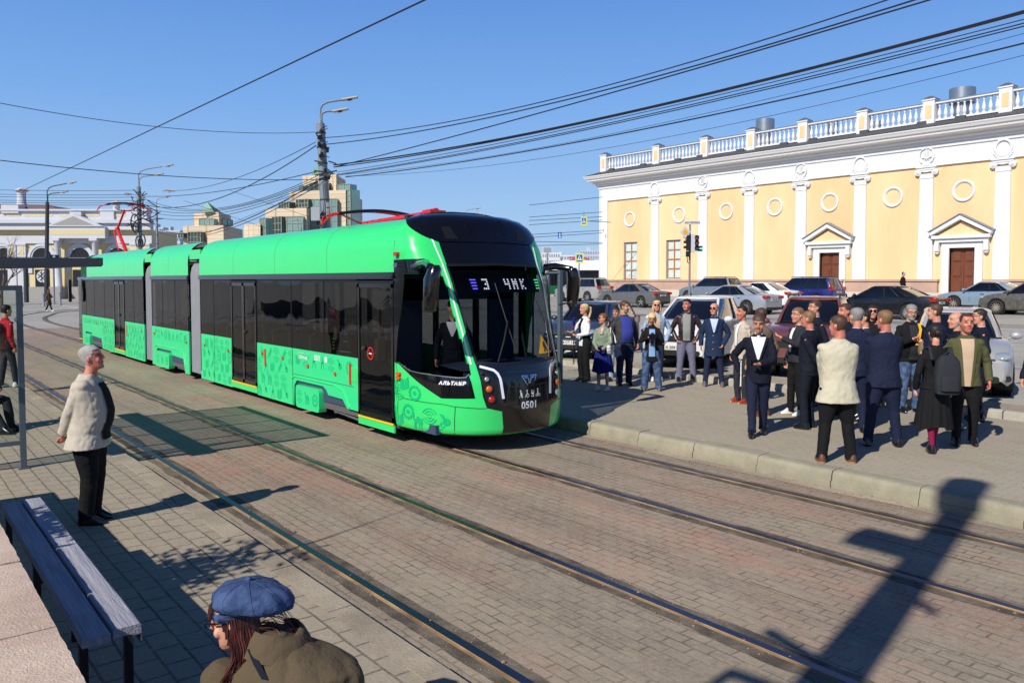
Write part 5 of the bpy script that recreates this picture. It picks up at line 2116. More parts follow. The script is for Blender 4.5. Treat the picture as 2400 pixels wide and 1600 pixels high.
    for s in (-1, 1):
        mb = MB()
        mb.T = Matrix.Translation((L / 2 - .165, s * w * .70, zl - .02)) @ Matrix.Rotation(-s * .5, 4, 'Z') @ Matrix.Rotation(.3, 4, 'Y')
        mb.ell((0, 0, 0), (.165, .2, .06), 0, 14, 8)
        mb.build("headlight", "head_lens", t, 60)
        mb = MB()
        zt_ = H * (.60 if kind in ('sedan', 'hatch') else .60)
        if kind == 'sedan':
            mb.prism(rrect(.42, .15, .05, 3, 0, 0), lambda p, q, h: (-L / 2 + .19 + (p if True else 0) - .03, s * (wid(-L / 2 + .22) * .965 - .02 + h), zt_ + q * (1.0) - .02), -.06, .012, 0)
            mb.prism(rrect(.34, .14, .05, 3, 0, 0), lambda p, q, h: (-L / 2 + h, s * (w * .57 + p), zt_ + q - .02), -.014, .1, 0)
        else:
            mb.prism(rrect(.26, .22, .05, 3, 0, 0), lambda p, q, h: (-L / 2 + .12 + p, s * (wid(-L / 2 + .12) * .965 + h - .015), zt_ + q + .02), -.06, .018, 0)
            mb.prism(rrect(.26, .20, .05, 3, 0, 0), lambda p, q, h: (-L / 2 + h, s * (w * .64 + p), zt_ + q + .02), -.016, .1, 0)
        mb.build("tail_light", "red_lens", t, 40)
        mb = MB()
        mb.T = Matrix.Translation((gb1 - .12, s * (w + .08), zb_ + .09))
        mb.ell((0, 0, 0), (.07, .11, .075), 0, 12, 8)
        mb.T = None
        mb.tube([(gb1 - .12, s * w * .93, zb_ + .03), (gb1 - .12, s * (w + .04), zb_ + .07)], .025, 6)
        mb.build("mirror", paintm, t, 60)
    mb = MB()
    mb.prism(rrect(.55 * w * 2, .13, .05, 3, 0, H * .41), lambda p, q, h: (h, p, q), L / 2 - .1, L / 2 + .004, 0)
    mb.prism(rrect(.68 * w * 2, .12, .05, 3, 0, H * .215), lambda p, q, h: (h, p, q), L / 2 - .1, L / 2 + .004, 0)
    for s in (-1, 1):
        mb.prism(rrect(.2, .1, .04, 3, s * w * .78, H * .23), lambda p, q, h: (h, p, q), L / 2 - .16, L / 2 - .03, 0)
    if front:
        mb.tube([(L / 2 + .005, q, H * .455 - .02 * (q / w) ** 2) for q in (-w * .6, -w * .2, w * .2, w * .6)], .012, 5, 1)
    mb.build("grille", ["grille", "chrome"], t)
    mb = MB()
    mb.box(-L / 2 - .012, -L / 2 + .1, -w * .7, w * .7, cl + .03, cl + .16)
    mb.build("rear_bumper_trim", "grille", t)
    zp = H * .50 if kind == 'sedan' else H * .49
    mb = MB()
    mb.box(-L / 2 - .02, -L / 2, -.26, .26, zp - .056, zp + .056, 0)
    mb.box(L / 2 + .004, L / 2 + .02, -.26, .26, H * .29 - .056, H * .29 + .056, 0)
    if plate:
        text_mb(mb, plate, .095, lambda p, q: (L / 2 + .022, p, H * .29 + q), 1, bold=.002)
        text_mb(mb, plate, .095, lambda p, q: (-L / 2 - .022, -p, zp + q), 1, bold=.002)
    mb.build("number_plate", ["plate_white", "plate_text"], t)
    # windscreen wiper cowl and wipers
    mb = MB()
    for s in (.25, -.35):
        mb.tube([(gb1 + .12, s * w + .3, zb_ + .06), (gb1 - .02, s * w - .25, zb_ + .09)], .012, 4)
    mb.tube([(gb1 + .13, w * .8, zb_ + .02), (gb1 + .17, 0, zb_ + .03), (gb1 + .13, -w * .8, zb_ + .02)], .04, 6)
    mb.build("wiper", "grille", t)
    return t


paint("paint_grey", (96, 98, 100), .22)
paint("paint_silver", (176, 182, 192), .12, metal=.5)
paint("paint_black", (14, 17, 24), .03)
paint("paint_beige_silver", (172, 172, 170), .45)
paint("paint_blue_grey", (122, 134, 148), .25)
paint("paint_blue", (24, 32, 110), .04)
paint("paint_white", (222, 224, 226), .1, metal=0)
paint("paint_ice", (134, 162, 184), .35)
paint("paint_dark", (52, 56, 60), .6)
paint("paint_polo", (52, 68, 98), .12)
paint("paint_red", (120, 22, 44), .4)
paint("paint_warm_silver", (186, 188, 190), .2)


def rear_at(u, x, L, Wd):
    "centre of a car heading along the street whose rear near corner is seen at u"
    p = atx(u, HZ, x - Wd / 2)
    return (x, p.y + L / 2)


N90 = pi / 2
GS = "cars driving and standing on the street"
car("sedan", "dark grey sedan on the street, behind the silver and white parked cars", rear_at(1531, 37.6, 4.8, 1.8), N90, 4.8, 1.8, 1.46, 'sedan', "paint_grey", plate="У 742 КР", spokes=5, group=GS)
car("sedan", "silver sedan with ten-spoke wheels, passing behind the bald man in the blue coat", rear_at(1790, 35.2, 4.82, 1.83), N90, 4.82, 1.83, 1.46, 'sedan', "paint_silver", plate="Т 594 СХ", spokes=11, group=GS)
car("sedan", "long black sedan with bright wire-spoke wheels and chrome door handles", rear_at(2186, 35.7, 4.88, 1.84), N90, 4.88, 1.84, 1.45, 'sedan', "paint_black", plate="В 508 ОУ", spokes=18, group=GS)
car("off_road_car", "dusty beige-silver off-road car at the corner of the yellow building", rear_at(1398, 41.5, 4.68, 1.88), N90, 4.68, 1.88, 1.72, 'suv', "paint_beige_silver", plate="К 113 ЕА", spokes=6, rails_=True, group=GS)
car("off_road_car", "blue-grey off-road car standing before the traffic lights", rear_at(1712, 45.6, 4.5, 1.84), N90, 4.5, 1.84, 1.68, 'suv', "paint_blue_grey", plate="Н 226 ТО", spokes=6, rails_=True, group=GS)
car("minivan", "deep blue minivan in front of the first brown door", rear_at(1948, 44.4, 4.53, 1.83), N90, 4.53, 1.83, 1.68, 'mpv', "paint_blue", plate="М 871 УК", spokes=9, rails_=True, group=GS)
lada = car("sedan", "white sedan with red lettering on its boot, between the silver sedan and the blue minivan", rear_at(1842, 40.2, 4.33, 1.72), N90, 4.33, 1.72, 1.5, 'sedan', "paint_white", plate="Е 640 ВН", spokes=7, group=GS)
mb = MB()
text_mb(mb, "223-15-60", .13, lambda p, q: (-4.33 / 2 - .02, -p - .1, .58 + q), bold=.003)
mb.build("phone_lettering", "red_paint", lada)
mb = MB()
text_mb(mb, "LADA", .1, lambda p, q: (-4.33 / 2 - .02, -p, .93 + q), bold=.002, spacing=1.6)
mb.build("lettering", "chrome", lada)


def front_at(u, x, L, Wd):
    p = atx(u, HZ, x - Wd / 2)
    return (x, p.y - L / 2)


car("sedan", "pale blue sedan with mud-brown lower doors, before the second brown door", front_at(2194, 44.8, 4.5, 1.75), N90, 4.5, 1.75, 1.45, 'sedan', "paint_ice", "rim_dusty", plate="О 305 АН", spokes=9, group=GS)
car("sedan", "dark muddy sedan cut off by the right edge of the photo", front_at(2290, 41.6, 4.3, 1.74), N90, 4.3, 1.74, 1.52, 'sedan', "paint_dark", "rim_dusty", plate="С 477 МТ", spokes=12, group=GS, handle="grille")
GP = "cars parked nose-in along the pavement"
def parked(u, x, L, a):
    "centre of a parked car whose nose centre is seen at u, turned by a from the kerb's square"
    p = atx(u, HZ, x)
    return (x + cos(a) * L / 2, p.y + sin(a) * L / 2)


PA = .42
polo = car("hatchback", "dusty dark blue parked car with a round badge, behind the women with the microphone", parked(1328, 14.5, 4.05, PA), pi + PA, 4.05, 1.7, 1.47, 'hatch', "paint_polo", plate="У 716 СТ 174", front=True, group=GP)
mb = MB()
mb.lathe((4.05 / 2 + .004, 0, 1.47 * .47), [(.075, 0), (.075, .012), (.062, .012), (.062, 0)], 20, 0, 'x', caps=False)
for a, b in (((-.045, .05), (-.018, -.03)), ((-.018, -.03), (0, .01)), ((0, .01), (.018, -.03)), ((.018, -.03), (.045, .05)), ((-.02, .055), (0, .018)), ((0, .018), (.02, .055))):
    mb.tube([(4.05 / 2 + .012, a[0], .69 + a[1]), (4.05 / 2 + .012, b[0], .69 + b[1])], .006, 4)
mb.build("badge", "chrome", polo)
mb = MB()
for k in range(5):
    mb.box(4.05 / 2 + .003, 4.05 / 2 + .012, -.62 + k * .3, -.48 + k * .3, 1.47 * .385, 1.47 * .385 + .02)
    mb.box(4.05 / 2 + .003, 4.05 / 2 + .012, -.62 + k * .3, -.48 + k * .3, 1.47 * .13, 1.47 * .13 + .02)
mb.build("grille_tape", "white_paint", polo)
car("crossover", "white parked crossover with a large dark grille, behind the man in the brown leather jacket", parked(1580, 14.8, 4.55, PA), pi + PA, 4.55, 1.84, 1.66, 'cross', "paint_white", plate="А 209 ЕК", front=True, group=GP)
car("off_road_car", "dusty dark red parked off-road car with silver roof rails, behind the men in suits", parked(1880, 15.3, 4.45, PA), pi + PA, 4.45, 1.82, 1.68, 'suv', "paint_red", plate="Т 031 ХР", front=True, rails_=True, group=GP)
car("hatchback", "silver parked car with large clear headlamps, behind the man in the olive jacket", parked(2258, 15.1, 4.4, PA), pi + PA, 4.4, 1.72, 1.5, 'hatch', "paint_warm_silver", plate="К 918 УН", front=True, group=GP)
# ---------------------------------------------------------------- people
def cloth(name, rgb, rough=.85, var=.08, bump=.35, bs=9.0, rgb2=None, spec=.25, fold=None):
    return mat(name, rgb, rough, noise=var, ns=5, bump=bump, bs=bs, rgb2=rgb2, n2=14, lo=.45, hi=.6, spec=spec, stretch=fold)


mat("skin", (214, 160, 132), .55, noise=.07, ns=12, rgb2=(200, 132, 110), n2=10)
mat("skin_ruddy", (204, 136, 112), .55, noise=.08, ns=12, rgb2=(188, 110, 92), n2=10)
mat("lips", (176, 92, 86), .5)
mat("eye", (44, 34, 30), .3)
mat("hair_grey", (134, 132, 128), .7, noise=.25, ns=18, stretch=(1, 1, .25))
mat("hair_white", (164, 162, 158), .75, noise=.3, ns=18, stretch=(1, 1, .25))
mat("hair_dark", (36, 28, 24), .6, noise=.35, ns=18, stretch=(1, 1, .25))
mat("hair_brown", (74, 52, 38), .6, noise=.35, ns=18, stretch=(1, 1, .25))
mat("hair_light_brown", (124, 92, 64), .6, noise=.3, ns=18, stretch=(1, 1, .25))
mat("hair_blonde", (214, 184, 132), .55, noise=.25, ns=18, stretch=(1, 1, .25))
mat("hair_auburn", (122, 72, 44), .55, noise=.3, ns=18, stretch=(1, 1, .25))
cloth("cloth_white", (226, 226, 230), bump=.3)
cloth("cloth_pale_blue", (186, 200, 226))
cloth("cloth_navy", (19, 23, 37))
cloth("cloth_navy_blue", (25, 32, 57))
cloth("cloth_black", (20, 20, 23))
cloth("cloth_charcoal", (44, 46, 52))
cloth("cloth_sage", (128, 142, 122), .5)
cloth("cloth_royal", (18, 32, 104))
cloth("cloth_jeans", (58, 78, 112), rgb2=(84, 106, 140))
cloth("cloth_light_denim", (136, 160, 186), rgb2=(166, 186, 206))
cloth("cloth_royal_shirt", (56, 66, 146))
cloth("cloth_grey", (62, 62, 66))
cloth("cloth_leather", (52, 36, 34), .35, spec=.6, bump=.8)
cloth("cloth_grey_shirt", (138, 142, 138))
cloth("cloth_lilac_grey", (112, 112, 134))
cloth("cloth_teal_navy", (30, 46, 74))
cloth("cloth_dark_jeans", (30, 40, 66))
cloth("cloth_beige", (196, 190, 166), bump=.5)
cloth("cloth_cream", (188, 178, 162), bump=.6)
cloth("cloth_brown", (120, 104, 88))
cloth("cloth_olive", (84, 84, 54), bump=.8, bs=14)
cloth("cloth_tan", (190, 166, 140))
cloth("cloth_magenta", (130, 26, 66))
cloth("cloth_sky", (126, 164, 206))
cloth("cloth_khaki_coat", (92, 80, 62), .95, bump=.5, bs=24)
cloth("cloth_beret", (56, 74, 112), .95, bump=.7, bs=24, rgb2=(72, 92, 132))
cloth("cloth_red", (176, 28, 40))
mat("shoe_black", (22, 21, 22), .25, coat=.4)
mat("shoe_brown", (98, 62, 44), .5)
mat("shoe_red_brown", (142, 58, 36), .35)
mat("shoe_white", (214, 216, 214), .6)
mat("shoe_grey", (96, 98, 104), .7)
mat("sole", (168, 132, 100), .7)
mat("lens_dark", (12, 11, 12), .08, coat=1)
mat("phone", (16, 16, 18), .15, coat=1)
mat("bag_white", (214, 212, 204), .45)


BS = bpy.data.scenes.new("workshop")      # a side scene in which single shapes are joined


def bake(mb, name, mats, parent, voxel=.01, smooth=2, disp=0.0, sel=None, dscale=7.0, seed=0):
    "join overlapping shapes into one continuous skin"
    me = mb.mesh("tmp", [M["skin"]])
    bm = bmesh.new()
    bm.from_mesh(me)
    bmesh.ops.recalc_face_normals(bm, faces=bm.faces)
    bm.to_mesh(me)
    bm.free()
    o = bpy.data.objects.new("tmp", me)
    BS.collection.objects.link(o)
    r = o.modifiers.new("r", 'REMESH')
    r.mode = 'VOXEL'
    r.voxel_size = voxel
    if smooth:
        s_ = o.modifiers.new("s", 'SMOOTH')
        s_.factor = .5
        s_.iterations = smooth
    BS.view_layers[0].update()
    dg = BS.view_layers[0].depsgraph
    out = bpy.data.meshes.new_from_object(o.evaluated_get(dg))
    bpy.data.objects.remove(o)
    bpy.data.meshes.remove(me)
    out.materials.clear()
    for m_ in (mats if isinstance(mats, (list, tuple)) else [mats]):
        out.materials.append(M[m_])
    if disp:
        cs = [v.co.copy() for v in out.vertices]
        ns = [v.normal.copy() for v in out.vertices]
        flat = []
        for c, nv in zip(cs, ns):
            n = mnoise.noise((c.x * dscale + seed, c.y * dscale, c.z * dscale * .55)) + .6 * mnoise.noise((c.x * dscale * 2.3 + seed, c.y * dscale * 2.3, c.z * dscale * 2.0 + 9))
            n = abs(n) * 1.6 - .5
            flat.extend(c + nv * n * disp)
        out.vertices.foreach_set("co", flat)
        out.update()
    if sel:
        for p in out.polygons:
            p.material_index = sel(p.center)
    out.polygons.foreach_set("use_smooth", [True] * len(out.polygons))
    out.name = name
    return link(name, out, parent)


def ering(z, hw, yf, yb, n=20, ex=.85, cx=0.0):
    out = []
    cy, hy = (yf + yb) / 2, (yf - yb) / 2
    for k in range(n):
        a = 2 * pi * k / n
        c_, s_ = cos(a), sin(a)
        out.append(Vector((cx + hw * math.copysign(abs(c_) ** ex, c_), cy + hy * math.copysign(abs(s_) ** ex, s_), z)))
    return out


HEAD = [(-.118, .022, .070, .03), (-.108, .040, .085, .0), (-.085, .053, .089, -.035), (-.055, .062, .085, -.06), (-.02, .070, .083, -.08), (.01, .073, .082, -.09), (.04, .076, .088, -.097),
        (.07, .0745, .084, -.096), (.095, .064, .064, -.08), (.112, .045, .038, -.056), (.121, .018, .008, -.03)]


def two_bone(S_, T_, a, b, hint):
    d = T_ - S_
    L = min(d.length, (a + b) * .999)
    d.normalize()
    k = (a * a - b * b + L * L) / (2 * L)
    h = sqrt(max(a * a - k * k, 0))
    e = (hint - d * hint.dot(d)).normalized()
    return S_ + d * k + e * h, S_ + d * L


def dens(pts, rad, n=4):
    P_, R_ = [], []
    for i in range(len(pts) - 1):
        for k in range(n):
            t = k / n
            P_.append(pts[i].lerp(pts[i + 1], t))
            R_.append(rad[i] + (rad[i + 1] - rad[i]) * t)
    P_.append(pts[-1])
    R_.append(rad[-1])
    return P_, R_


def hand(mb, wrist, fdir, pn, s=1.0, curl=.5, spread=.0, side=1):
    "palm and five fingers; fdir along the hand, pn out of the palm; curl 0 straight, 1 fist"
    f = fdir.normalized()
    n = (pn - f * pn.dot(f)).normalized()
    x = f.cross(n) * side
    T = Matrix((x, f, n)).transposed()
    mb.ell(wrist + f * .045 * s, (.042 * s, .055 * s, .018 * s), 0, 12, 8, T)
    for i, (ox, l) in enumerate(((-.030, .066), (-.010, .076), (.010, .071), (.029, .056))):
        p = wrist + f * .08 * s + x * ox * s
        d = (f + x * ox * 4 * spread).normalized()
        pts = [p - d * .01]
        ang = 0
        for j, q in enumerate((.45, .32, .25)):
            ang += curl * (1.15, 1.2, .8)[j] + .12
            dd = d * cos(ang) + n * sin(ang)
            pts.append(pts[-1] + dd * l * s * q)
        mb.tube(pts, [.0095 * s, .009 * s, .0085 * s, .007 * s], 7)
    p = wrist + f * .03 * s - x * .035 * s
    d = (f * .7 - x * .6 + n * (.3 + .4 * curl)).normalized()
    mb.tube([p, p + d * .035 * s, p + d * .035 * s + (f * .8 + n * .5 * curl + x * .2).normalized() * .03 * s], [.012 * s, .0105 * s, .008 * s], 7)


def rotp(p, yaw_, pit_, roll=0.0):
    return Matrix.Rotation(yaw_, 3, 'Z') @ (Matrix.Rotation(pit_, 3, 'X') @ (Matrix.Rotation(roll, 3, 'Y') @ p))


def person(label, feet, fa, H=1.75, build_=1.0, belly=0.0, female=False, head=(0, 0), arms=("down", "down"), stance=.11, step=(0, 0), lean=0.0,
           top="cloth_navy", hem=.46, loose=1.0, sleeve=None, inner=None, inner_w=(.06, .02), inner_z=(.60, .83), collar=None,
           legs="cloth_black", leg_loose=1.0, skirt=None, skirt_z=.28, skirt_w=.2, shoes="shoe_black", hair="short", hairm="hair_dark", skin="skin",
           glasses=None, beard=None, vox=.011, z=None, group=None, sleeves=True, tie=None, belt=None, stocking=None, foot_z=0.0, category="person", blink=False, puff=0.0, open_front=None, hairline=0.0, headscale=1.0):
    s = H / 1.75
    p0 = feet
    rz = radians(231 + fa) - pi / 2
    t = thing("person", label, category, p0, rz, group)
    hz = .94 * H - .0 * s
    W_ = (.185 if not female else .160) * s * (1 + .5 * (build_ - 1))
    hipw = (.155 if not female else .165) * s * build_
    lean_ = lambda z_: lean * max(0, z_ / H - .5) * 2
    # joints
    shz = .815 * H
    A, B = .175 * H, .155 * H
    J = {}
    for sd in (-1, 1):
        S_ = Vector((sd * W_ * .90, lean_(shz), shz - .035 * s))
        mode = arms[0] if sd < 0 else arms[1]
        hint = Vector((sd * .5, -1, -.2))
        pn = Vector((-sd, 0, 0))
        curl = .35
        if isinstance(mode, tuple):
            T_ = Vector((mode[0] * s, mode[1] * s, mode[2] * H))
            curl = mode[3] if len(mode) > 3 else .5
            hint = Vector((sd * .8, -.3, -1))
            pn = Vector((-sd * .6, 0, .8)) if len(mode) < 5 else Vector(mode[4])
            if len(mode) > 5:
                hint = Vector(mode[5])
        elif mode == "down":
            T_ = Vector((sd * (W_ + .075 * s * build_), .04 * s + lean_(shz) * .6, .49 * H))
        elif mode == "behind":
            T_ = Vector((sd * .04 * s, -.20 * s * build_, .505 * H))
            hint = Vector((sd * 1, -.5, 0))
            pn = Vector((0, -1, 0))
        elif mode == "pocket":
            T_ = Vector((sd * (hipw + .035 * s), .07 * s, .515 * H))
            hint = Vector((sd * 1, -.7, 0))
        elif mode == "front":
            T_ = Vector((sd * .05 * s, (.19 + belly) * s, .50 * H))
            hint = Vector((sd * 1, -.3, -.4))
            pn = Vector((0, -1, 0))
            curl = .6
        elif mode == "belly":
            T_ = Vector((sd * .05 * s, (.22 + belly) * s, .60 * H))
            hint = Vector((sd * 1, -.3, -.6))
            pn = Vector((0, -.4, 1))
            curl = .7
        E_, Wr = two_bone(S_, T_, A, B, hint)
        fd = (Wr - E_).normalized()
        if mode == "down":
            fd = Vector((0, .15, -1))
        if isinstance(mode, tuple) and mode[1] > .1:
            fd = (fd + Vector((-sd * .6, .1, .1))).normalized()
        if mode in ("front", "belly"):
            fd = (fd * .4 + Vector((-sd, .1, -.1))).normalized()
        if mode == "behind":
            fd = Vector((-sd * .8, -.1, -.6))
        J[sd] = (S_, E_, Wr, fd, pn, curl, mode)
    hips, knees, ankles = {}, {}, {}
    for sd in (-1, 1):
        st = step[0] if sd < 0 else step[1]
        hips[sd] = Vector((sd * .085 * s, 0, .50 * H))
        an = Vector((sd * stance * s, st * s, .055 * H + foot_z))
        k_, an = two_bone(hips[sd], an, .2285 * H, .2185 * H, Vector((sd * .15, 1, 0)))
        knees[sd], ankles[sd] = k_, an
    hc = Vector((0, .015 * s + lean_(.94 * H) * 1.15, hz - .005 * s))
    hy, hp = radians(head[0]), radians(head[1])
    hs = s * (.98 if female else 1.03) * headscale

    def hw(p):
        return hc + rotp(Vector(p) * hs, hy, hp)
    # ---- body: one continuous skin
    mb = MB()
    mb.loft([[hw(q) for q in ering(*r)] for r in HEAD])
    for sd in (-1, 1):
        mb.ell(hw((sd * .076, -.008, -.005)), (.012 * hs, .020 * hs, .031 * hs), 0, 10, 8, Matrix.Rotation(hy, 3, 'Z'))
        mb.ell(hw((sd * .031, .081, .046)), (.02 * hs, .011 * hs, .007 * hs), 0, 8, 6)
        mb.ell(hw((sd * .04, .066, -.03)), (.024 * hs, .02 * hs, .026 * hs), 0, 8, 6)
    mb.tube([hw((0, .082, .038)), hw((0, .098, .008)), hw((0, .108, -.016)), hw((0, .088, -.026))], [.008 * hs, .011 * hs, .0135 * hs, .011 * hs], 8)
    for sd in (-1, 1):
        mb.ell(hw((sd * .013, .092, -.02)), (.009 * hs,) * 3, 0, 8, 6)
    mb.ell(hw((0, .086, -.056)), (.024 * hs, .011 * hs, .010 * hs), 0, 8, 6)
    mb.ell(hw((0, .075, -.1)), (.024 * hs, .02 * hs, .016 * hs), 0, 8, 6)
    nk = .054 * s * (.86 if female else 1.0 + .5 * (build_ - 1))
    mb.tube([Vector((0, lean_(shz) - .01 * s, .80 * H)), hw((0, -.025, -.11)), hw((0, -.015, -.04))], [nk * 1.15, nk, nk * .95], 14)
    q = .78
    mb.loft([ering(z_ * H, hw_ * s * q * build_, yf * s * q + lean_(z_ * H), yb * s * q + lean_(z_ * H)) for z_, hw_, yf, yb in
             ((.47, .14, .09, -.10), (.55, .155, .10 + belly * .6, -.10), (.62, .15, .10 + belly, -.09), (.72, .17, .11 + belly * .4, -.10), (.79, .175, .09, -.09), (.825, .10, .06, -.07), (.84, .055, .05, -.05))])
    for sd in (-1, 1):
        S_, E_, Wr, fd, pn, curl, mode = J[sd]
        mb.tube(*dens([S_, E_, Wr, Wr + fd * .015 * s], [.042 * s, .034 * s, .026 * s, .025 * s]), 10)
        hand(mb, Wr, fd, pn, s * .98, curl, side=sd)
        h_, k_, a_ = hips[sd], knees[sd], ankles[sd]
        mb.tube(*dens([h_, k_, k_.lerp(a_, .35) + Vector((0, -.012, 0)), a_, a_ - Vector((0, 0, .02 * s))], [.068 * s, .048 * s, .05 * s, .032 * s, .034 * s]), 12)
        mb.ell(a_ + Vector((sd * .010, .04 * s, -.05 * s)), (.028 * s, .07 * s, .022 * s), 0, 12, 6)
    Ri = Matrix.Rotation(-hp, 3, 'X') @ Matrix.Rotation(-hy, 3, 'Z')

    def sel(c):
        if c.z < .8 * H:
            return 5 if stocking and c.z < .3 * H else 0
        p = Ri @ (Vector(c) - hc) / hs
        if abs(p.x) < .09 and abs(p.z) < .13 and p.y > .02:
            if ((abs(p.x) - .031) / .015) ** 2 + ((p.z - .019) / .0075) ** 2 < 1 and not glasses:
                return 2
            if abs(p.z - .044) < .006 and .012 < abs(p.x) < .05 and p.y > .055:
                return 3
            if abs(p.z + .057) < .008 and abs(p.x) < .025 and p.y > .07:
                return 1
            if beard and ((p.z < -.04 and not (abs(p.z + .057) < .006 and abs(p.x) < .02)) or (-.048 < p.z < -.034 and abs(p.x) < .032)):
                return 4
        if stocking and c.z < .3 * H:
            return 5
        return 0
    body = bake(mb, "body", [skin, "lips", "eye", hairm, beard or hairm, stocking or skin], t, vox, 1, sel=sel)
    # ---- trousers or skirt
    if not skirt:
        mb = MB()
        g = build_ * leg_loose
        mb.loft([ering(z_ * H, hw_ * hipw / .155, yf * s * build_, yb * s * build_) for z_, hw_, yf, yb in ((.455, .13, .07, -.09), (.48, .158, .10, -.125), (.52, .162, .11, -.13), (.56, .155, .11 + belly * .5, -.115), (.60, .148, .105 + belly * .9, -.10))])
        for sd in (-1, 1):
            h_, k_, a_ = hips[sd], knees[sd], ankles[sd]
            mb.tube(*dens([h_ + Vector((0, -.01, .02)), h_.lerp(k_, .5), k_, k_.lerp(a_, .55), a_ + Vector((0, .0, .01 * s)), a_ + Vector((0, .012, -.045 * s))],
                          [.098 * s * g, .084 * s * g, .067 * s * leg_loose, .062 * s * leg_loose, .058 * s * leg_loose, .066 * s * leg_loose]), 14)
        bake(mb, "trousers", legs, t, vox * 1.1, 2, disp=.006, seed=H * 37 + fa)
    else:
        mb = MB()
        rings = []
        for k in range(9):
            f = k / 8
            z_ = (.62 + (skirt_z - .62) * f) * H
            w_ = (.13 + (skirt_w - .13) * f ** .8) * s
            ring = []
            for j in range(72):
                a = 2 * pi * j / 72
                rr = w_ * (1 + .07 * f * math.sin(a * 15 + 1.3 * sin(a * 2)))
                ring.append(Vector((rr * cos(a) * 1.05, rr * sin(a) * .85, z_ + .02 * f * sin(a * 3))))
            rings.append(ring)
        mb.loft(rings, 0, caps=False)
        mb.build("skirt", skirt, t, 80)
    # ---- shoes
    for sd in (-1, 1):
        a_ = ankles[sd]
        b0 = Vector((a_.x + sd * .01 * s, a_.y, 0))
        zf = a_.z - .055 * H
        mb = MB()
        def ft(z_, l0, l1, w_):
            r_ = []
            for j in range(16):
                a = 2 * pi * j / 16
                yy = sin(a)
                r_.append((b0.x + w_ * cos(a) * (1 if yy < .3 else .92) * s, b0.y + ((l1 if yy > 0 else l0) * abs(yy) ** .8 * (1 if yy > 0 else -1)) * s, zf + z_ * s))
            return r_
        mb.loft([ft(.0, .075, .175, .046), ft(.02, .078, .18, .05)], 1)
        mb.loft([ft(.02, .078, .178, .049), ft(.048, .077, .168, .048), ft(.075, .07, .115, .044), ft(.11, .058, .06, .042)], 0)
        mb.build("shoe", [shoes, "sole" if shoes not in ("shoe_black",) else "shoe_black"], t, 50)
    # ---- upper garment
    g = build_ * loose
    zt = .85
    TR = [(hem, max(.158 * build_ * loose, .165 * loose if hem < .5 else 0), .125 * loose, -.135 * loose), (.52, .162, .125, -.13), (.58, .155, .125 + belly * .8, -.115), (.64, .158, .122 + belly, -.112), (.70, .168, .12 + belly * .5, -.115), (.75, .178, .11 + belly * .2, -.118), (.782, .176, .092, -.112), (.805, .150, .072, -.10), (.822, .105, .056, -.085), (.838, .072, .05, -.075), (zt, .060, .048, -.068)]
    if female:
        TR = [(z_, w_ * .88 if z_ > .52 else w_, yf * .92 + (.02 if .66 < z_ < .76 else 0), yb * .92) for z_, w_, yf, yb in TR]
    TR = [r for r in TR if r[0] >= hem - 1e-6]
    TR = [r for i, r in enumerate(TR) if i == 0 or r[0] > hem + .015]

    def tring(z_, off=0.0):
        r = []
        for i in range(len(TR) - 1):
            if TR[i][0] <= z_ <= TR[i + 1][0]:
                f = (z_ - TR[i][0]) / (TR[i + 1][0] - TR[i][0])
                r = [TR[i][k] + (TR[i + 1][k] - TR[i][k]) * f for k in range(4)]
        if not r:
            r = list(TR[0] if z_ < TR[0][0] else TR[-1])
        m_ = s * g
        return z_ * H, r[1] * m_ + off, r[2] * m_ + off + lean_(z_ * H), r[3] * m_ - off + lean_(z_ * H)
    mb = MB()
    zs_ = [r[0] for r in TR]
    mb.loft([ering(*tring(z_), 28, .9) for z_ in zs_])
    if sleeves:
        for sd in (-1, 1):
            S_, E_, Wr, fd, pn, curl, mode = J[sd]
            u = (Wr - E_).normalized()
            k = 1.0 * (.5 + .5 * build_) * loose * (.86 if female else 1)
            k2 = .01 if mode != "pocket" else -.03
            mb.tube(*dens([S_ + Vector((-sd * .035, 0, -.015)), S_.lerp(E_, .4), E_, E_.lerp(Wr, .5), Wr - u * k2 * s], [.056 * s * k, .060 * s * k, .053 * s * k, .048 * s * k, .042 * s * k]), 14)
            mb.ell(S_ + Vector((-sd * .012, 0, -.012)), (.062 * s * k, .066 * s * k, .05 * s * k), 0, 12, 8)
    jk = bake(mb, "jacket", top, t, vox * 1.05, 2, disp=.008 + puff, dscale=7 if not puff else 16, seed=H * 91 + fa)
    # shirt front, collar, tie
    def patch(name, m_, z0, z1, w0, w1, off, cx=0.0):
        mb = MB()
        rings = []
        nz = 14
        for i in range(nz + 1):
            z_ = z0 + (z1 - z0) * i / nz
            _, hw_, yf, yb = tring(z_)
            ww = (w0 + (w1 - w0) * (i / nz)) * s
            row = []
            for j in range(9):
                x = (cx if not isinstance(cx, tuple) else cx[0] + (cx[1] - cx[0]) * i / nz) * s + ww * (-1 + j / 4)
                c_ = min(abs(x) / hw_, .98)
                yy = (yf + yb) / 2 + (yf - yb) / 2 * (1 - c_ ** (2 / .9)) ** (.9 / 2)
                row.append((x, yy + off, z_ * H))
            rings.append(row)
        mb.loft(rings, 0, caps=False, closed=False)
        return mb.build(name, m_, t, 60)
    if inner:
        patch("shirt", inner, inner_z[0], min(inner_z[1], .822), inner_w[1], inner_w[0] * 1.25, .018)
    if belt:
        mb = MB()
        r0 = ering(.585 * H, .158 * s * build_, (.12 + belly * .8) * s * build_, -.118 * s * build_, 24)
        mb.loft([r0, [p + Vector((0, 0, .035)) for p in r0]], 0, caps=False)
        mb.build("belt", belt, t, 60)
    cm = collar or inner or top
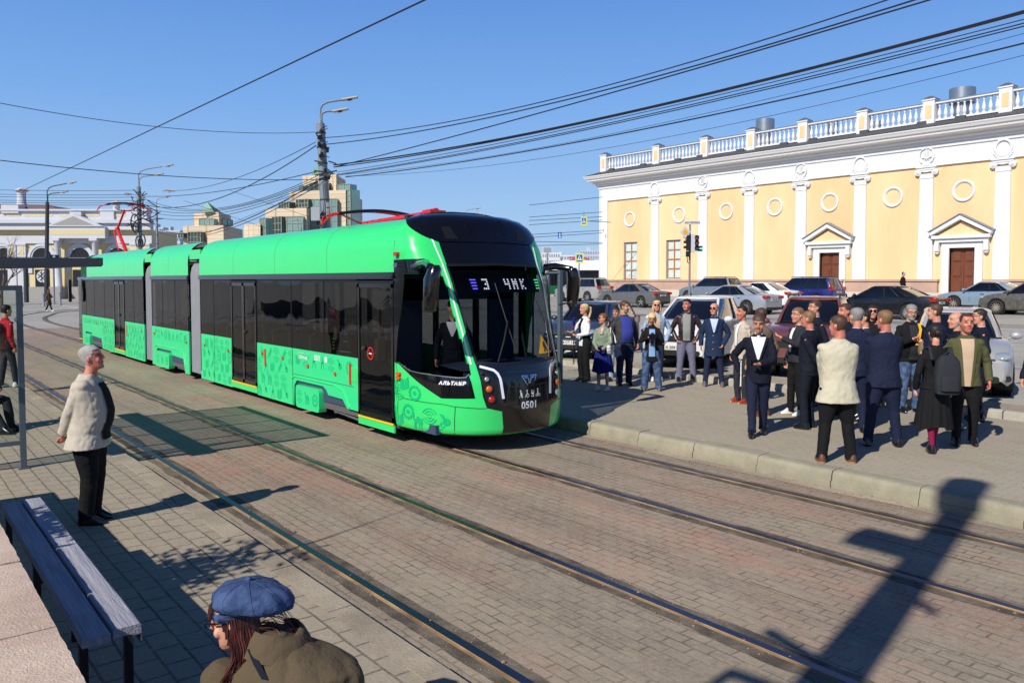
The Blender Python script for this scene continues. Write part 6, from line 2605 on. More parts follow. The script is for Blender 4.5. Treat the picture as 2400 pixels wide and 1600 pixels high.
    if cm:
        mb = MB()
        c0 = Vector((0, lean_(shz) - .010 * s, .832 * H))
        rings = []
        for zz_, rr in ((.0, 1.10), (.020, 1.09), (.034, 1.08), (.034, 1.02), (.0, 1.03)):
            rings.append([c0 + Vector((nk * rr * cos(a), nk * rr * sin(a) * 1.02 + (.006 if sin(a) > 0 else 0), zz_ * s - (.03 * s if sin(a) > .8 else 0))) for a in [2 * pi * k / 20 for k in range(20)]])
        mb.loft(rings, 0, caps=False)
        mb.build("collar", cm, t, 60)
    if open_front:
        for sd in (-1, 1):
            patch("lapel", top, inner_z[0], .815, .014, .022, .024, (sd * (inner_w[1] + .014), sd * (inner_w[0] * 1.25 + .016)))
    # ---- hair
    if hair:
        mb = MB()
        rs = [(z_, w_, f, b) for z_, w_, f, b in HEAD if z_ > -.1]
        ro = []
        extra = 1.07 if hair in ("short", "fringe") else 1.13
        for z_, w_, yf, yb in rs:
            r_ = ering(z_ * 1.035 + .003, w_ * extra, yf * (extra - .02), yb * extra, 40, .9)
            ro.append([hw(p + Vector((0, 0, 0)) + p.normalized() * .004 * (mnoise.noise(p * 40) + mnoise.noise(p * 90))) for p in r_])
        keep = []
        n = 40
        vs = [p for r in ro for p in r]
        vs.append(hw((0, -.012, .131)))
        fs = []
        for i in range(len(ro) - 1):
            for j in range(n):
                a, b = i * n + j, i * n + (j + 1) % n
                c = (vs[a] + vs[b] + vs[a + n] + vs[b + n]) / 4
                p = Ri @ (c - hc) / hs
                y, zc = p.y, p.z
                if hair == "fringe":
                    ok = zc < .058 and y < .015 and zc > -.07
                elif hair in ("bob", "long"):
                    ok = (zc > .066 and y < .095) or (y < .035) or (y < .06 and zc > .02)
                else:
                    ok = (zc > .078 - hairline) or (y < .045 and zc > .035) or (y < -.002 and zc > -.02) or (y < -.025 and zc > -.075) or (abs(y - .0) < .02 and zc > -.005)
                if ok:
                    fs.append((a, b, b + n, a + n))
        if hair != "fringe":
            L_ = len(ro) - 1
            fs += [(L_ * n + j, L_ * n + (j + 1) % n, len(vs) - 1) for j in range(n)]
        mb.add(vs, fs)
        if hair == "ponytail":
            mb.ell(hw((0, -.105, .045)), (.024 * hs,) * 3, 0, 10, 8)
            mb.tube(*dens([hw((0, -.10, .045)), hw((0, -.15, .03)), hw((.01, -.155, -.06)), hw((0, -.13, -.16)), hw((-.01, -.10, -.24))], [.018 * hs, .032 * hs, .036 * hs, .03 * hs, .008 * hs]), 10)
        if hair == "bun":
            mb.ell(hw((0, -.04, .15)), (.045 * hs, .042 * hs, .036 * hs), 0, 14, 10)
        if hair == "lowbun":
            mb.ell(hw((0, -.11, .0)), (.05 * hs, .042 * hs, .045 * hs), 0, 14, 10)
        if hair in ("bob", "long"):
            zl = -.13 if hair == "bob" else -.26
            for k in range(22):
                a = pi * (-.12 + 1.24 * k / 21) + pi
                x, y = cos(a), sin(a)
                p1 = (x * .078, y * .095 - .004, .04)
                p2 = (x * .09, y * .105 - .004, -.05)
                p3 = (x * (.08 if hair == "bob" else .085), y * .10, zl + .02 * mnoise.noise((k * 1.7, H, 0)))
                mb.tube(*dens([hw(p1), hw(p2), hw(p3)], [.016 * hs, .02 * hs, .011 * hs], 3), 6)
        mb.build("hair", hairm, t, 70)
    if glasses:
        mb = MB()
        for sd in (-1, 1):
            c_ = [(sd * .033 + .024 * cos(a) * hs / hs, .104 - abs(.024 * cos(a)) * .0, .02 + .018 * sin(a)) for a in [2 * pi * k / 14 for k in range(14)]]
            pts = [hw(p) for p in c_]
            if glasses == "dark":
                mb.add(pts + [hw((sd * .033, .107, .02))], [(k, (k + 1) % 14, 14) for k in range(14)], 0)
            mb.tube(pts + [pts[0]], .0022 * hs if glasses != "dark" else .003 * hs, 5, 1)
            mb.tube([hw((sd * .057, .102, .025)), hw((sd * .079, .05, .022)), hw((sd * .081, -.02, .015))], .0025 * hs, 5, 1)
        mb.tube([hw((-.01, .104, .024)), hw((.01, .104, .024))], .0025 * hs, 5, 1)
        mb.build("glasses", ["lens_dark", "lens_dark"], t, 60)
    WM = Matrix.Translation(t.location) @ Matrix.Rotation(rz, 4, 'Z')
    info = dict(t=t, hand={sd: WM @ J[sd][2] for sd in (-1, 1)}, fdir={sd: (WM.to_3x3() @ J[sd][3]) for sd in (-1, 1)}, head=WM @ hc, WM=WM, H=H, hw=lambda p: WM @ hw(p), J=J, tring=tring)
    return info


def feet_at(u, v, z=.2):
    p = atz(u, v, z)
    return (p.x, p.y, z)


def ht(u, v, vt, z=.2):
    p = atz(u, v, z)
    d = (p - CAM).dot(FW)
    return (v - vt) / F * d
# ---------------------------------------------------------------- poles, wires, signs, shelters, bench, trees
mat("pole_grey", (120, 132, 142), .55, noise=.12, ns=3)
mat("pole_black", (46, 52, 54), .6, noise=.15)
mat("wire", (26, 26, 30), .6)
mat("lamp_grey", (176, 178, 176), .5)
mat("cabinet_grey", (176, 182, 186), .5, noise=.08)
mat("sign_yellow", (214, 226, 20), .5)
mat("sign_blue", (16, 84, 186), .5)
mat("sign_orange", (232, 162, 16), .5)
mat("sign_back", (196, 200, 204), .5)
mat("lit_green", (70, 230, 170), .5, emit=2.5)
mat("lamp_off_red", (120, 66, 52), .5)
mat("lamp_off", (74, 72, 60), .5)
mat("insulator", (120, 84, 58), .4, noise=.3)
mat("shelter_metal", (62, 68, 74), .45, metal=.2, noise=.08)
mat("grey_blue_metal", (84, 96, 104), .45, noise=.05)
mat("plank", (166, 166, 174), .75, noise=.18, ns=6, stretch=(14, .8, 10), bump=.4, bs=8, rgb2=(146, 146, 158), n2=2.2)
mat("steel_black", (24, 24, 28), .5)
mat("ledge_stone", (206, 184, 164), .85, noise=.14, ns=18, rgb2=(190, 166, 148), n2=1.6, bump=.4, bs=90)
mat("bark", (92, 80, 70), .95, noise=.3, ns=8)
mat("twig", (112, 98, 88), .95)
mat("needles", (38, 52, 38), .95, noise=.4, ns=3)
mat("leaf", (74, 96, 44), .8, noise=.3, ns=6)
glass("shelter_glass", (.86, .90, .90), 1.0)
m_ = bpy.data.materials.new("polycarbonate")
m_.use_nodes = True
t_ = m_.node_tree
t_.nodes.remove(t_.nodes["Principled BSDF"])
a_ = t_.nodes.new("ShaderNodeBsdfTransparent")
a_.inputs[0].default_value = (.72, .74, .76, 1)
b_ = t_.nodes.new("ShaderNodeBsdfDiffuse")
b_.inputs[0].default_value = (.5, .52, .54, 1)
c_ = t_.nodes.new("ShaderNodeMixShader")
c_.inputs[0].default_value = .1
t_.links.new(a_.outputs[0], c_.inputs[1])
t_.links.new(b_.outputs[0], c_.inputs[2])
t_.links.new(c_.outputs[0], t_.nodes["Material Output"].inputs[0])
M["polycarbonate"] = m_


def lamp_pole(label, u_top, v_top, d, dia, lean=0.0, m="pole_grey", arms=((2.0, 1.4), (1.35, .8)), extras=False, base_z=0.0, group="tall street lamp poles"):
    k = d / F
    top = at(u_top, v_top, d)
    base = Vector((top.x, top.y, base_z)) + RT * lean
    t = thing("street_lamp", label, "lamp pole", base, 0, group, world=True)
    mb = MB()
    ax = top - base
    mb.tube([base, base + ax * .5, top], [dia * .58, dia * .52, dia * .45], 16, 0)
    mb.tube([top, top + Vector((0, 0, .25))], [dia * .3, dia * .12], 12, 0)
    for f in (.55, .62, .72, .8, .88, .95):
        p = base + ax * f
        mb.tube([p, p + ax.normalized() * .08], dia * .53, 16, 1)
    mb.build("pole", [m, "pole_black"], t, 50)
    for i, (L, h) in enumerate(arms):
        mb = MB()
        s0 = top + RT * (.06 * i)
        e = top + RT * L * .62 + Vector((0, 0, h - .12))
        pts = [s0, s0 + Vector((0, 0, h * .55)), s0 + RT * L * .06 + Vector((0, 0, h * .72)), s0 + RT * L * .2 + Vector((0, 0, h * .82)), e]
        mb.tube(pts, dia * .1 + .012, 8, 0)
        a = mb.build("arm", m, t, 50)
        mb = MB()
        x = (RT + Vector((0, 0, .18))).normalized()
        n = x.cross(FW).normalized()
        mb.T = Matrix((x, FW.normalized(), -n)).transposed().to_4x4()
        mb.T.translation = e + x * L * .18
        mb.box(-.42, .42, -.16, .16, -.04, .05, 0)
        mb.box(-.38, .38, -.13, .13, -.07, -.04, 1)
        mb.box(-.15, .1, -.06, .06, .05, .12, 1)
        mb.build("lamp_head", ["lamp_grey", "grille"], a, bevel=.01)
    if extras:
        mb = MB()
        c = at(741, 502, d - .4)
        q = Matrix.Translation(c) @ Matrix.Rotation(-yaw + .25, 4, 'Z')
        mb.T = q
        mb.box(-.27, .2, -.2, .2, -.36, .36)
        mb.T = None
        mb.build("cabinet", "cabinet_grey", t, bevel=.02)
        mb = MB()
        for (u, v, r) in ((752, 524, .32), (749, 520, .26), (756, 515, .34)):
            p = at(u, v, d - .35)
            mb.tube([p + RT * r * .5 * cos(a) + Vector((0, 0, r * sin(a))) for a in [2 * pi * j / 14 for j in range(15)]], .035, 5)
        for a, b in (((770, 378), (788, 384)), ((737, 377), (760, 382)), ((737, 400), (762, 404)), ((738, 411), (790, 400))):
            mb.tube([at(*a, d - .3), at(*b, d - .3)], .035, 6)
        rr = random.Random(4)
        for j in range(26):
            v = rr.uniform(300, 430)
            u0 = 752 + (v - 300) * .046
            p = at(u0 + rr.uniform(-8, 14), v, d - .28)
            mb.tube([p, p + RT * rr.uniform(-.35, .4) + Vector((0, 0, rr.uniform(-.3, .3)))], .02, 4)
            if j % 2:
                mb.box(p.x - .06, p.x + .06, p.y - .06, p.y + .06, p.z - .1, p.z + .1)
        for j in range(3):
            mb.tube([at(757 + j * 3, 430, d - .3), at(760 + j * 5, 470, d - .32), at(757 + j * 3, 510, d - .35)], .022, 4)
        mb.build("cable_fittings", "wire", t)
        mb = MB()
        for v in (480, 494, 505):
            p = at(768, v, d - .3)
            mb.box(p.x - .07, p.x + .07, p.y - .06, p.y + .06, p.z - .12, p.z + .12)
        mb.build("junction_box", "lamp_grey", t)
    return t


lamp_pole("tallest grey lamp pole with twin lamps and a grey cabinet, behind the tram", 751, 290, 43, .50, .5, extras=True)
lamp_pole("grey lamp pole with twin lamps behind the raised red pantograph", 325, 438, 75, .42, 0, arms=((3.6, 2.0), (2.4, 1.2)))
lamp_pole("black lamp pole with twin lamps in front of the station building, at the left", 111, 474, 90, .42, -.4, m="pole_black", arms=((3.6, 2.2), (2.4, 1.2)))
lamp_pole("slender grey lamp pole with one lamp, farthest back right of the pantograph", 367, 492, 99, .28, 0, arms=((1.7, 1.7),))
lamp_pole("far small grey lamp with one arm before the tall stepped building", 706, 533, 120, .22, 0, arms=((-1.3, 1.3),))
lamp_pole("far twin-armed lamp whose two heads show just above the tram's black roof", 1091, 509, 105, .2, 0, arms=((2.0, 1.2), (1.6, .5)))

# cable tangle on the second pole
mb = MB()
rr = random.Random(8)
for j in range(40):
    p = at(326 + rr.uniform(-14, 26), rr.uniform(452, 535), 74.5)
    mb.tube([p, p + RT * rr.uniform(-1.2, 1.3) + Vector((0, 0, rr.uniform(-.7, .7)))], .04, 4)
for u, v, r in ((316, 522, .8), (324, 566, .5), (334, 564, .55), (318, 534, .5), (330, 570, .45)):
    p = at(u, v, 74.4)
    mb.tube([p + RT * r * .45 * cos(a) + Vector((0, 0, r * sin(a))) for a in [2 * pi * k / 16 for k in range(17)]], .06, 5)
o = mb.build("cable_coil", "wire")
tag(o, "tangle of black cable coils and brackets on the pole behind the raised pantograph", "cables")

# wires: ends and one point between, as seen; (u, v, depth) ends, (u, v) between
WL = ["black cable running from the tallest lamp pole to the top right corner"]


def wire(A, B, mid=None, r=.02, ext=0.0, label="", group="overhead wires", n=28):
    a, b = at(*A), at(*B)
    sag = 0.0
    if mid:
        best = min((abs(mid[0] - (PX + F * ((a.lerp(b, k / 200) - CAM).dot(RT)) / ((a.lerp(b, k / 200) - CAM).dot(FW)))), k / 200) for k in range(1, 200))
        t = best[1]
        p = a.lerp(b, t)
        dd = (p - CAM).dot(FW)
        v = PY - F * ((p - CAM).dot(UP)) / dd
        sag = (mid[1] - v) / F * dd / (4 * t * (1 - t))
        if t < .12 or t > .88:
            sag = max(-.4, min(1.5, sag))
    mb = MB()
    pts = []
    for k in range(n + 1):
        t = -0.0 + (1 + ext) * k / n
        p = a.lerp(b, t)
        p.z -= sag * 4 * t * (1 - t)
        pts.append(p)
    mb.tube(pts, r, 5)
    o = mb.build("wire", "wire")
    return tag(o, label, "wire", group)


def W(A, B, mid, r, label, ext=.25):
    return wire(A, B, mid, r, ext, label)


W((761, 323, 43), (2081, 0, 21), (1375, 213), .02, "uppermost of the wires fanning from the tallest lamp pole to the top right")
W((761, 339, 43), (2145, 0, 21), (1446, 205), .024, "second wire down of those fanning from the tallest lamp pole to the right")
W((782, 392, 43), (2180, 0, 21), (1446, 214), .024, "straight wire crossing below the two uppermost ones on its way to the top right")
W((782, 387, 43), (2400, 27, 21), (1897, 160), .036, "thickest black bundle of the wires over the yellow building")
W((782, 392, 43), (2400, 31, 21), (1897, 163), .026, "cable strung right under the thickest black bundle")
W((790, 404, 43), (2400, 46, 21), (1728, 213), .014, "thin wire just below the thick bundle")
W((790, 409, 43), (2400, 55, 21), (1728, 221), .018, "upper of the close pair of wires below the thick bundle")
W((790, 411, 43), (2400, 62, 21), (1728, 226), .018, "lower of the close pair of wires below the thick bundle")
W((810, 409, 43), (2400, 79, 21), (1799, 233), .008, "faintest thin wire over the yellow building's balustrade")
W((810, 415, 43), (2400, 102, 21), (1728, 258), .024, "last heavy wire, nearest above the balustrade of the yellow building")
W((810, 413, 43), (2400, 130, 21), (1657, 303), .008, "lowest thin wire touching the sky just over the balustrade")
wire((53, 447, 60), (996, 0, 18), None, .022, .25, "heavy straight wire rising from the round chimney to the top edge")
wire((0, 242, 30), (738, 310, 43), (442, 304), .014, 0, "long sagging wire highest at the left edge")
wire((0, 376, 30), (745, 421, 43), (340, 409), .018, 0, "sagging wire crossing above the second lamp pole's lamps")
wire((413, 447, 75), (740, 333, 43), (560, 415), .02, 0, "wire with a dark damper rising to the tallest pole")
wire((335, 479, 75), (741, 341, 43), (578, 438), .03, 0, "heavy sagging cable from the pantograph's pole up to the tallest pole")
wire((335, 460, 75), (762, 397, 43), (578, 438), .024, 0, "low cable rising gently from the pantograph's pole to the tallest pole")
for k, (va, vm, vb) in enumerate(((466, 488, 412), (474, 491, 418), (486, 494, 424), (494, 500, 428), (505, 507, 434))):
    wire((340, va, 75), (745, vb, 43), (510, vm), .02, 0, "one of five near-parallel wires sagging low between the two grey poles", group="wires sagging low between the two grey poles")
wire((374, 537, 99), (745, 425, 43), (578, 513), .034, 0, "black cable hanging lowest between the far slender pole and the tallest pole")
wire((374, 545, 99), (750, 432, 43), (590, 516), .024, 0, "thinner cable beneath the lowest hanging black one")
for k, v in enumerate((446, 456, 462, 470, 475, 480)):
    wire((-20, v - 1, 75), (330, v, 75), (150, v + 1), .022, 0, "one of six level trolley wires over the station building", group="level trolley wires over the station building")
for k, (v0, v1) in enumerate(((478, 462), (506, 497), (514, 508), (524, 516), (547, 540), (554, 546), (573, 572), (563, 569))):
    wire((1240, v0 + 3, 66), (1412, v1, 66), None, .022, 0, "one of eight thin wires in the gap between tram and yellow building", group="thin wires in the gap between tram and yellow building")
for k, (u0, v0, u1, v1) in enumerate(((430, 470, 700, 560), (540, 447, 760, 520), (620, 480, 755, 420), (380, 590, 745, 440))):
    wire((u0, v0, 70), (u1, v1, 60), None, .014, 0, "one of four faint stay wires before the beige buildings", group="faint stay wires before the beige buildings")
mb = MB()
for (u, v, d, L) in ((54, 446, 59.8, .7), (300, 455, 74.8, .7), (397, 448, 74, 1.2)):
    p = at(u, v, d)
    mb2 = MB()
    mb2.tube([p - RT * L * .5, p - RT * L * .2 + Vector((0, 0, .08)), p + RT * L * .2, p + RT * L * .5], [.03, .06, .06, .03], 8)
    mb2.tube([p, p - Vector((0, 0, .2))], .03, 6)
    o = mb2.build("insulator", "insulator", None, 50)
    tag(o, {54: "brown insulator on the wire beside the round chimney", 300: "brown insulator left of the pole behind the pantograph", 397: "long dark damper on the wire right of the pantograph's pole"}[u], "insulator")

# ---- traffic lights and signs by the yellow building
DT = 46.0
kt = DT / F


def tl(u, v, o=0.0):
    return ((u - 1616) * kt, -o, CH + (HZ - v) * kt)


tb = at(1616, HZ, DT)
gz = ground_z(tb.x, tb.y)
tr = thing("traffic_light", "traffic light pole with grey shields before the yellow building's second window", "traffic light", (tb.x, tb.y, 0), -yaw)


def tbx(mb, u0, u1, v0, v1, o0, o1, m=0):
    a, b = tl(u0, v1, 0), tl(u1, v0, 0)
    mb.box(a[0], b[0], -o1, -o0, a[2], b[2], m)


mb = MB()
mb.tube([(0, 0, gz), tl(1616, 527)], [.07, .05], 10)
mb.build("pole", "pole_grey", tr, 50)
mb = MB()
tbx(mb, 1616.5, 1626, 550, 592, -.15, .25, 0)
mb.build("shield", "sign_back", tr)
mb = MB()
tbx(mb, 1625.5, 1635, 552, 588, -.1, .2, 0)
for i, mt in enumerate((1, 1, 2)):
    c = tl(1630.2, 558 + i * 12, .2)
    mb.lathe(c, [(.125, 0), (.13, -.1), (.115, -.1), (.11, -.02), (.001, -.015)], 16, 0, 'y')
    mb.lathe(c, [(.105, -.02), (.001, -.03)], 16, mt, 'y')
mb.build("signal_head", ["grille", "lamp_off_red", "lamp_off"], tr, 40)
mb = MB()
tbx(mb, 1635, 1644, 577, 589, -.05, .18, 0)
c = tl(1639.5, 583, .2)
mb.prism([(c[0] - .09, c[2] - .02), (c[0] + .02, c[2] - .02), (c[0] + .02, c[2] - .06), (c[0] + .1, c[2]), (c[0] + .02, c[2] + .06), (c[0] + .02, c[2] + .02), (c[0] - .09, c[2] + .02)][::-1], lambda p, q, h: (p, h, q), c[1] - .03, c[1], 1)
mb.build("arrow_light", ["grille", "lit_green"], tr)
mb = MB()
tbx(mb, 1606.5, 1614.5, 552, 588, .05, .3, 0)
for i in range(3):
    c = tl(1607, 558 + i * 12, .18)
    mb.box(c[0] - .16, c[0], c[1] - .1, c[1] + .1, c[2] - .02, c[2] + .12)
mb.build("signal_head", "grille", tr)
mb = MB()
tbx(mb, 1606, 1613.5, 589, 602, .05, .25, 0)
mb.tube([tl(1609, 602, .1), tl(1610, 615, .1), tl(1616, 617, .0)], .025, 6)
mb.build("pedestrian_signal", "grille", tr)
mb = MB()
cx, cz = tl(1602.5, 545)[0], tl(0, 545)[2]
for r, m, o in ((.36, 0, .3), (.30, 1, .31), (.20, 2, .32)):
    mb.prism([(cx - r * .86, cz), (cx, cz - r), (cx + r * .86, cz), (cx, cz + r)], lambda p, q, h: (p, h, q), -o, -o + (.02 if m == 0 else .006), m)
mb.tube([tl(1603, 560, .28), tl(1605, 568, .2), tl(1616, 569, 0)], .02, 6, 3)
mb.build("main_road_sign", ["sign_back", "sign_back", "sign_orange", "pole_grey"], tr)
mb = MB()
tbx(mb, 1602, 1639, 518.5, 527, .06, .09, 0)
x0, z0 = tl(1620.5, 522.7)[0], tl(0, 522.7)[2]
text_mb(mb, "ул. КИРОВА", .115, lambda p, q: (x0 + p, -.095, z0 + q), 1, bold=.002)
for s in (-1, 1):
    xx = x0 + s * .36
    mb.prism([(xx - s * .04, z0 - .01), (xx + s * .02, z0 - .01), (xx + s * .02, z0 - .035), (xx + s * .07, z0), (xx + s * .02, z0 + .035), (xx + s * .02, z0 + .01), (xx - s * .04, z0 + .01)], lambda p, q, h: (p, h, q), -.096, -.092, 1)
mb.build("street_name_sign", ["sign_back", "plate_text"], tr)


def crossing_sign(label, u, v, w, h, d, pole_to=None, arm=None):
    k = d / F
    c = at(u, v, d)
    t = thing("crossing_sign", label, "road sign", (c.x, c.y, 0), -yaw)
    W_, H_ = w * k / 2, h * k / 2
    z = c.z
    mb = MB()
    mb.prism(rrect(W_ * 2, H_ * 2, W_ * .12, 2, 0, z), lambda p, q, hh: (p, hh, q), -.02, .02, 0)
    mb.prism([(-W_ * .68, z - H_ * .7), (W_ * .68, z - H_ * .7), (W_ * .68, z + H_ * .7), (-W_ * .68, z + H_ * .7)], lambda p, q, hh: (p, hh, q), -.028, -.021, 1)
    mb.prism([(-W_ * .58, z - H_ * .45), (W_ * .58, z - H_ * .45), (0, z + H_ * .6)], lambda p, q, hh: (p, hh, q), -.036, -.029, 2)
    s = H_ * .42
    mb.prism(circ(s * .2, 8, 0, z + s * .62), lambda p, q, hh: (p, hh, q), -.044, -.037, 3)
    for a, b in (((0, .4), (-.02, -.25)), ((-.02, -.25), (-.4, -.95)), ((-.02, -.25), (.35, -.95)), ((0, .3), (.38, -.2)), ((0, .3), (-.35, -.1))):
        mb.tube([(a[0] * s, -.04, z + a[1] * s), (b[0] * s, -.04, z + b[1] * s)], s * .09, 4, 3)
    mb.build("sign_panel", ["sign_yellow", "sign_blue", "white_paint", "plate_text"], t)
    mb = MB()
    if pole_to is not None:
        mb.tube([(0, .05, z + H_ * .5), (-.1, .05, pole_to)], .05, 8)
    else:
        mb.tube([(0, 0, z + H_), (0, 0, z + H_ + .4)], .03, 6)
        mb.tube([(0, .03, z), (arm, .03, z - .1)], .03, 6)
    mb.build("post", "pole_grey", t)
    return t


crossing_sign("yellow-edged blue pedestrian crossing sign hung high beside the corner of the yellow building", 1368.5, 518, 14, 20, 64, arm=2.2)
crossing_sign("yellow-edged blue pedestrian crossing sign on a post before the far white and green tram", 1358, 605, 20, 23, 60, pole_to=.8)
p = at(1312, 551, 75)
t = thing("road_sign", "small blue road sign with a white arrow hanging on the wires beside the tram's roof", "road sign", (p.x, p.y, 0), -yaw)
mb = MB()
mb.box(-.17, .17, -.02, .02, p.z - .27, p.z + .27, 0)
mb.prism([(-.03, p.z - .02), (.03, p.z - .02), (.03, p.z + .1), (.08, p.z + .1), (0, p.z + .22), (-.08, p.z + .1), (-.03, p.z + .1)], lambda a, b, h: (a, h, b), -.03, -.021, 1)
mb.box(-.07, .07, -.03, -.021, p.z - .2, p.z - .08, 1)
mb.build("sign_panel", ["sign_blue", "white_paint"], t)
p = at(1285, 585, 100)
t = thing("billboard", "small pale blue billboard on a post far off beside the tram's windscreen", "billboard", (p.x, p.y, 0), -yaw)
mb = MB()
mb.box(-.75, .5, -.1, .1, p.z - .4, p.z + .35, 0)
mb.box(-.6, .35, -.13, -.1, p.z - .3, p.z + .25, 1)
mb.build("panel", ["sign_back", "hazy_window"], t)
mb = MB()
mb.tube([(-.1, 0, .3), (-.1, 0, p.z - .4)], .12, 8)
mb.build("post", "pole_grey", t)

# ---- the far white and green tram
DT2 = 80.0
q = at(1283, HZ, DT2)
ft = thing("tram", "white-roofed green tram far off, half hidden by the corner of the yellow building", "tram", (q.x, q.y, .35), -yaw + .06)
mb = MB()
rg = []
for x, s_ in ((0, .62), (.5, .82), (1.6, .97), (3.5, 1.0), (14, 1.0)):
    rg.append([(x, y * (1.0 if x > .5 else .85), 3.05 + z * s_) for y, z in ((-1.25, 0), (-1.2, .5), (-1.0, .85), (-.6, 1.0), (.6, 1.0), (1.0, .85), (1.2, .5), (1.25, 0))])
mb.loft(rg, 0)
mb.build("roof", "white_paint", ft, 40)
mb = MB()
mb.box(.1, 14, -1.25, 1.25, 1.55, 3.05)
o = mb.build("window_band", "tram_black", ft)
mb = MB()
for k in range(14):
    x = .6 + k * .95
    mb.box(x, x + .7, -1.27, -1.24, 1.75, 2.75, 0)
    if k % 3:
        mb.box(x + .2, x + .5, -1.285, -1.265, 1.9, 2.3, 1)
mb.build("window", ["car_glass", "shop_dark"], o)
MB().box(.05, 14, -1.27, 1.27, .25, 1.55).build("side_panel", "tram_far", ft) if mat("tram_far", (10, 96, 58), .4) else None
mb = MB()
mb.tube([(2.4, 0, 4.1), (3.2, 0, 4.35), (4.2, 0, 4.15)], .06, 6)
mb.tube([(2.0, -.8, 4.3), (2.4, 0, 4.35), (3.9, .6, 4.3)], .06, 6)
mb.box(2.2, 4.6, -.6, .6, 4.05, 4.12)
mb.build("pantograph", "red_paint", ft)
mb = MB()
for x in (2.2, 4.2, 10, 12):
    mb.lathe((x, -1.1, .0), [(.3, -.1), (.3, .1)], 14, 0, 'y')
mb.build("wheels", "dark_metal", ft)

# ---- bollards and posts on the far pavement
for u, v0, v1, d, r, lab in ((2, 690, 717, 74, .1, "leftmost dark bollard at the very edge of the photo"), (50, 684, 718, 74, .1, "dark bollard between the shelter frame and the walking woman"), (101, 688, 714, 74, .1, "dark bollard just left of the walking woman"), (140, 684, 711, 78, .1, "dark bollard right of the walking woman")):
    p = at(u, HZ, d)
    mb = MB()
    h = CH + (HZ - v0) / F * d
    mb.lathe((p.x, p.y, 0), [(r * 1.5, 0), (r * 1.4, .08), (r, .12), (r * .9, h - .15), (r * 1.15, h - .13), (r * 1.15, h - .05), (r * .4, h)], 12, 0)
    o = mb.build("bollard", "pole_grey", None, 50)
    tag(o, lab, "bollard", "bollards on the far pavement")
for u, v0, v1, d, r, lab, mt in ((61, 640, 708, 88, .24, "thick black post behind the shelter roof's left part", "pole_black"), (126, 640, 711, 80, .08, "thin grey-blue sign post beside the walking woman", "pole_grey")):
    p = at(u, HZ, d)
    mb = MB()
    mb.tube([(p.x, p.y, 0), (p.x, p.y, CH + (HZ - v0) / F * d + 1.5)], r, 10)
    o = mb.build("post", mt, None, 50)
    tag(o, lab, "post")
p = at(126, 603, 80)
mb = MB()
mb.box(p.x - .45, p.x + .45, p.y - .1, p.y + .1, p.z - .12, p.z + .25, 0)
mb.prism(circ(.11, 12, 0, 0), lambda a, b, h: (p.x + a, p.y - .12 + h, p.z + .05 + b), 0, .02, 1)
mb.box(p.x - .04, p.x + .04, p.y - .05, p.y + .05, p.z - 3, p.z - .12, 0)
o = mb.build("info_sign", ["grille", "white_paint"])
tag(o, "small black sign with a white dot on the station front, just over the shelter roof", "sign")

# ---- near shelter: glass end panel, posts, ribbed roof
sh = thing("bus_shelter", "dark grey tram shelter with glass end panel and thin ribbed roof, left edge", "shelter", (1.41, 11.2, .13), world=True)
for x in (1.41,):
    mb = MB()
    mb.box(x - .032, x + .032, 11.17, 11.23, .13, 2.34)
    mb.box(x - .06, x + .06, 11.14, 11.26, .13, .145)
    mb.build("post", "grey_blue_metal", sh, bevel=.004)
mb = MB()
mb.box(-.6, -.54, 11.17, 11.23, .13, 2.34)
mb.build("post", "grey_blue_metal", sh)
mb = MB()
mb.box(-.54, 1.38, 11.18, 11.22, 2.28, 2.34)
mb.box(-.54, 1.38, 11.18, 11.22, .42, .47)
mb.build("rail", "grey_blue_metal", sh)
mb = MB()
mb.box(-.54, 1.378, 11.194, 11.204, .47, 2.28)
mb.build("glass_panel", "shelter_glass", sh)
mb = MB()
for i, y in enumerate((10.65, 11.56, 12.48, 13.4, 14.32)):
    a, b = (.17, .10) if i == 0 else (.10, .05)
    w = .035 if i == 0 else .02
    mb.prism([(-.5, 2.66 - a - .02), (2.2, 2.665 - b), (2.2, 2.665), (-.5, 2.64)], lambda p, q, h: (p, h, q), y - w, y + w)
mb.lathe((.62, 10.61, 2.545), [(.09, 0), (.09, -.004), (.001, -.004)], 16, 1, 'y')
mb.build("roof_rib", ["shelter_metal", "steel_black"], sh)
mb = MB()
mb.box(2.17, 2.21, 10.6, 14.35, 2.58, 2.67)
mb.box(.32, .56, 10.5, 14.8, 2.46, 2.58)
mb.box(-.5, -.44, 10.6, 14.35, 2.45, 2.6)
mb.build("roof_beam", "shelter_metal", sh)
mb = MB()
mb.prism([(-.44, 2.645), (2.18, 2.67), (2.18, 2.676), (-.44, 2.651)], lambda p, q, h: (p, h, q), 10.62, 14.35)
mb.build("roof_panel", "polycarbonate", sh)
mb = MB()
mb.box(.05, .5, 12.0, 16.0, .56, .6, 0)
for y in (12.3, 15.7):
    mb.box(.1, .45, y, y + .05, .13, .56, 1)
o = mb.build("bench_in_shelter", ["plank", "steel_black"])
tag(o, "bench inside the near shelter, under the seated person", "bench")

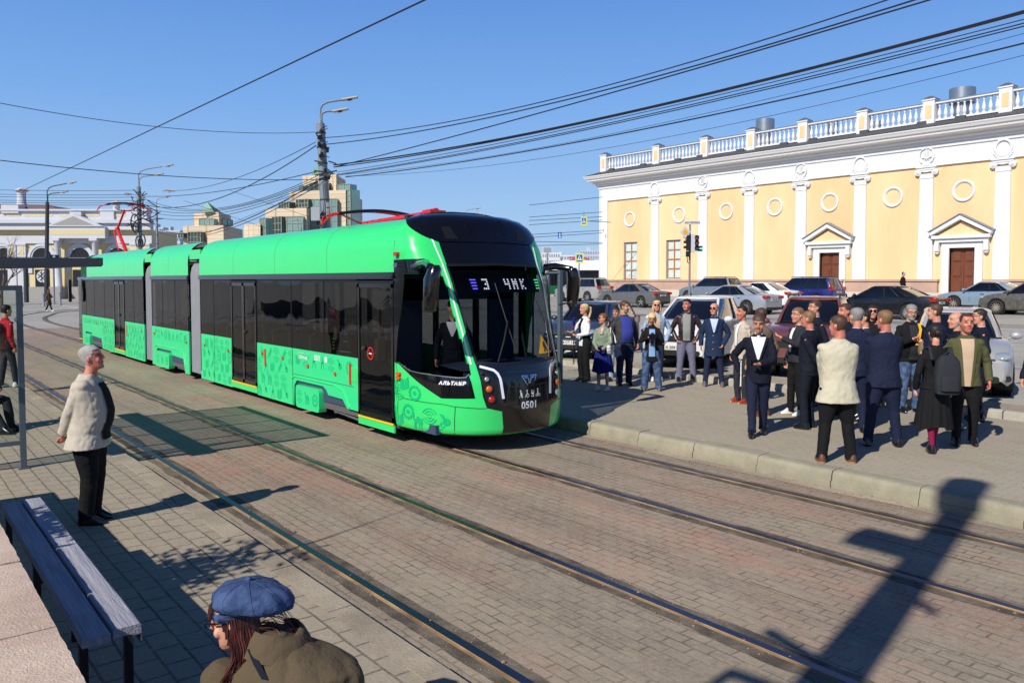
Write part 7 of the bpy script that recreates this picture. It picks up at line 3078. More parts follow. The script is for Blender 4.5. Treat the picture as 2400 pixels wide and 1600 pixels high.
# far-side shelter whose frame shows between the tram's nose and the parked blue car
s2 = thing("bus_shelter", "grey-blue shelter frame with glass, between the tram's nose and the parked blue car", "shelter", (11.8, 13.6, .2), world=True)
c = at(1313, HZ, 17.2)
d_ = (FW * Vector((1, 1, 0))).normalized()
for k, (dx, w) in enumerate(((0, .085), (-.24, .035))):
    mb = MB()
    p = c + RT * dx
    mb.box(p.x - w / 2, p.x + w / 2, p.y - w / 2, p.y + w / 2, .2, 2.75)
    mb.build("post", "grey_blue_metal", s2)
mb = MB()
a, b = c, c - RT * 1.5
for z in (.32, 2.55, 2.72):
    mb.tube([(a.x, a.y, z), (b.x, b.y, z)], .035, 4)
mb.build("rail", "grey_blue_metal", s2)
mb = MB()
mb.loft([[(a.x, a.y, .35), (b.x, b.y, .35)], [(a.x, a.y, 2.55), (b.x, b.y, 2.55)]], 0, caps=False, closed=False)
mb.build("glass_panel", "shelter_glass", s2)

# ---- bench and stone ledge at the bottom left
bn = thing("park_bench", "long bench of two weathered grey-blue planks on black steel legs, bottom left", "bench", (.94, 6.0, .13), world=True)
for x0, x1, y0, y1 in ((.861, .988, 4.10, 7.0), (.725, .845, 4.07, 6.98)):
    mb = MB()
    n = 26
    v = []
    rings = []
    for k in range(n + 1):
        y = y0 + (y1 - y0) * k / n
        j = .003 * mnoise.noise((y * 3, x0 * 9, 0))
        rings.append([(x0 + j, y, .702), (x0 + j, y, .740), (x0 + .006 + j, y, .744), (x1 - .006 - j, y, .744), (x1 - j, y, .740), (x1 - j, y, .702)])
    mb.loft(rings, 0)
    mb.build("seat_plank", "plank", bn)
for y in (4.24, 5.6, 6.85):
    mb = MB()
    mb.box(.735, .98, y - .02, y + .02, .66, .70)
    mb.box(.94, .977, y - .02, y + .02, .13, .66)
    mb.box(.74, .777, y - .02, y + .02, .13, .66)
    mb.build("leg", "steel_black", bn)
mb = MB()
for a, b, c_, d__ in ((.945, .95, .652, .70), (.983, .988, .652, .70), (.945, .988, .696, .701)):
    mb.box(a, b, 4.09, 4.24, c_, d__)
mb.build("bracket", "grey_metal", bn)
lg = thing("stone_ledge", "sunlit pinkish stone ledge of long slabs at the bottom left corner", "wall", (0, 3, .13), world=True)
mb = MB()
mb.box(-2.2, .505, -5, 9.5, .13, .93)
mb.build("wall", "plinth_stone", lg)
ys_ = [-1.0, -.1, .85, 1.75, 2.72, 3.62, 4.58, 5.5, 6.4, 7.3, 8.2, 9.1]
mb = MB()
for a, b in zip(ys_, ys_[1:]):
    n = 22
    e = [(.552 + .006 * mnoise.noise((y * 7, 1, 0)) + .004 * mnoise.noise((y * 25, 4, 0)), y) for y in [a + .006 + (b - a - .012) * k / n for k in range(n + 1)]]
    poly = [(-2.3, a + .006)] + e + [(-2.3, b - .006)]
    mb.prism(poly, lambda p, q, h: (p, q, h), .925, 1.012 + random.uniform(-.002, .002))
mb.build("coping_slabs", "ledge_stone", lg, fixn=True)

# ---- pole behind the camera, whose long shadow crosses the tracks
bp_ = thing("street_lamp", "grey pole behind the camera casting the long blurred shadow at the lower right", "lamp pole", (-2.1, .92, .0), world=True)
mb = MB()
mb.tube([(-2.1, .92, 0), (-2.1, .92, 5.5), (-2.1, .92, 9.2)], [.20, .175, .15], 14)
mb.tube([(-2.1, .92, 8.7), (-2.1, .92, 9.35)], .22, 14)
mb.build("pole", "pole_grey", bp_, 50)
mb = MB()
mb.box(-2.25, -1.95, 1.05, 1.6, 7.35, 7.62)
mb.build("cabinet", "cabinet_grey", bp_)
mb = MB()
mb.tube([(-2.1, .92, 5.35), (-2.1, 1.5, 5.5)], .05, 6)
mb.tube([(-2.1, 1.0, 5.0), (-2.1, 1.45, 4.95), (-2.1, 1.5, 4.6), (-2.1, 1.05, 4.4)], .05, 6)
mb.tube([(-2.1, .8, 6.6), (-2.1, .6, 6.45)], .04, 6)
mb.tube([(-2.1, .7, 5.0), (-2.1, .62, 4.6), (-2.1, .78, 4.3)], .04, 6)
mb.build("cable_coil", "wire", bp_)


# ---- trees
def bare_tree(label, base, h, seed, spread=.5, r0=None, mt="twig", group=None, depth=5, start=.25):
    rr = random.Random(seed)
    t = thing("bare_tree", label, "tree", base, 0, group)
    tk, cr = MB(), MB()
    r0 = r0 or h * .018

    def grow(p, d, L, r, lv):
        pts = [p]
        dd = d.copy()
        for k in range(3):
            dd = (dd + Vector((rr.gauss(0, .12), rr.gauss(0, .12), .06))).normalized()
            pts.append(pts[-1] + dd * L / 3)
        (tk if lv < 1 else cr).tube(pts, [r, r * .88, r * .76, r * .62], 5 if lv < 2 else 3, 0)
        if lv >= depth:
            return
        for k in range(3 if lv < 3 else 3):
            a = rr.uniform(0, 2 * pi)
            s_ = Vector((cos(a), sin(a), 0))
            nd = (dd * rr.uniform(.7, 1.1) + s_ * spread * rr.uniform(.7, 1.4)).normalized()
            grow(pts[rr.choice((1, 2, 3, 3))], nd, L * rr.uniform(.55, .8), r * .58, lv + 1)
    grow(Vector((0, 0, 0)), Vector((0, 0, 1)), h * .34, r0, 0)
    tk.build("trunk", "bark", t)
    cr.build("crown", mt, t)
    return t


for i, (u, d, h, lab) in enumerate(((508, 150, 13, "tall bare tree before the small beige tower"), (486, 150, 9, "low bare tree left of the small beige tower's wing"), (452, 145, 8.5, "leftmost low bare tree over the tram's rear roof"),
                                    (585, 140, 8, "bare bush-like tree between the two beige buildings"), (645, 135, 9.5, "bare tree before the glass bays of the stepped building"), (690, 135, 8.5, "bare tree near the far small lamp"),
                                    (2, 60, 7.5, "bare tree whose twigs reach in at the left edge"), (425, 150, 8, "bare tree beside the far pale blue block"), (540, 150, 8, "bare tree right of the small beige tower"))):
    p = at(u, HZ, d)
    bare_tree(lab, (p.x, p.y, 0), h, 20 + i, group="bare trees beyond the tram", depth=5, spread=.65)


def spruce(label, base, h, seed, w=.26, group=None, m="needles"):
    rr = random.Random(seed)
    t = thing("spruce", label, "tree", base, 0, group)
    mb = MB()
    mb.tube([(0, 0, 0), (0, 0, h * .95)], [h * .02, h * .004], 6)
    mb.build("trunk", "bark", t)
    mb = MB()
    n = int(260)
    for k in range(n):
        f = (k + rr.random()) / n
        z = h * (.08 + .92 * f)
        R = h * w * (1 - f) ** .8 * rr.uniform(.55, 1.1)
        a = rr.uniform(0, 2 * pi)
        d = Vector((cos(a), sin(a), 0))
        e = Vector((-sin(a), cos(a), 0))
        p0 = Vector((0, 0, z))
        p1 = p0 + d * R + Vector((0, 0, -R * .25))
        q = R * .22
        mb.add([p0, p0 + d * R * .5 + e * q, p1, p0 + d * R * .5 - e * q, p0 + d * R * .55 + Vector((0, 0, -q * 1.1))], [(0, 1, 2, 3), (0, 3, 4), (0, 4, 1), (2, 4, 3), (1, 4, 2)])
    mb.build("crown", m, t)
    return t


for i, (u, d, h, lab) in enumerate(((1316, 200, 8.8, "dark spruce against the far white blocks"), (1382, 210, 7.5, "broad dark tree left of the yellow building's corner"), (1400, 205, 7, "dark tree touching the yellow building's corner"), (1345, 220, 6.0, "low dark tree just above the far tram's roof"), (1296, 215, 5.5, "low dark tree left of the spruce"))):
    p = at(u, HZ, d)
    spruce(lab, (p.x, p.y, .0), h, 40 + i, .3 if i else .2, group="dark trees on the skyline", m="needles")
# unseen spruces added to darken reflections in the tram's glass, and a low wall
for i, (x, y, h) in enumerate(((-16, 20, 9), (-19, 29, 11), (-17, 39, 10), (-22, 12, 12), (-20, 50, 12), (-14, -14, 11), (-6, -24, 12), (4, -30, 11), (14, -28, 12), (24, -34, 13))):
    spruce(f"unseen dark spruce added to darken the tram glass reflections, {'beside' if i < 5 else 'behind'} the camera", (x, y, 0), h, 60 + i, .34, group="unseen spruces added for the tram glass reflections")
mb = MB()
mb.box(-11.2, -11.0, 8, 60, 0, .9)
o = mb.build("low_wall", "dark_metal")
tag(o, "low wall along the near side of the square, outside the photo", "wall")
# leafy sapling on the ledge whose shadow falls on the platform
sp_ = thing("sapling", "leafy young tree behind the ledge, out of the photo, shading the platform", "tree", (-1.0, 5.75, 0.0), world=True)
mb = MB()
mb.tube([(-1.0, 5.75, .9), (-.95, 5.8, 2.1)], .03, 6)
for k in range(7):
    a = k * .9
    mb.tube([(-.97, 5.78, 1.7), (-.9 + .5 * cos(a), 5.8 + .35 * sin(a), 2.4)], .012, 4)
mb.tube([(-.9, 5.8, 2.0), (-.5, 5.95, 3.0), (-.2, 6.1, 3.7)], [.02, .015, .004], 4)
mb.build("trunk", "bark", sp_)
mb = MB()
rr = random.Random(2)
for k in range(700):
    c = Vector((-.85 + rr.gauss(0, .25), 5.8 + rr.gauss(0, .20), 2.3 + rr.gauss(0, .22)))
    a, b = rr.uniform(0, 6.3), rr.uniform(-.6, .6)
    e1 = Vector((cos(a), sin(a), b)).normalized() * .055
    e2 = Vector((-sin(a), cos(a), -b)).normalized() * .028
    mb.add([c - e1, c + e2, c + e1, c - e2], [(0, 1, 2, 3)])
mb.build("crown", "leaf", sp_)
GR = "reporters standing by the parked cars"
GC = "men and women in the talking group on the pavement"


def P(label, u, v, vt, fa, z=.2, **k):
    k.setdefault('H', ht(u, v, vt, z))
    return person(label, feet_at(u, v, z), fa, **k)


def prop(name, label, cat, mb, mats, smooth=40, group=None, bevel=0):
    o = mb.build(name, mats, None, smooth, bevel=bevel)
    return tag(o, label, cat, group)


def phone_at(i, sd, label):
    mb = MB()
    p = i['hand'][sd] + i['fdir'][sd] * .09 + Vector((0, 0, .02))
    f = i['WM'].to_3x3() @ Vector((0, 1, 0))
    mb.T = Matrix.Translation(p) @ f.to_track_quat('Y', 'Z').to_matrix().to_4x4() @ Matrix.Rotation(.6, 4, 'X')
    mb.box(-.038, .038, -.08, .08, -.005, .005)
    return prop("phone", label, "phone", mb, ["phone"], bevel=.003)


a1 = P("woman in a white blazer and black trousers holding a blue microphone on a stick", 1370, 893, 713, -60, female=True, hair="ponytail", hairm="hair_blonde", top="cloth_white", hem=.46, legs="cloth_black", leg_loose=1.25,
       arms=((-.02, .24, .60, .9), (.14, .36, .63, .7)), group=GR, inner="cloth_black", inner_w=(.03, .03), head=(-15, 0))
hp = a1['hand'][-1] + a1['fdir'][-1] * .06
mb = MB()
mb.tube([hp + Vector((0, 0, -.62)), hp + Vector((0, 0, .20))], .012, 8, 0)
mb.lathe(hp + Vector((0, 0, .2)), [(.02, 0), (.034, .02), (.036, .16), (.03, .19), (.01, .2)], 14, 1)
mb.lathe(hp + Vector((0, 0, .185)), [(.03, 0), (.035, .005), (.035, .02), (.03, .022)], 14, 2)
prop("microphone", "blue-headed reporter's microphone on a long black stick held by the woman in white", "microphone", mb, ["phone", "cloth_royal", "cloth_red"])
phone_at(a1, 1, "black phone in the right hand of the woman in the white blazer")
a2 = P("woman in a sage green jacket and royal blue skirt, sunglasses, head turned left", 1413, 915, 735, -25, female=True, hair="lowbun", hairm="hair_auburn", top="cloth_sage", hem=.50, skirt="cloth_royal", skirt_z=.24, skirt_w=.235,
       shoes="shoe_white", arms=((-.07, .27, .55, .6), (.04, .27, .55, .6)), glasses="dark", head=(-50, 0), group=GR, inner="skin", inner_w=(.03, .012), inner_z=(.74, .83), collar="cloth_sage", open_front=True, stance=.1, loose=1.08)
phone_at(a2, 1, "black phone held low by the woman in the blue skirt")
mb = MB()
c = a2['WM'] @ Vector((-.22, .04, .84))
mb.T = Matrix.Translation(c) @ Matrix.Rotation(radians(206) - pi / 2, 4, "Z")
for k in range(9):
    a = pi * (1.02 + .96 * k / 8)
    mb.ell((.05, .11 * cos(a), .05 + .13 * sin(a)), (.05, .055, .05), 0, 10, 8)
mb.T = None
mb.tube([c + Vector((-.06, 0, .12)), a2['WM'] @ Vector((-.17, .06, 1.1)), a2['WM'] @ Vector((-.15, .0, a2['H'] * .82)), a2['WM'] @ Vector((-.2, -.1, 1.1)), c + Vector((.08, 0, .12))], .014, 6, 0)
prop("shoulder_bag", "round white shoulder bag hanging from the woman in the sage jacket", "bag", mb, ["bag_white"])
P("woman with a dark hair bun, mostly hidden behind the woman in sage green", 1443, 893, 720, -15, female=True, hair="bun", hairm="hair_dark", top="cloth_black", legs="cloth_light_denim", group=GR, head=(-10, -10), arms=("down", "down"))
P("big bearded man in a grey jacket open over a royal blue shirt", 1462, 902, 707, 15, build_=1.18, belly=.05, hair="short", hairm="hair_brown", beard="hair_grey", top="cloth_grey", inner="cloth_royal_shirt", inner_w=(.09, .13), inner_z=(.52, .825),
  collar="cloth_royal_shirt", legs="cloth_dark_jeans", arms=("down", "down"), head=(45, -3), group=GR, hem=.47, leg_loose=1.2)
a5 = P("blonde young woman in a long black coat looking down at a camera in her hands", 1527, 915, 734, -8, female=True, hair="bob", hairm="hair_blonde", top="cloth_black", hem=.38, inner="cloth_sky", inner_w=(.05, .07), inner_z=(.45, .8), legs="cloth_jeans",
       leg_loose=1.35, shoes="shoe_grey", arms=((-.05, .24, .70, .7), (.07, .24, .70, .7)), head=(0, -32), stance=.16, group=GR, loose=1.12, collar="cloth_black")
mb = MB()
c = a5['WM'] @ Vector((.0, .33, a5['H'] * .715))
f = (a5['WM'].to_3x3() @ Vector((0, .6, -.8))).normalized()
mb.T = Matrix.Translation(c) @ Matrix.Rotation(radians(231 - 8) - pi / 2, 4, 'Z')
mb.box(-.07, .07, -.035, .035, -.05, .05)
mb.box(-.03, .03, -.03, .03, .05, .075)
mb.T = None
mb.tube([c, c + f * .09, c + f * .2], [.038, .04, .046], 14)
prop("camera", "black camera with a long lens held by the blonde woman in black", "camera", mb, ["phone"])
P("blonde woman with big sunglasses and a light denim jacket, behind the photographer", 1538, 893, 705, -5, female=True, hair="bob", hairm="hair_blonde", top="cloth_light_denim", hem=.50, loose=1.2, inner="cloth_tan", inner_w=(.05, .08), inner_z=(.5, .82), collar="cloth_light_denim",
  legs="cloth_charcoal", shoes="shoe_white", glasses="dark", arms=("pocket", "pocket"), group=GR, head=(-5, 3), stance=.08)
P("dark-haired man in an open brown leather jacket over a grey shirt, lilac-grey trousers", 1608, 893, 702, -12, build_=1.1, belly=.03, hair="short", hairm="hair_dark", top="cloth_leather", hem=.50, inner="cloth_grey_shirt", inner_w=(.07, .075), inner_z=(.505, .825),
  collar="cloth_grey_shirt", belt="cloth_black", legs="cloth_lilac_grey", arms=("pocket", "pocket"), head=(-32, -4), group=GR, stance=.15, leg_loose=1.12, open_front=True, skin="skin_ruddy")
a8 = P("bald man in sunglasses and a blue knee-length coat with his left hand in its pocket", 1672, 905, 712, -14, build_=1.02, hair="fringe", hairm="hair_grey", top="cloth_teal_navy", hem=.37, loose=1.12, inner="cloth_pale_blue", inner_w=(.07, .012), inner_z=(.66, .83),
       collar="cloth_pale_blue", legs="cloth_dark_jeans", shoes="shoe_grey", glasses="dark", arms=("pocket", "down"), head=(-22, 2), group=GR, stance=.17, open_front=True)
mb = MB()
for z_, x in ((.78, -.02), (.70, -.02), (.62, -.015), (.54, -.015), (.46, -.01)):
    _, hw_, yf, yb = a8['tring'](max(z_, .38))
    mb.ell(a8['WM'] @ Vector((x + .03, yf + .012, z_ * a8['H'])), (.011, .011, .011), 0, 8, 6)
o = mb.build("button", "cloth_tan", None)
o.parent = a8['t']
o.matrix_parent_inverse = (Matrix.Translation(a8['t'].location) @ a8['t'].rotation_euler.to_matrix().to_4x4()).inverted()

P("man in a cream jacket and red-brown shoes, in profile beyond the phone reader", 1738, 945, 718, -70, hair="short", hairm="hair_dark", top="cloth_cream", legs="cloth_charcoal", shoes="shoe_red_brown", arms=("down", "down"), group=GC, skin="skin_ruddy", inner="cloth_white", inner_w=(.03, .03))
P("man in a shiny brown blouson with his back turned, behind the man with the phone", 1782, 975, 724, -150, build_=1.12, hair="short", hairm="hair_brown", top="cloth_brown", legs="cloth_charcoal", shoes="shoe_brown", arms=("down", "down"), group=GC, hem=.49, head=(-20, 0))
a11 = P("dark-haired man in a navy suit walking and reading the phone in his hand", 1775, 1020, 738, -18, build_=1.08, hair="short", hairm="hair_brown", top="cloth_navy", hem=.44, inner="cloth_white", inner_w=(.085, .012), inner_z=(.64, .83), collar="cloth_white",
        legs="cloth_navy_blue", arms=((-.02, .27, .61, .7), (.25, .03, .52, .8)), head=(-4, -26), step=(-.16, .18), stance=.07, group=GC, open_front=True)
phone_at(a11, -1, "black phone read by the walking man in the navy suit")
mb = MB()
c = a11['hand'][1]
mb.T = Matrix.Translation(c) @ Matrix.Rotation(radians(231 - 18) - pi / 2, 4, 'Z')
mb.box(-.02, -.008, -.13, .12, -.18, .16, 0)
mb.box(.0, .015, -.14, .13, -.19, .17, 1)
prop("folder", "black folder with white papers under the arm of the walking man in the navy suit", "folder", mb, ["white_paint", "phone"])
P("man with glasses in a black zip jacket and trainers, stretching one arm out left", 1868, 973, 723, -75, build_=1.1, hair="short", hairm="hair_light_brown", glasses="clear", top="cloth_charcoal", hem=.50, inner="cloth_white", inner_w=(.03, .03), collar="cloth_white",
  legs="cloth_black", shoes="shoe_white", arms=((-.12, .40, .74, .3), "down"), group=GC, step=(0, .05))
P("tall man with thin glasses and pale blue collar, right before the red car", 1908, 948, 706, -85, hair="short", hairm="hair_brown", glasses="clear", top="cloth_navy", collar="cloth_pale_blue", legs="cloth_black", arms=("down", "down"), group=GC)
P("fair-haired man in a dark navy suit with his hands clasped behind him", 1893, 1003, 731, -132, build_=1.08, hair="short", hairm="hair_light_brown", top="cloth_navy", hem=.46, collar="cloth_white", legs="cloth_navy", arms=("behind", "behind"), group=GC, skin="skin_ruddy")
P("heavy man in a pale beige jacket and black trousers, back turned, nearest the kerb", 1960, 1083, 742, 178, build_=1.22, belly=.02, hair="short", hairm="hair_brown", top="cloth_beige", hem=.415, loose=1.06, collar="cloth_beige", legs="cloth_black", leg_loose=1.12, shoes="shoe_brown",
  arms=("front", "front"), head=(38, -2), stance=.17, group=GC, skin="skin_ruddy")
P("grey-haired man in a navy suit, back turned, between the beige jacket and the blue suit", 2003, 1012, 724, 165, build_=1.05, hair="short", hairm="hair_grey", top="cloth_navy_blue", collar="cloth_pale_blue", legs="cloth_navy_blue", arms=("front", "front"), head=(25, 0), group=GC)
P("brown-haired man looking left, only his face visible beyond the grey-haired man", 1978, 975, 714, -80, hair="short", hairm="hair_brown", top="cloth_navy", legs="cloth_black", arms=("down", "down"), group=GC, skin="skin_ruddy")
P("dark-haired man in grey half hidden by the grey-haired man's head", 2022, 985, 729, -100, hair="short", hairm="hair_dark", top="cloth_charcoal", collar="cloth_white", legs="cloth_charcoal", arms=("down", "down"), group=GC)
P("woman with long black hair and sunglasses, in black, behind the row of suits", 2042, 950, 716, -25, female=True, hair="long", hairm="hair_dark", glasses="dark", top="cloth_black", legs="cloth_black", arms=("down", "down"), group=GC)
P("broad man in a mid-blue suit with his back turned, hands in front", 2068, 1045, 730, 172, build_=1.2, hair="short", hairm="hair_light_brown", top="cloth_navy_blue", hem=.445, collar="cloth_white", legs="cloth_navy_blue", leg_loose=1.08, arms=("front", "front"), head=(30, 0), stance=.18, group=GC, skin="skin_ruddy")
a21 = P("grey-haired bearded man with glasses and a yellow flowered strap, black jacket and jeans", 2130, 965, 716, -2, build_=1.15, belly=.05, hair="short", hairm="hair_grey", beard="hair_white", glasses="clear", top="cloth_black", hem=.48, inner="cloth_charcoal", inner_w=(.05, .09), inner_z=(.5, .82),
        legs="cloth_jeans", leg_loose=1.1, arms=((-.1, .26, .66, .6), (.08, .28, .70, .6)), head=(-5, -12), group=GC, collar="cloth_charcoal")
mb = MB()
h_ = a21['H']
wm = a21['WM']
mb.loft([[wm @ Vector((x - .022, y, z * h_)), wm @ Vector((x + .022, y, z * h_))] for x, y, z in ((-.11, .05, .835), (-.10, .14, .78), (-.05, .20, .70), (.0, .24, .64))], 0, caps=False, closed=False)
prop("camera_strap", "yellow flowered camera strap round the neck of the bearded man", "strap", mb, ["yellow_sticker"])
mb = MB()
c = wm @ Vector((-.08, .30, .60 * h_))
mb.ell(c, (.12, .08, .16), 0, 14, 10)
prop("pouch_bag", "brown pouch held against the chest of the bearded man", "bag", mb, ["cloth_brown"])
P("young brown-haired man in a quilted navy puffer jacket, face turned left away", 2188, 985, 714, -140, build_=1.08, hair="short", hairm="hair_brown", top="cloth_navy_blue", hem=.48, puff=.008, legs="cloth_jeans", arms=("down", "front"), group=GC, loose=1.12, head=(15, 0))
a23 = P("woman in a black jacket and long black skirt walking away with a black rucksack", 2186, 1058, 762, 172, female=True, hair="lowbun", hairm="hair_dark", top="cloth_black", hem=.50, loose=1.1, collar="cloth_magenta", skirt="cloth_black", skirt_z=.20, skirt_w=.23,
        stocking="cloth_magenta", shoes="shoe_black", arms=("down", "down"), step=(-.12, .14), stance=.05, group=GC, head=(0, -8))
mb = MB()
wm = a23['WM']
mb.T = wm @ Matrix.Translation((.07, -.23, 1.02))
mb.loft([[Vector((w * q.x, d * q.y, z)) for q in ering(0, 1, 1, -1, 24, .55)] for z, w, d in ((-.25, .10, .06), (-.235, .14, .09), (-.12, .155, .10), (.05, .15, .09), (.17, .13, .075), (.235, .09, .055), (.25, .04, .03))])
mb.loft([[Vector((w * q.x, -.08 + d * q.y, z)) for q in ering(0, 1, 1, -1, 20, .55)] for z, w, d in ((-.2, .09, .03), (-.19, .11, .05), (-.06, .11, .05), (-.01, .10, .04), (0, .07, .02))])
mb.T = None
for x in (-.1, .15):
    mb.tube([wm @ Vector((x, -.2, 1.2)), wm @ Vector((x, -.1, a23['H'] * .83)), wm @ Vector((x, .05, a23['H'] * .82)), wm @ Vector((x, .12, 1.1))], .02, 6)
mb.tube([wm @ Vector((.0, -.22, 1.25)), wm @ Vector((.07, -.24, 1.31)), wm @ Vector((.14, -.22, 1.25))], .01, 6)
prop("rucksack", "black rucksack on the back of the woman in the long skirt", "rucksack", mb, ["cloth_charcoal"])
P("man in a quilted olive green jacket facing the camera, beige pullover under it", 2258, 1040, 738, -18, build_=1.14, hair="short", hairline=-.025, hairm="hair_brown", top="cloth_olive", hem=.455, inner="cloth_tan", inner_w=(.07, .035), inner_z=(.46, .82), collar="cloth_royal_shirt",
  legs="cloth_black", arms=("down", "down"), head=(8, -3), group=GC, skin="skin_ruddy", open_front=True, step=(0, .1))
P("bald white-haired man half hidden behind the man in the olive jacket", 2236, 1005, 734, -95, hair="fringe", hairm="hair_white", top="cloth_navy", legs="cloth_navy", arms=("down", "down"), group=GC)
P("dark-haired man in a navy suit, hand on hip, behind the olive jacket on its right", 2292, 985, 726, -110, hair="short", hairm="hair_dark", glasses="clear", top="cloth_navy", collar="cloth_white", legs="cloth_navy", arms=("pocket", "pocket"), group=GC, build_=1.1)
P("person in a dark coat cut off by the right edge of the photo", 2442, 1035, 745, -60, hair="short", hairm="hair_dark", top="cloth_navy", hem=.38, legs="cloth_black", arms=("down", "down"))

# the old man on the near platform
a28 = P("white-haired old man in a cream windcheater, hands behind his back, gazing at the tram", 212, 1222, 812, 96, z=.13, build_=1.14, belly=.04, hair="short", hairm="hair_white", top="cloth_cream", hem=.435, loose=1.15, inner="cloth_black", inner_w=(.05, .10),
        inner_z=(.48, .80), collar="cloth_cream", legs="cloth_black", leg_loose=1.22, arms=("behind", "behind"), head=(6, 12), skin="skin_ruddy", vox=.008, lean=.03, stance=.09)
P("woman in a long khaki coat walking by the far station building, holding a paper", 115, 731, 677, 85, z=0.0, female=True, hair="long", hairm="hair_auburn", top="cloth_khaki_coat", hem=.30, loose=1.2, legs="cloth_black", shoes="shoe_white", step=(-.3, .3), stance=.04, arms=((-.05, .3, .66, .6), "down"), vox=.02)
p30 = at(2117, 640, 48.5)
H30 = 1.74
a30 = person("person in black with white headphones walking before the yellow building", (p30.x, p30.y, ground_z(49, 20) + .13), 85, H=H30, hair="short", hairm="hair_dark", top="cloth_black", legs="cloth_black", arms=("pocket", "pocket"), head=(0, -20), vox=.02, loose=1.15)
a30['t'].location.z = p30.z + .05 - H30
mb = MB()
hw_ = a30['hw']
dz = Vector((0, 0, a30['t'].location.z - (ground_z(49, 20) + .13)))
mb.tube([hw_((.095 * cos(a), -.01, .01 + .135 * sin(a))) + dz for a in [pi * k / 10 for k in range(11)]], .014, 6)
for sd in (-1, 1):
    mb.ell(hw_((sd * .09, -.01, 0)) + dz, (.03, .035, .045), 0, 10, 6)
prop("headphones", "white headphones on the person before the yellow building", "headphones", mb, ["white_paint"])
for u, lab, hm in ((1343, "person with dark hair, left of the pair seen over the off-road car", "hair_dark"), (1353, "person with light brown hair, right of the pair seen over the off-road car", "hair_light_brown")):
    q = at(u, 644 if u < 1350 else 647, 66)
    person(lab, (q.x, q.y, q.z - 1.72), -40, H=1.72, hair="short", hairm=hm, top="cloth_black", legs="cloth_black", vox=.022)
person("driver in a dark suit and white collar standing behind the tram's windscreen", (6.72, 9.75, .38), -5, H=1.72, hair="short", hairm="hair_dark", top="cloth_navy", inner="cloth_white", inner_w=(.085, .012), collar="cloth_white", legs="cloth_black", head=(20, 5), arms=("down", "down"), inner_z=(.7, .83))
q = atz(18, 908, .13)
a34 = person("person in a red jacket with a dark rucksack, seen through the near shelter's glass", (q.x, q.y, .13), 150, H=1.74, hair="short", hairm="hair_dark", top="cloth_red", hem=.48, legs="cloth_charcoal", shoes="shoe_white", arms=("down", "down"), step=(-.08, .12))
mb = MB()
mb.T = a34['WM'] @ Matrix.Translation((0, -.22, 1.18))
mb.loft([[Vector((w * q.x, d * q.y, z)) for q in ering(0, 1, 1, -1, 24, .55)] for z, w, d in ((-.25, .10, .06), (-.235, .14, .09), (-.12, .155, .10), (.05, .15, .09), (.17, .13, .075), (.235, .09, .055), (.25, .04, .03))])
mb.T = None
prop("rucksack", "dark grey rucksack on the person in the red jacket behind the shelter glass", "rucksack", mb, ["cloth_charcoal"])
q = atz(62, 1000, .13)
person("seated person in dark trousers behind the shelter glass, only the legs in view", (q.x - .62, q.y + .1, .13 + .47 - .87), 75, H=1.74, hair="short", hairm="hair_dark", top="cloth_charcoal", legs="cloth_charcoal", shoes="shoe_black",
       arms=((-.12, .3, .58, .5), (.12, .3, .58, .5)), foot_z=.40, step=(.5, .62), stance=.12)

# ---- the woman in the denim beret, close to the camera
BW = at(640, 1480, 3.55)
bw = thing("person", "woman close by in a blue denim beret, black glasses and olive-brown coat", "person", (BW.x, BW.y, 0), 0, world=True)
mat("hair_wine", (70, 34, 30), .4, noise=.4, ns=30, stretch=(1, 1, .2))
mat("hair_wine_light", (112, 58, 46), .4, noise=.3, ns=30)
hcw = at(553, 1449, 3.45)            # middle of the head
Rf = (-RT * .985 + FW * .02 + Vector((0, 0, -.20))).normalized()   # where she looks: left, slightly down
Rs = Rf.cross(Vector((0, 0, 1))).normalized()
Ru = Rs.cross(Rf).normalized()


def wh(p, k=1.0):
    return hcw + Rs * p[0] * k + Rf * p[1] * k + Ru * p[2] * k


mb = MB()
mb.loft([[wh(q) for q in ering(*r)] for r in HEAD])
for sd in (-1, 1):
    mb.ell(wh((sd * .076, -.008, -.005)), (.02, .02, .03), 0, 10, 8)
    mb.ell(wh((sd * .031, .081, .046)), (.017, .017, .008), 0, 8, 6)
    mb.ell(wh((sd * .04, .066, -.03)), (.024, .022, .026), 0, 8, 6)
mb.tube([wh((0, .082, .038)), wh((0, .099, .008)), wh((0, .114, -.014)), wh((0, .09, -.026))], [.007, .0095, .012, .010], 10)
mb.ell(wh((0, .088, -.050)), (.013, .013, .008), 0, 10, 8)
mb.ell(wh((0, .086, -.064)), (.013, .013, .009), 0, 10, 8)
mb.ell(wh((0, .076, -.1)), (.02, .02, .016), 0, 10, 8)
mb.tube([wh((0, -.02, -.08)), wh((0, -.05, -.2))], [.052, .06], 16)
mb.ell(wh((0, -.05, -.42)), (.16, .16, .2), 0, 16, 10)


def selw(c):
    d = Vector(c) - hcw
    p = Vector((d.dot(Rs), d.dot(Rf), d.dot(Ru)))
    if abs(p.z + .056) < .013 and abs(p.x) < .024 and p.y > .078:
        return 1
    if ((abs(p.x) - .031) / .015) ** 2 + ((p.z - .019) / .007) ** 2 < 1 and p.y > .03:
        return 2
    return 0


o = bake(mb, "body", ["skin", "lips", "eye"], None, .0045, 2, sel=selw)
o.parent = bw
o.location = -bw.location
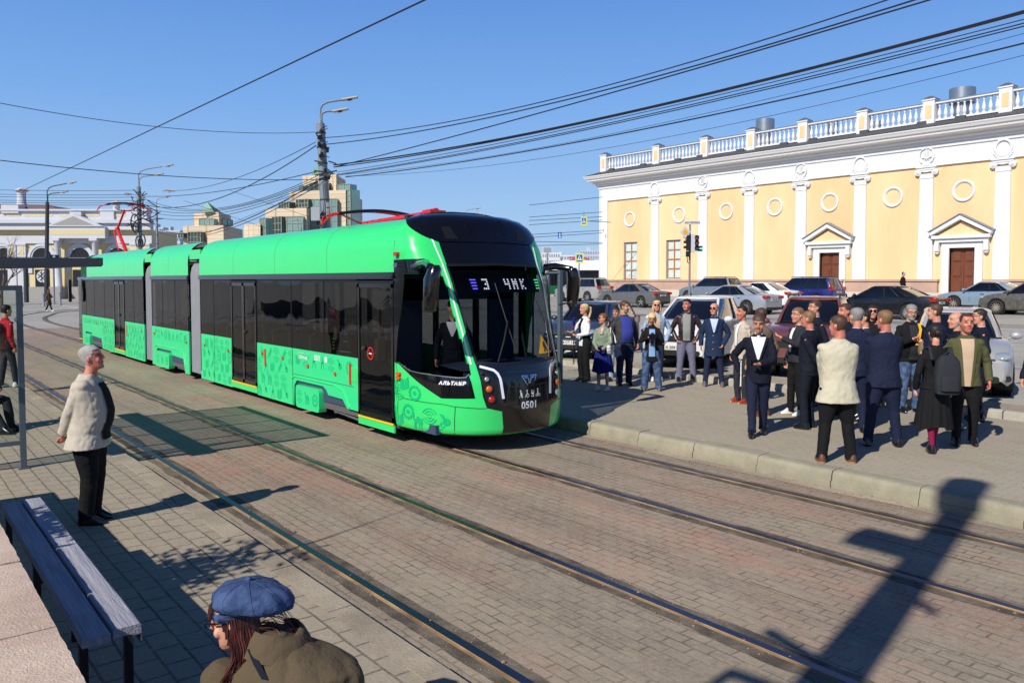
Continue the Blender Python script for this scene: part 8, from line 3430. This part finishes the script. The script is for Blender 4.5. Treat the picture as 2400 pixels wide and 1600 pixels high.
# beret: a soft gathered crown with a stitched band and a stalk
mb = MB()
top_c = wh((0, -.035, .135))
rings = []
prof = [(.094, -.075), (.100, -.055), (.104, -.045), (.125, -.04), (.150, -.022), (.158, .004), (.150, .03), (.122, .054), (.08, .068), (.04, .073), (.012, .076)]
for i, (r, h) in enumerate(prof):
    ring = []
    for k in range(64):
        a = 2 * pi * k / 64
        g_ = 1 + (.03 * sin(a * 5 + 2) + .03 * sin(a * 11 + 1) + .05 * mnoise.noise((3 * cos(a), 3 * sin(a), i * .4))) * min(1, max(0, i - 2) / 3) * (1 if i < 9 else .3)
        sag = -.03 * max(0, -sin(a)) * min(1, max(0, i - 1) / 3) * (r / .15)
        x, y = r * cos(a) * g_ * .92, r * sin(a) * g_ * 1.06 - (.085 if i > 2 else .026) * min(1, i / 3)
        ring.append(wh((x, y - .005, h + .092 + sag + .16 * y)))
    rings.append(ring)
mb.loft(rings, 0)
mb.lathe(wh((0, -.09, .150)), [(.014, 0), (.014, .012), (.01, .018)], 10, 0)
b_ = mb.build("beret", "cloth_beret", bw, 80)
mb = MB()
for k in range(8):
    pts = [rings[i][(8 * k + 3) % 64] + (rings[i][(8 * k + 3) % 64] - hcw).normalized() * .0015 for i in range(2, 11)]
    mb.tube(pts, .0013, 4)
for i in (0, 1):
    mb.tube([p + (p - hcw).normalized() * .0012 for p in rings[i]] + [rings[i][0]], .0009, 4)
o = mb.build("stitching", "cloth_jeans", b_)
# hair: fringe, side curtain falling forward past the cheek, loose curls behind
mb = MB()
rnd = random.Random(11)
vs_ = []
rs = [(z_, w_ * 1.1, yf * 1.05, yb * 1.14) for z_, w_, yf, yb in HEAD if z_ > -.09]
for z_, w_, yf, yb in rs:
    vs_.append([wh(p) for p in ering(z_ * 1.02, w_, yf, yb, 48, .9)])
fs = []
flat = [p for r in vs_ for p in r]
for i in range(len(vs_) - 1):
    for j in range(48):
        a, b = i * 48 + j, i * 48 + (j + 1) % 48
        c = (flat[a] + flat[b] + flat[a + 48] + flat[b + 48]) / 4 - hcw
        y, z_ = c.dot(Rf), c.dot(Ru)
        if y < .03 or z_ > .06:
            fs.append((a, b, b + 48, a + 48))
mb.add(flat, fs)


def strand(pts, r, m=0):
    P_ = [Vector(p) for p in pts]
    out = []
    c_ = [P_[0] * 2 - P_[1]] + P_ + [P_[-1] * 2 - P_[-2]]
    for i in range(1, len(c_) - 2):
        for k in range(5):
            t = k / 5
            out.append(0.5 * ((2 * c_[i]) + (c_[i + 1] - c_[i - 1]) * t + (2 * c_[i - 1] - 5 * c_[i] + 4 * c_[i + 1] - c_[i + 2]) * t * t + (3 * c_[i] - c_[i - 1] - 3 * c_[i + 1] + c_[i + 2]) * t ** 3))
    out.append(c_[-2])
    n = len(out)
    mb.tube(out, [r * (1 - .75 * (k / (n - 1)) ** 2) for k in range(n)], 5, m)


def w3(p):
    return wh(p)


for k in range(420):            # near side and back, swept down and forward over the shoulder
    a = rnd.uniform(-2.9, -.35) if k % 3 else rnd.uniform(-1.6, -.1)
    sx = 1
    x0, y0 = .079 * cos(a * .6) * rnd.choice((-1, -1, -1, 1)), .095 * sin(a) * .9
    if y0 > .02:
        y0 = .02
    j = lambda q: rnd.uniform(-q, q)
    p0 = (x0 * 1.02, y0, .05 + j(.02))
    p1 = (x0 * 1.22 + j(.008), y0 * .85 + .01 + j(.01), -.04)
    p2 = (x0 * 1.3 + j(.015), y0 * .6 + .005 + j(.015), -.13)
    p3 = (x0 * 1.35 + j(.03), .045 + y0 * .4 + j(.03), -.21 + j(.02))
    p4 = (x0 * 1.3 + j(.04), .10 + j(.05), -.29 + j(.03))
    strand([w3(p) for p in (p0, p1, p2, p3, p4)], rnd.uniform(.0018, .0042), 1 if rnd.random() < .18 else 0)
for k in range(300):            # back of the head down into the collar
    y = rnd.uniform(-.105, -.01)
    x = -.082 * sqrt(max(0.03, 1 - (y / .11) ** 2)) * rnd.uniform(.85, 1.1)
    strand([w3((x, y, .05)), w3((x * 1.12, y - .005, -.03)), w3((x * 1.15 + rnd.uniform(-.01, .01), y - .01, -.12)), w3((x * 1.1 + rnd.uniform(-.02, .02), y - .005 + rnd.uniform(-.02, .02), -.20))], rnd.uniform(.002, .0045), 1 if rnd.random() < .18 else 0)
for k in range(34):             # fringe
    x = rnd.uniform(-.07, .075)
    yy = .088 * sqrt(max(0, 1 - (x / .09) ** 2))
    strand([w3((x, yy, .088)), w3((x * 1.03, yy + .012, .062)), w3((x * 1.05 + rnd.uniform(-.01, .01), yy + .012, .036 + rnd.uniform(-.008, .006)))], rnd.uniform(.003, .0055), 1 if rnd.random() < .4 else 0)
for k in range(26):             # stray curls at the back
    x = rnd.uniform(-.05, .07)
    z0 = rnd.uniform(-.06, .02)
    L_ = rnd.uniform(.6, 1.5)
    strand([w3((x, -.09, z0)), w3((x + .01, -.15 * (.7 + .4 * L_), z0 - .01 + rnd.uniform(-.02, .03))), w3((x + rnd.uniform(-.02, .03), -.19 * (.6 + .5 * L_), z0 - .07 * L_)), w3((x + rnd.uniform(-.03, .03), -.24 * (.5 + .6 * L_), z0 - .13 * L_ + rnd.uniform(-.02, .02)))], rnd.uniform(.0008, .0022), rnd.randrange(2))
mb.build("hair", ["hair_wine", "hair_wine_light"], bw, 80)
# glasses
mb = MB()
for sd in (-1, 1):
    pts = [w3((sd * .034 + .027 * cos(a), .108, .018 + .023 * sin(a))) for a in [2 * pi * k / 18 for k in range(19)]]
    mb.tube(pts, .0032, 6)
    mb.tube([w3((sd * .061, .106, .026)), w3((sd * .083, .05, .022)), w3((sd * .085, -.01, .018))], .0038, 6)
mb.tube([w3((-.008, .110, .026)), w3((.008, .110, .026))], .003, 6)
mb.build("glasses", "lens_dark", bw, 60)
# coat: shoulders, raised collar, strap
mb = MB()
cb = wh((0, -.16, -.195))
cb = Vector((cb.x, cb.y, cb.z))
ax_ = (Rf * Vector((1, 1, 0))).normalized() * .35 + Rs * .94
ax_ = Vector((RT.x, RT.y, 0)).normalized()
fw_ = Vector((-ax_.y, ax_.x, 0))


def cp(x, y, z):
    return cb + ax_ * x + fw_ * y + Vector((0, 0, z))


rings = []
for z, hx, hy, ox, oy in ((.115, .075, .075, -.045, 0), (.085, .10, .09, -.03, 0), (.05, .14, .115, -.0, 0), (.01, .205, .14, .035, -.01), (-.04, .27, .17, .06, -.02), (-.12, .29, .18, .045, -.02), (-.25, .30, .19, .04, -.02), (-.5, .27, .18, .05, -.02), (-.9, .28, .18, .05, -.02)):
    rings.append([cp(ox + hx * math.copysign(abs(cos(a)) ** .85, cos(a)), oy + hy * math.copysign(abs(sin(a)) ** .85, sin(a)), z) for a in [2 * pi * k / 40 for k in range(40)]])
mb.loft(rings)
for x in (-.25, .27):
    mb.ell(cp(x, -.02, -.10), (.09, .10, .09), 0, 14, 10)
    mb.tube(*dens([cp(x, -.02, -.08), cp(x * 1.12, -.03, -.38), cp(x * .9, .08, -.6)], [.085, .075, .06]), 14)
coat = bake(mb, "coat", ["cloth_khaki_coat"], None, .009, 3, disp=.008, dscale=6)
coat.parent = bw
coat.location = -bw.location
mb = MB()
rings = []
for z, r0, tt in ((.035, .125, 0), (.075, .108, 0), (.118, .092, .006), (.122, .098, .012), (.10, .118, .02), (.055, .142, .024), (.025, .155, .02)):
    rings.append([cp(-.02 + r0 * 1.02 * cos(a), .0 + r0 * .92 * sin(a), z + .012 * sin(2 * a)) for a in [pi * .62 + 2 * pi * .93 * k / 40 for k in range(41)]])
mb.loft(rings, 0, caps=False, closed=False)
mb.build("coat_collar", "cloth_khaki_coat", bw, 80)
mb = MB()
mb.loft([[cp(x - .016, y, z), cp(x + .016, y - .004, z)] for x, y, z in ((-.10, -.10, .075), (-.06, -.142, .03), (-.02, -.165, -.02), (.02, -.19, -.10), (.05, -.215, -.25), (.07, -.22, -.45))], 0, caps=False, closed=False)
mb.build("bag_strap", "cloth_navy", bw, 60)

bpy.data.scenes.remove(BS)
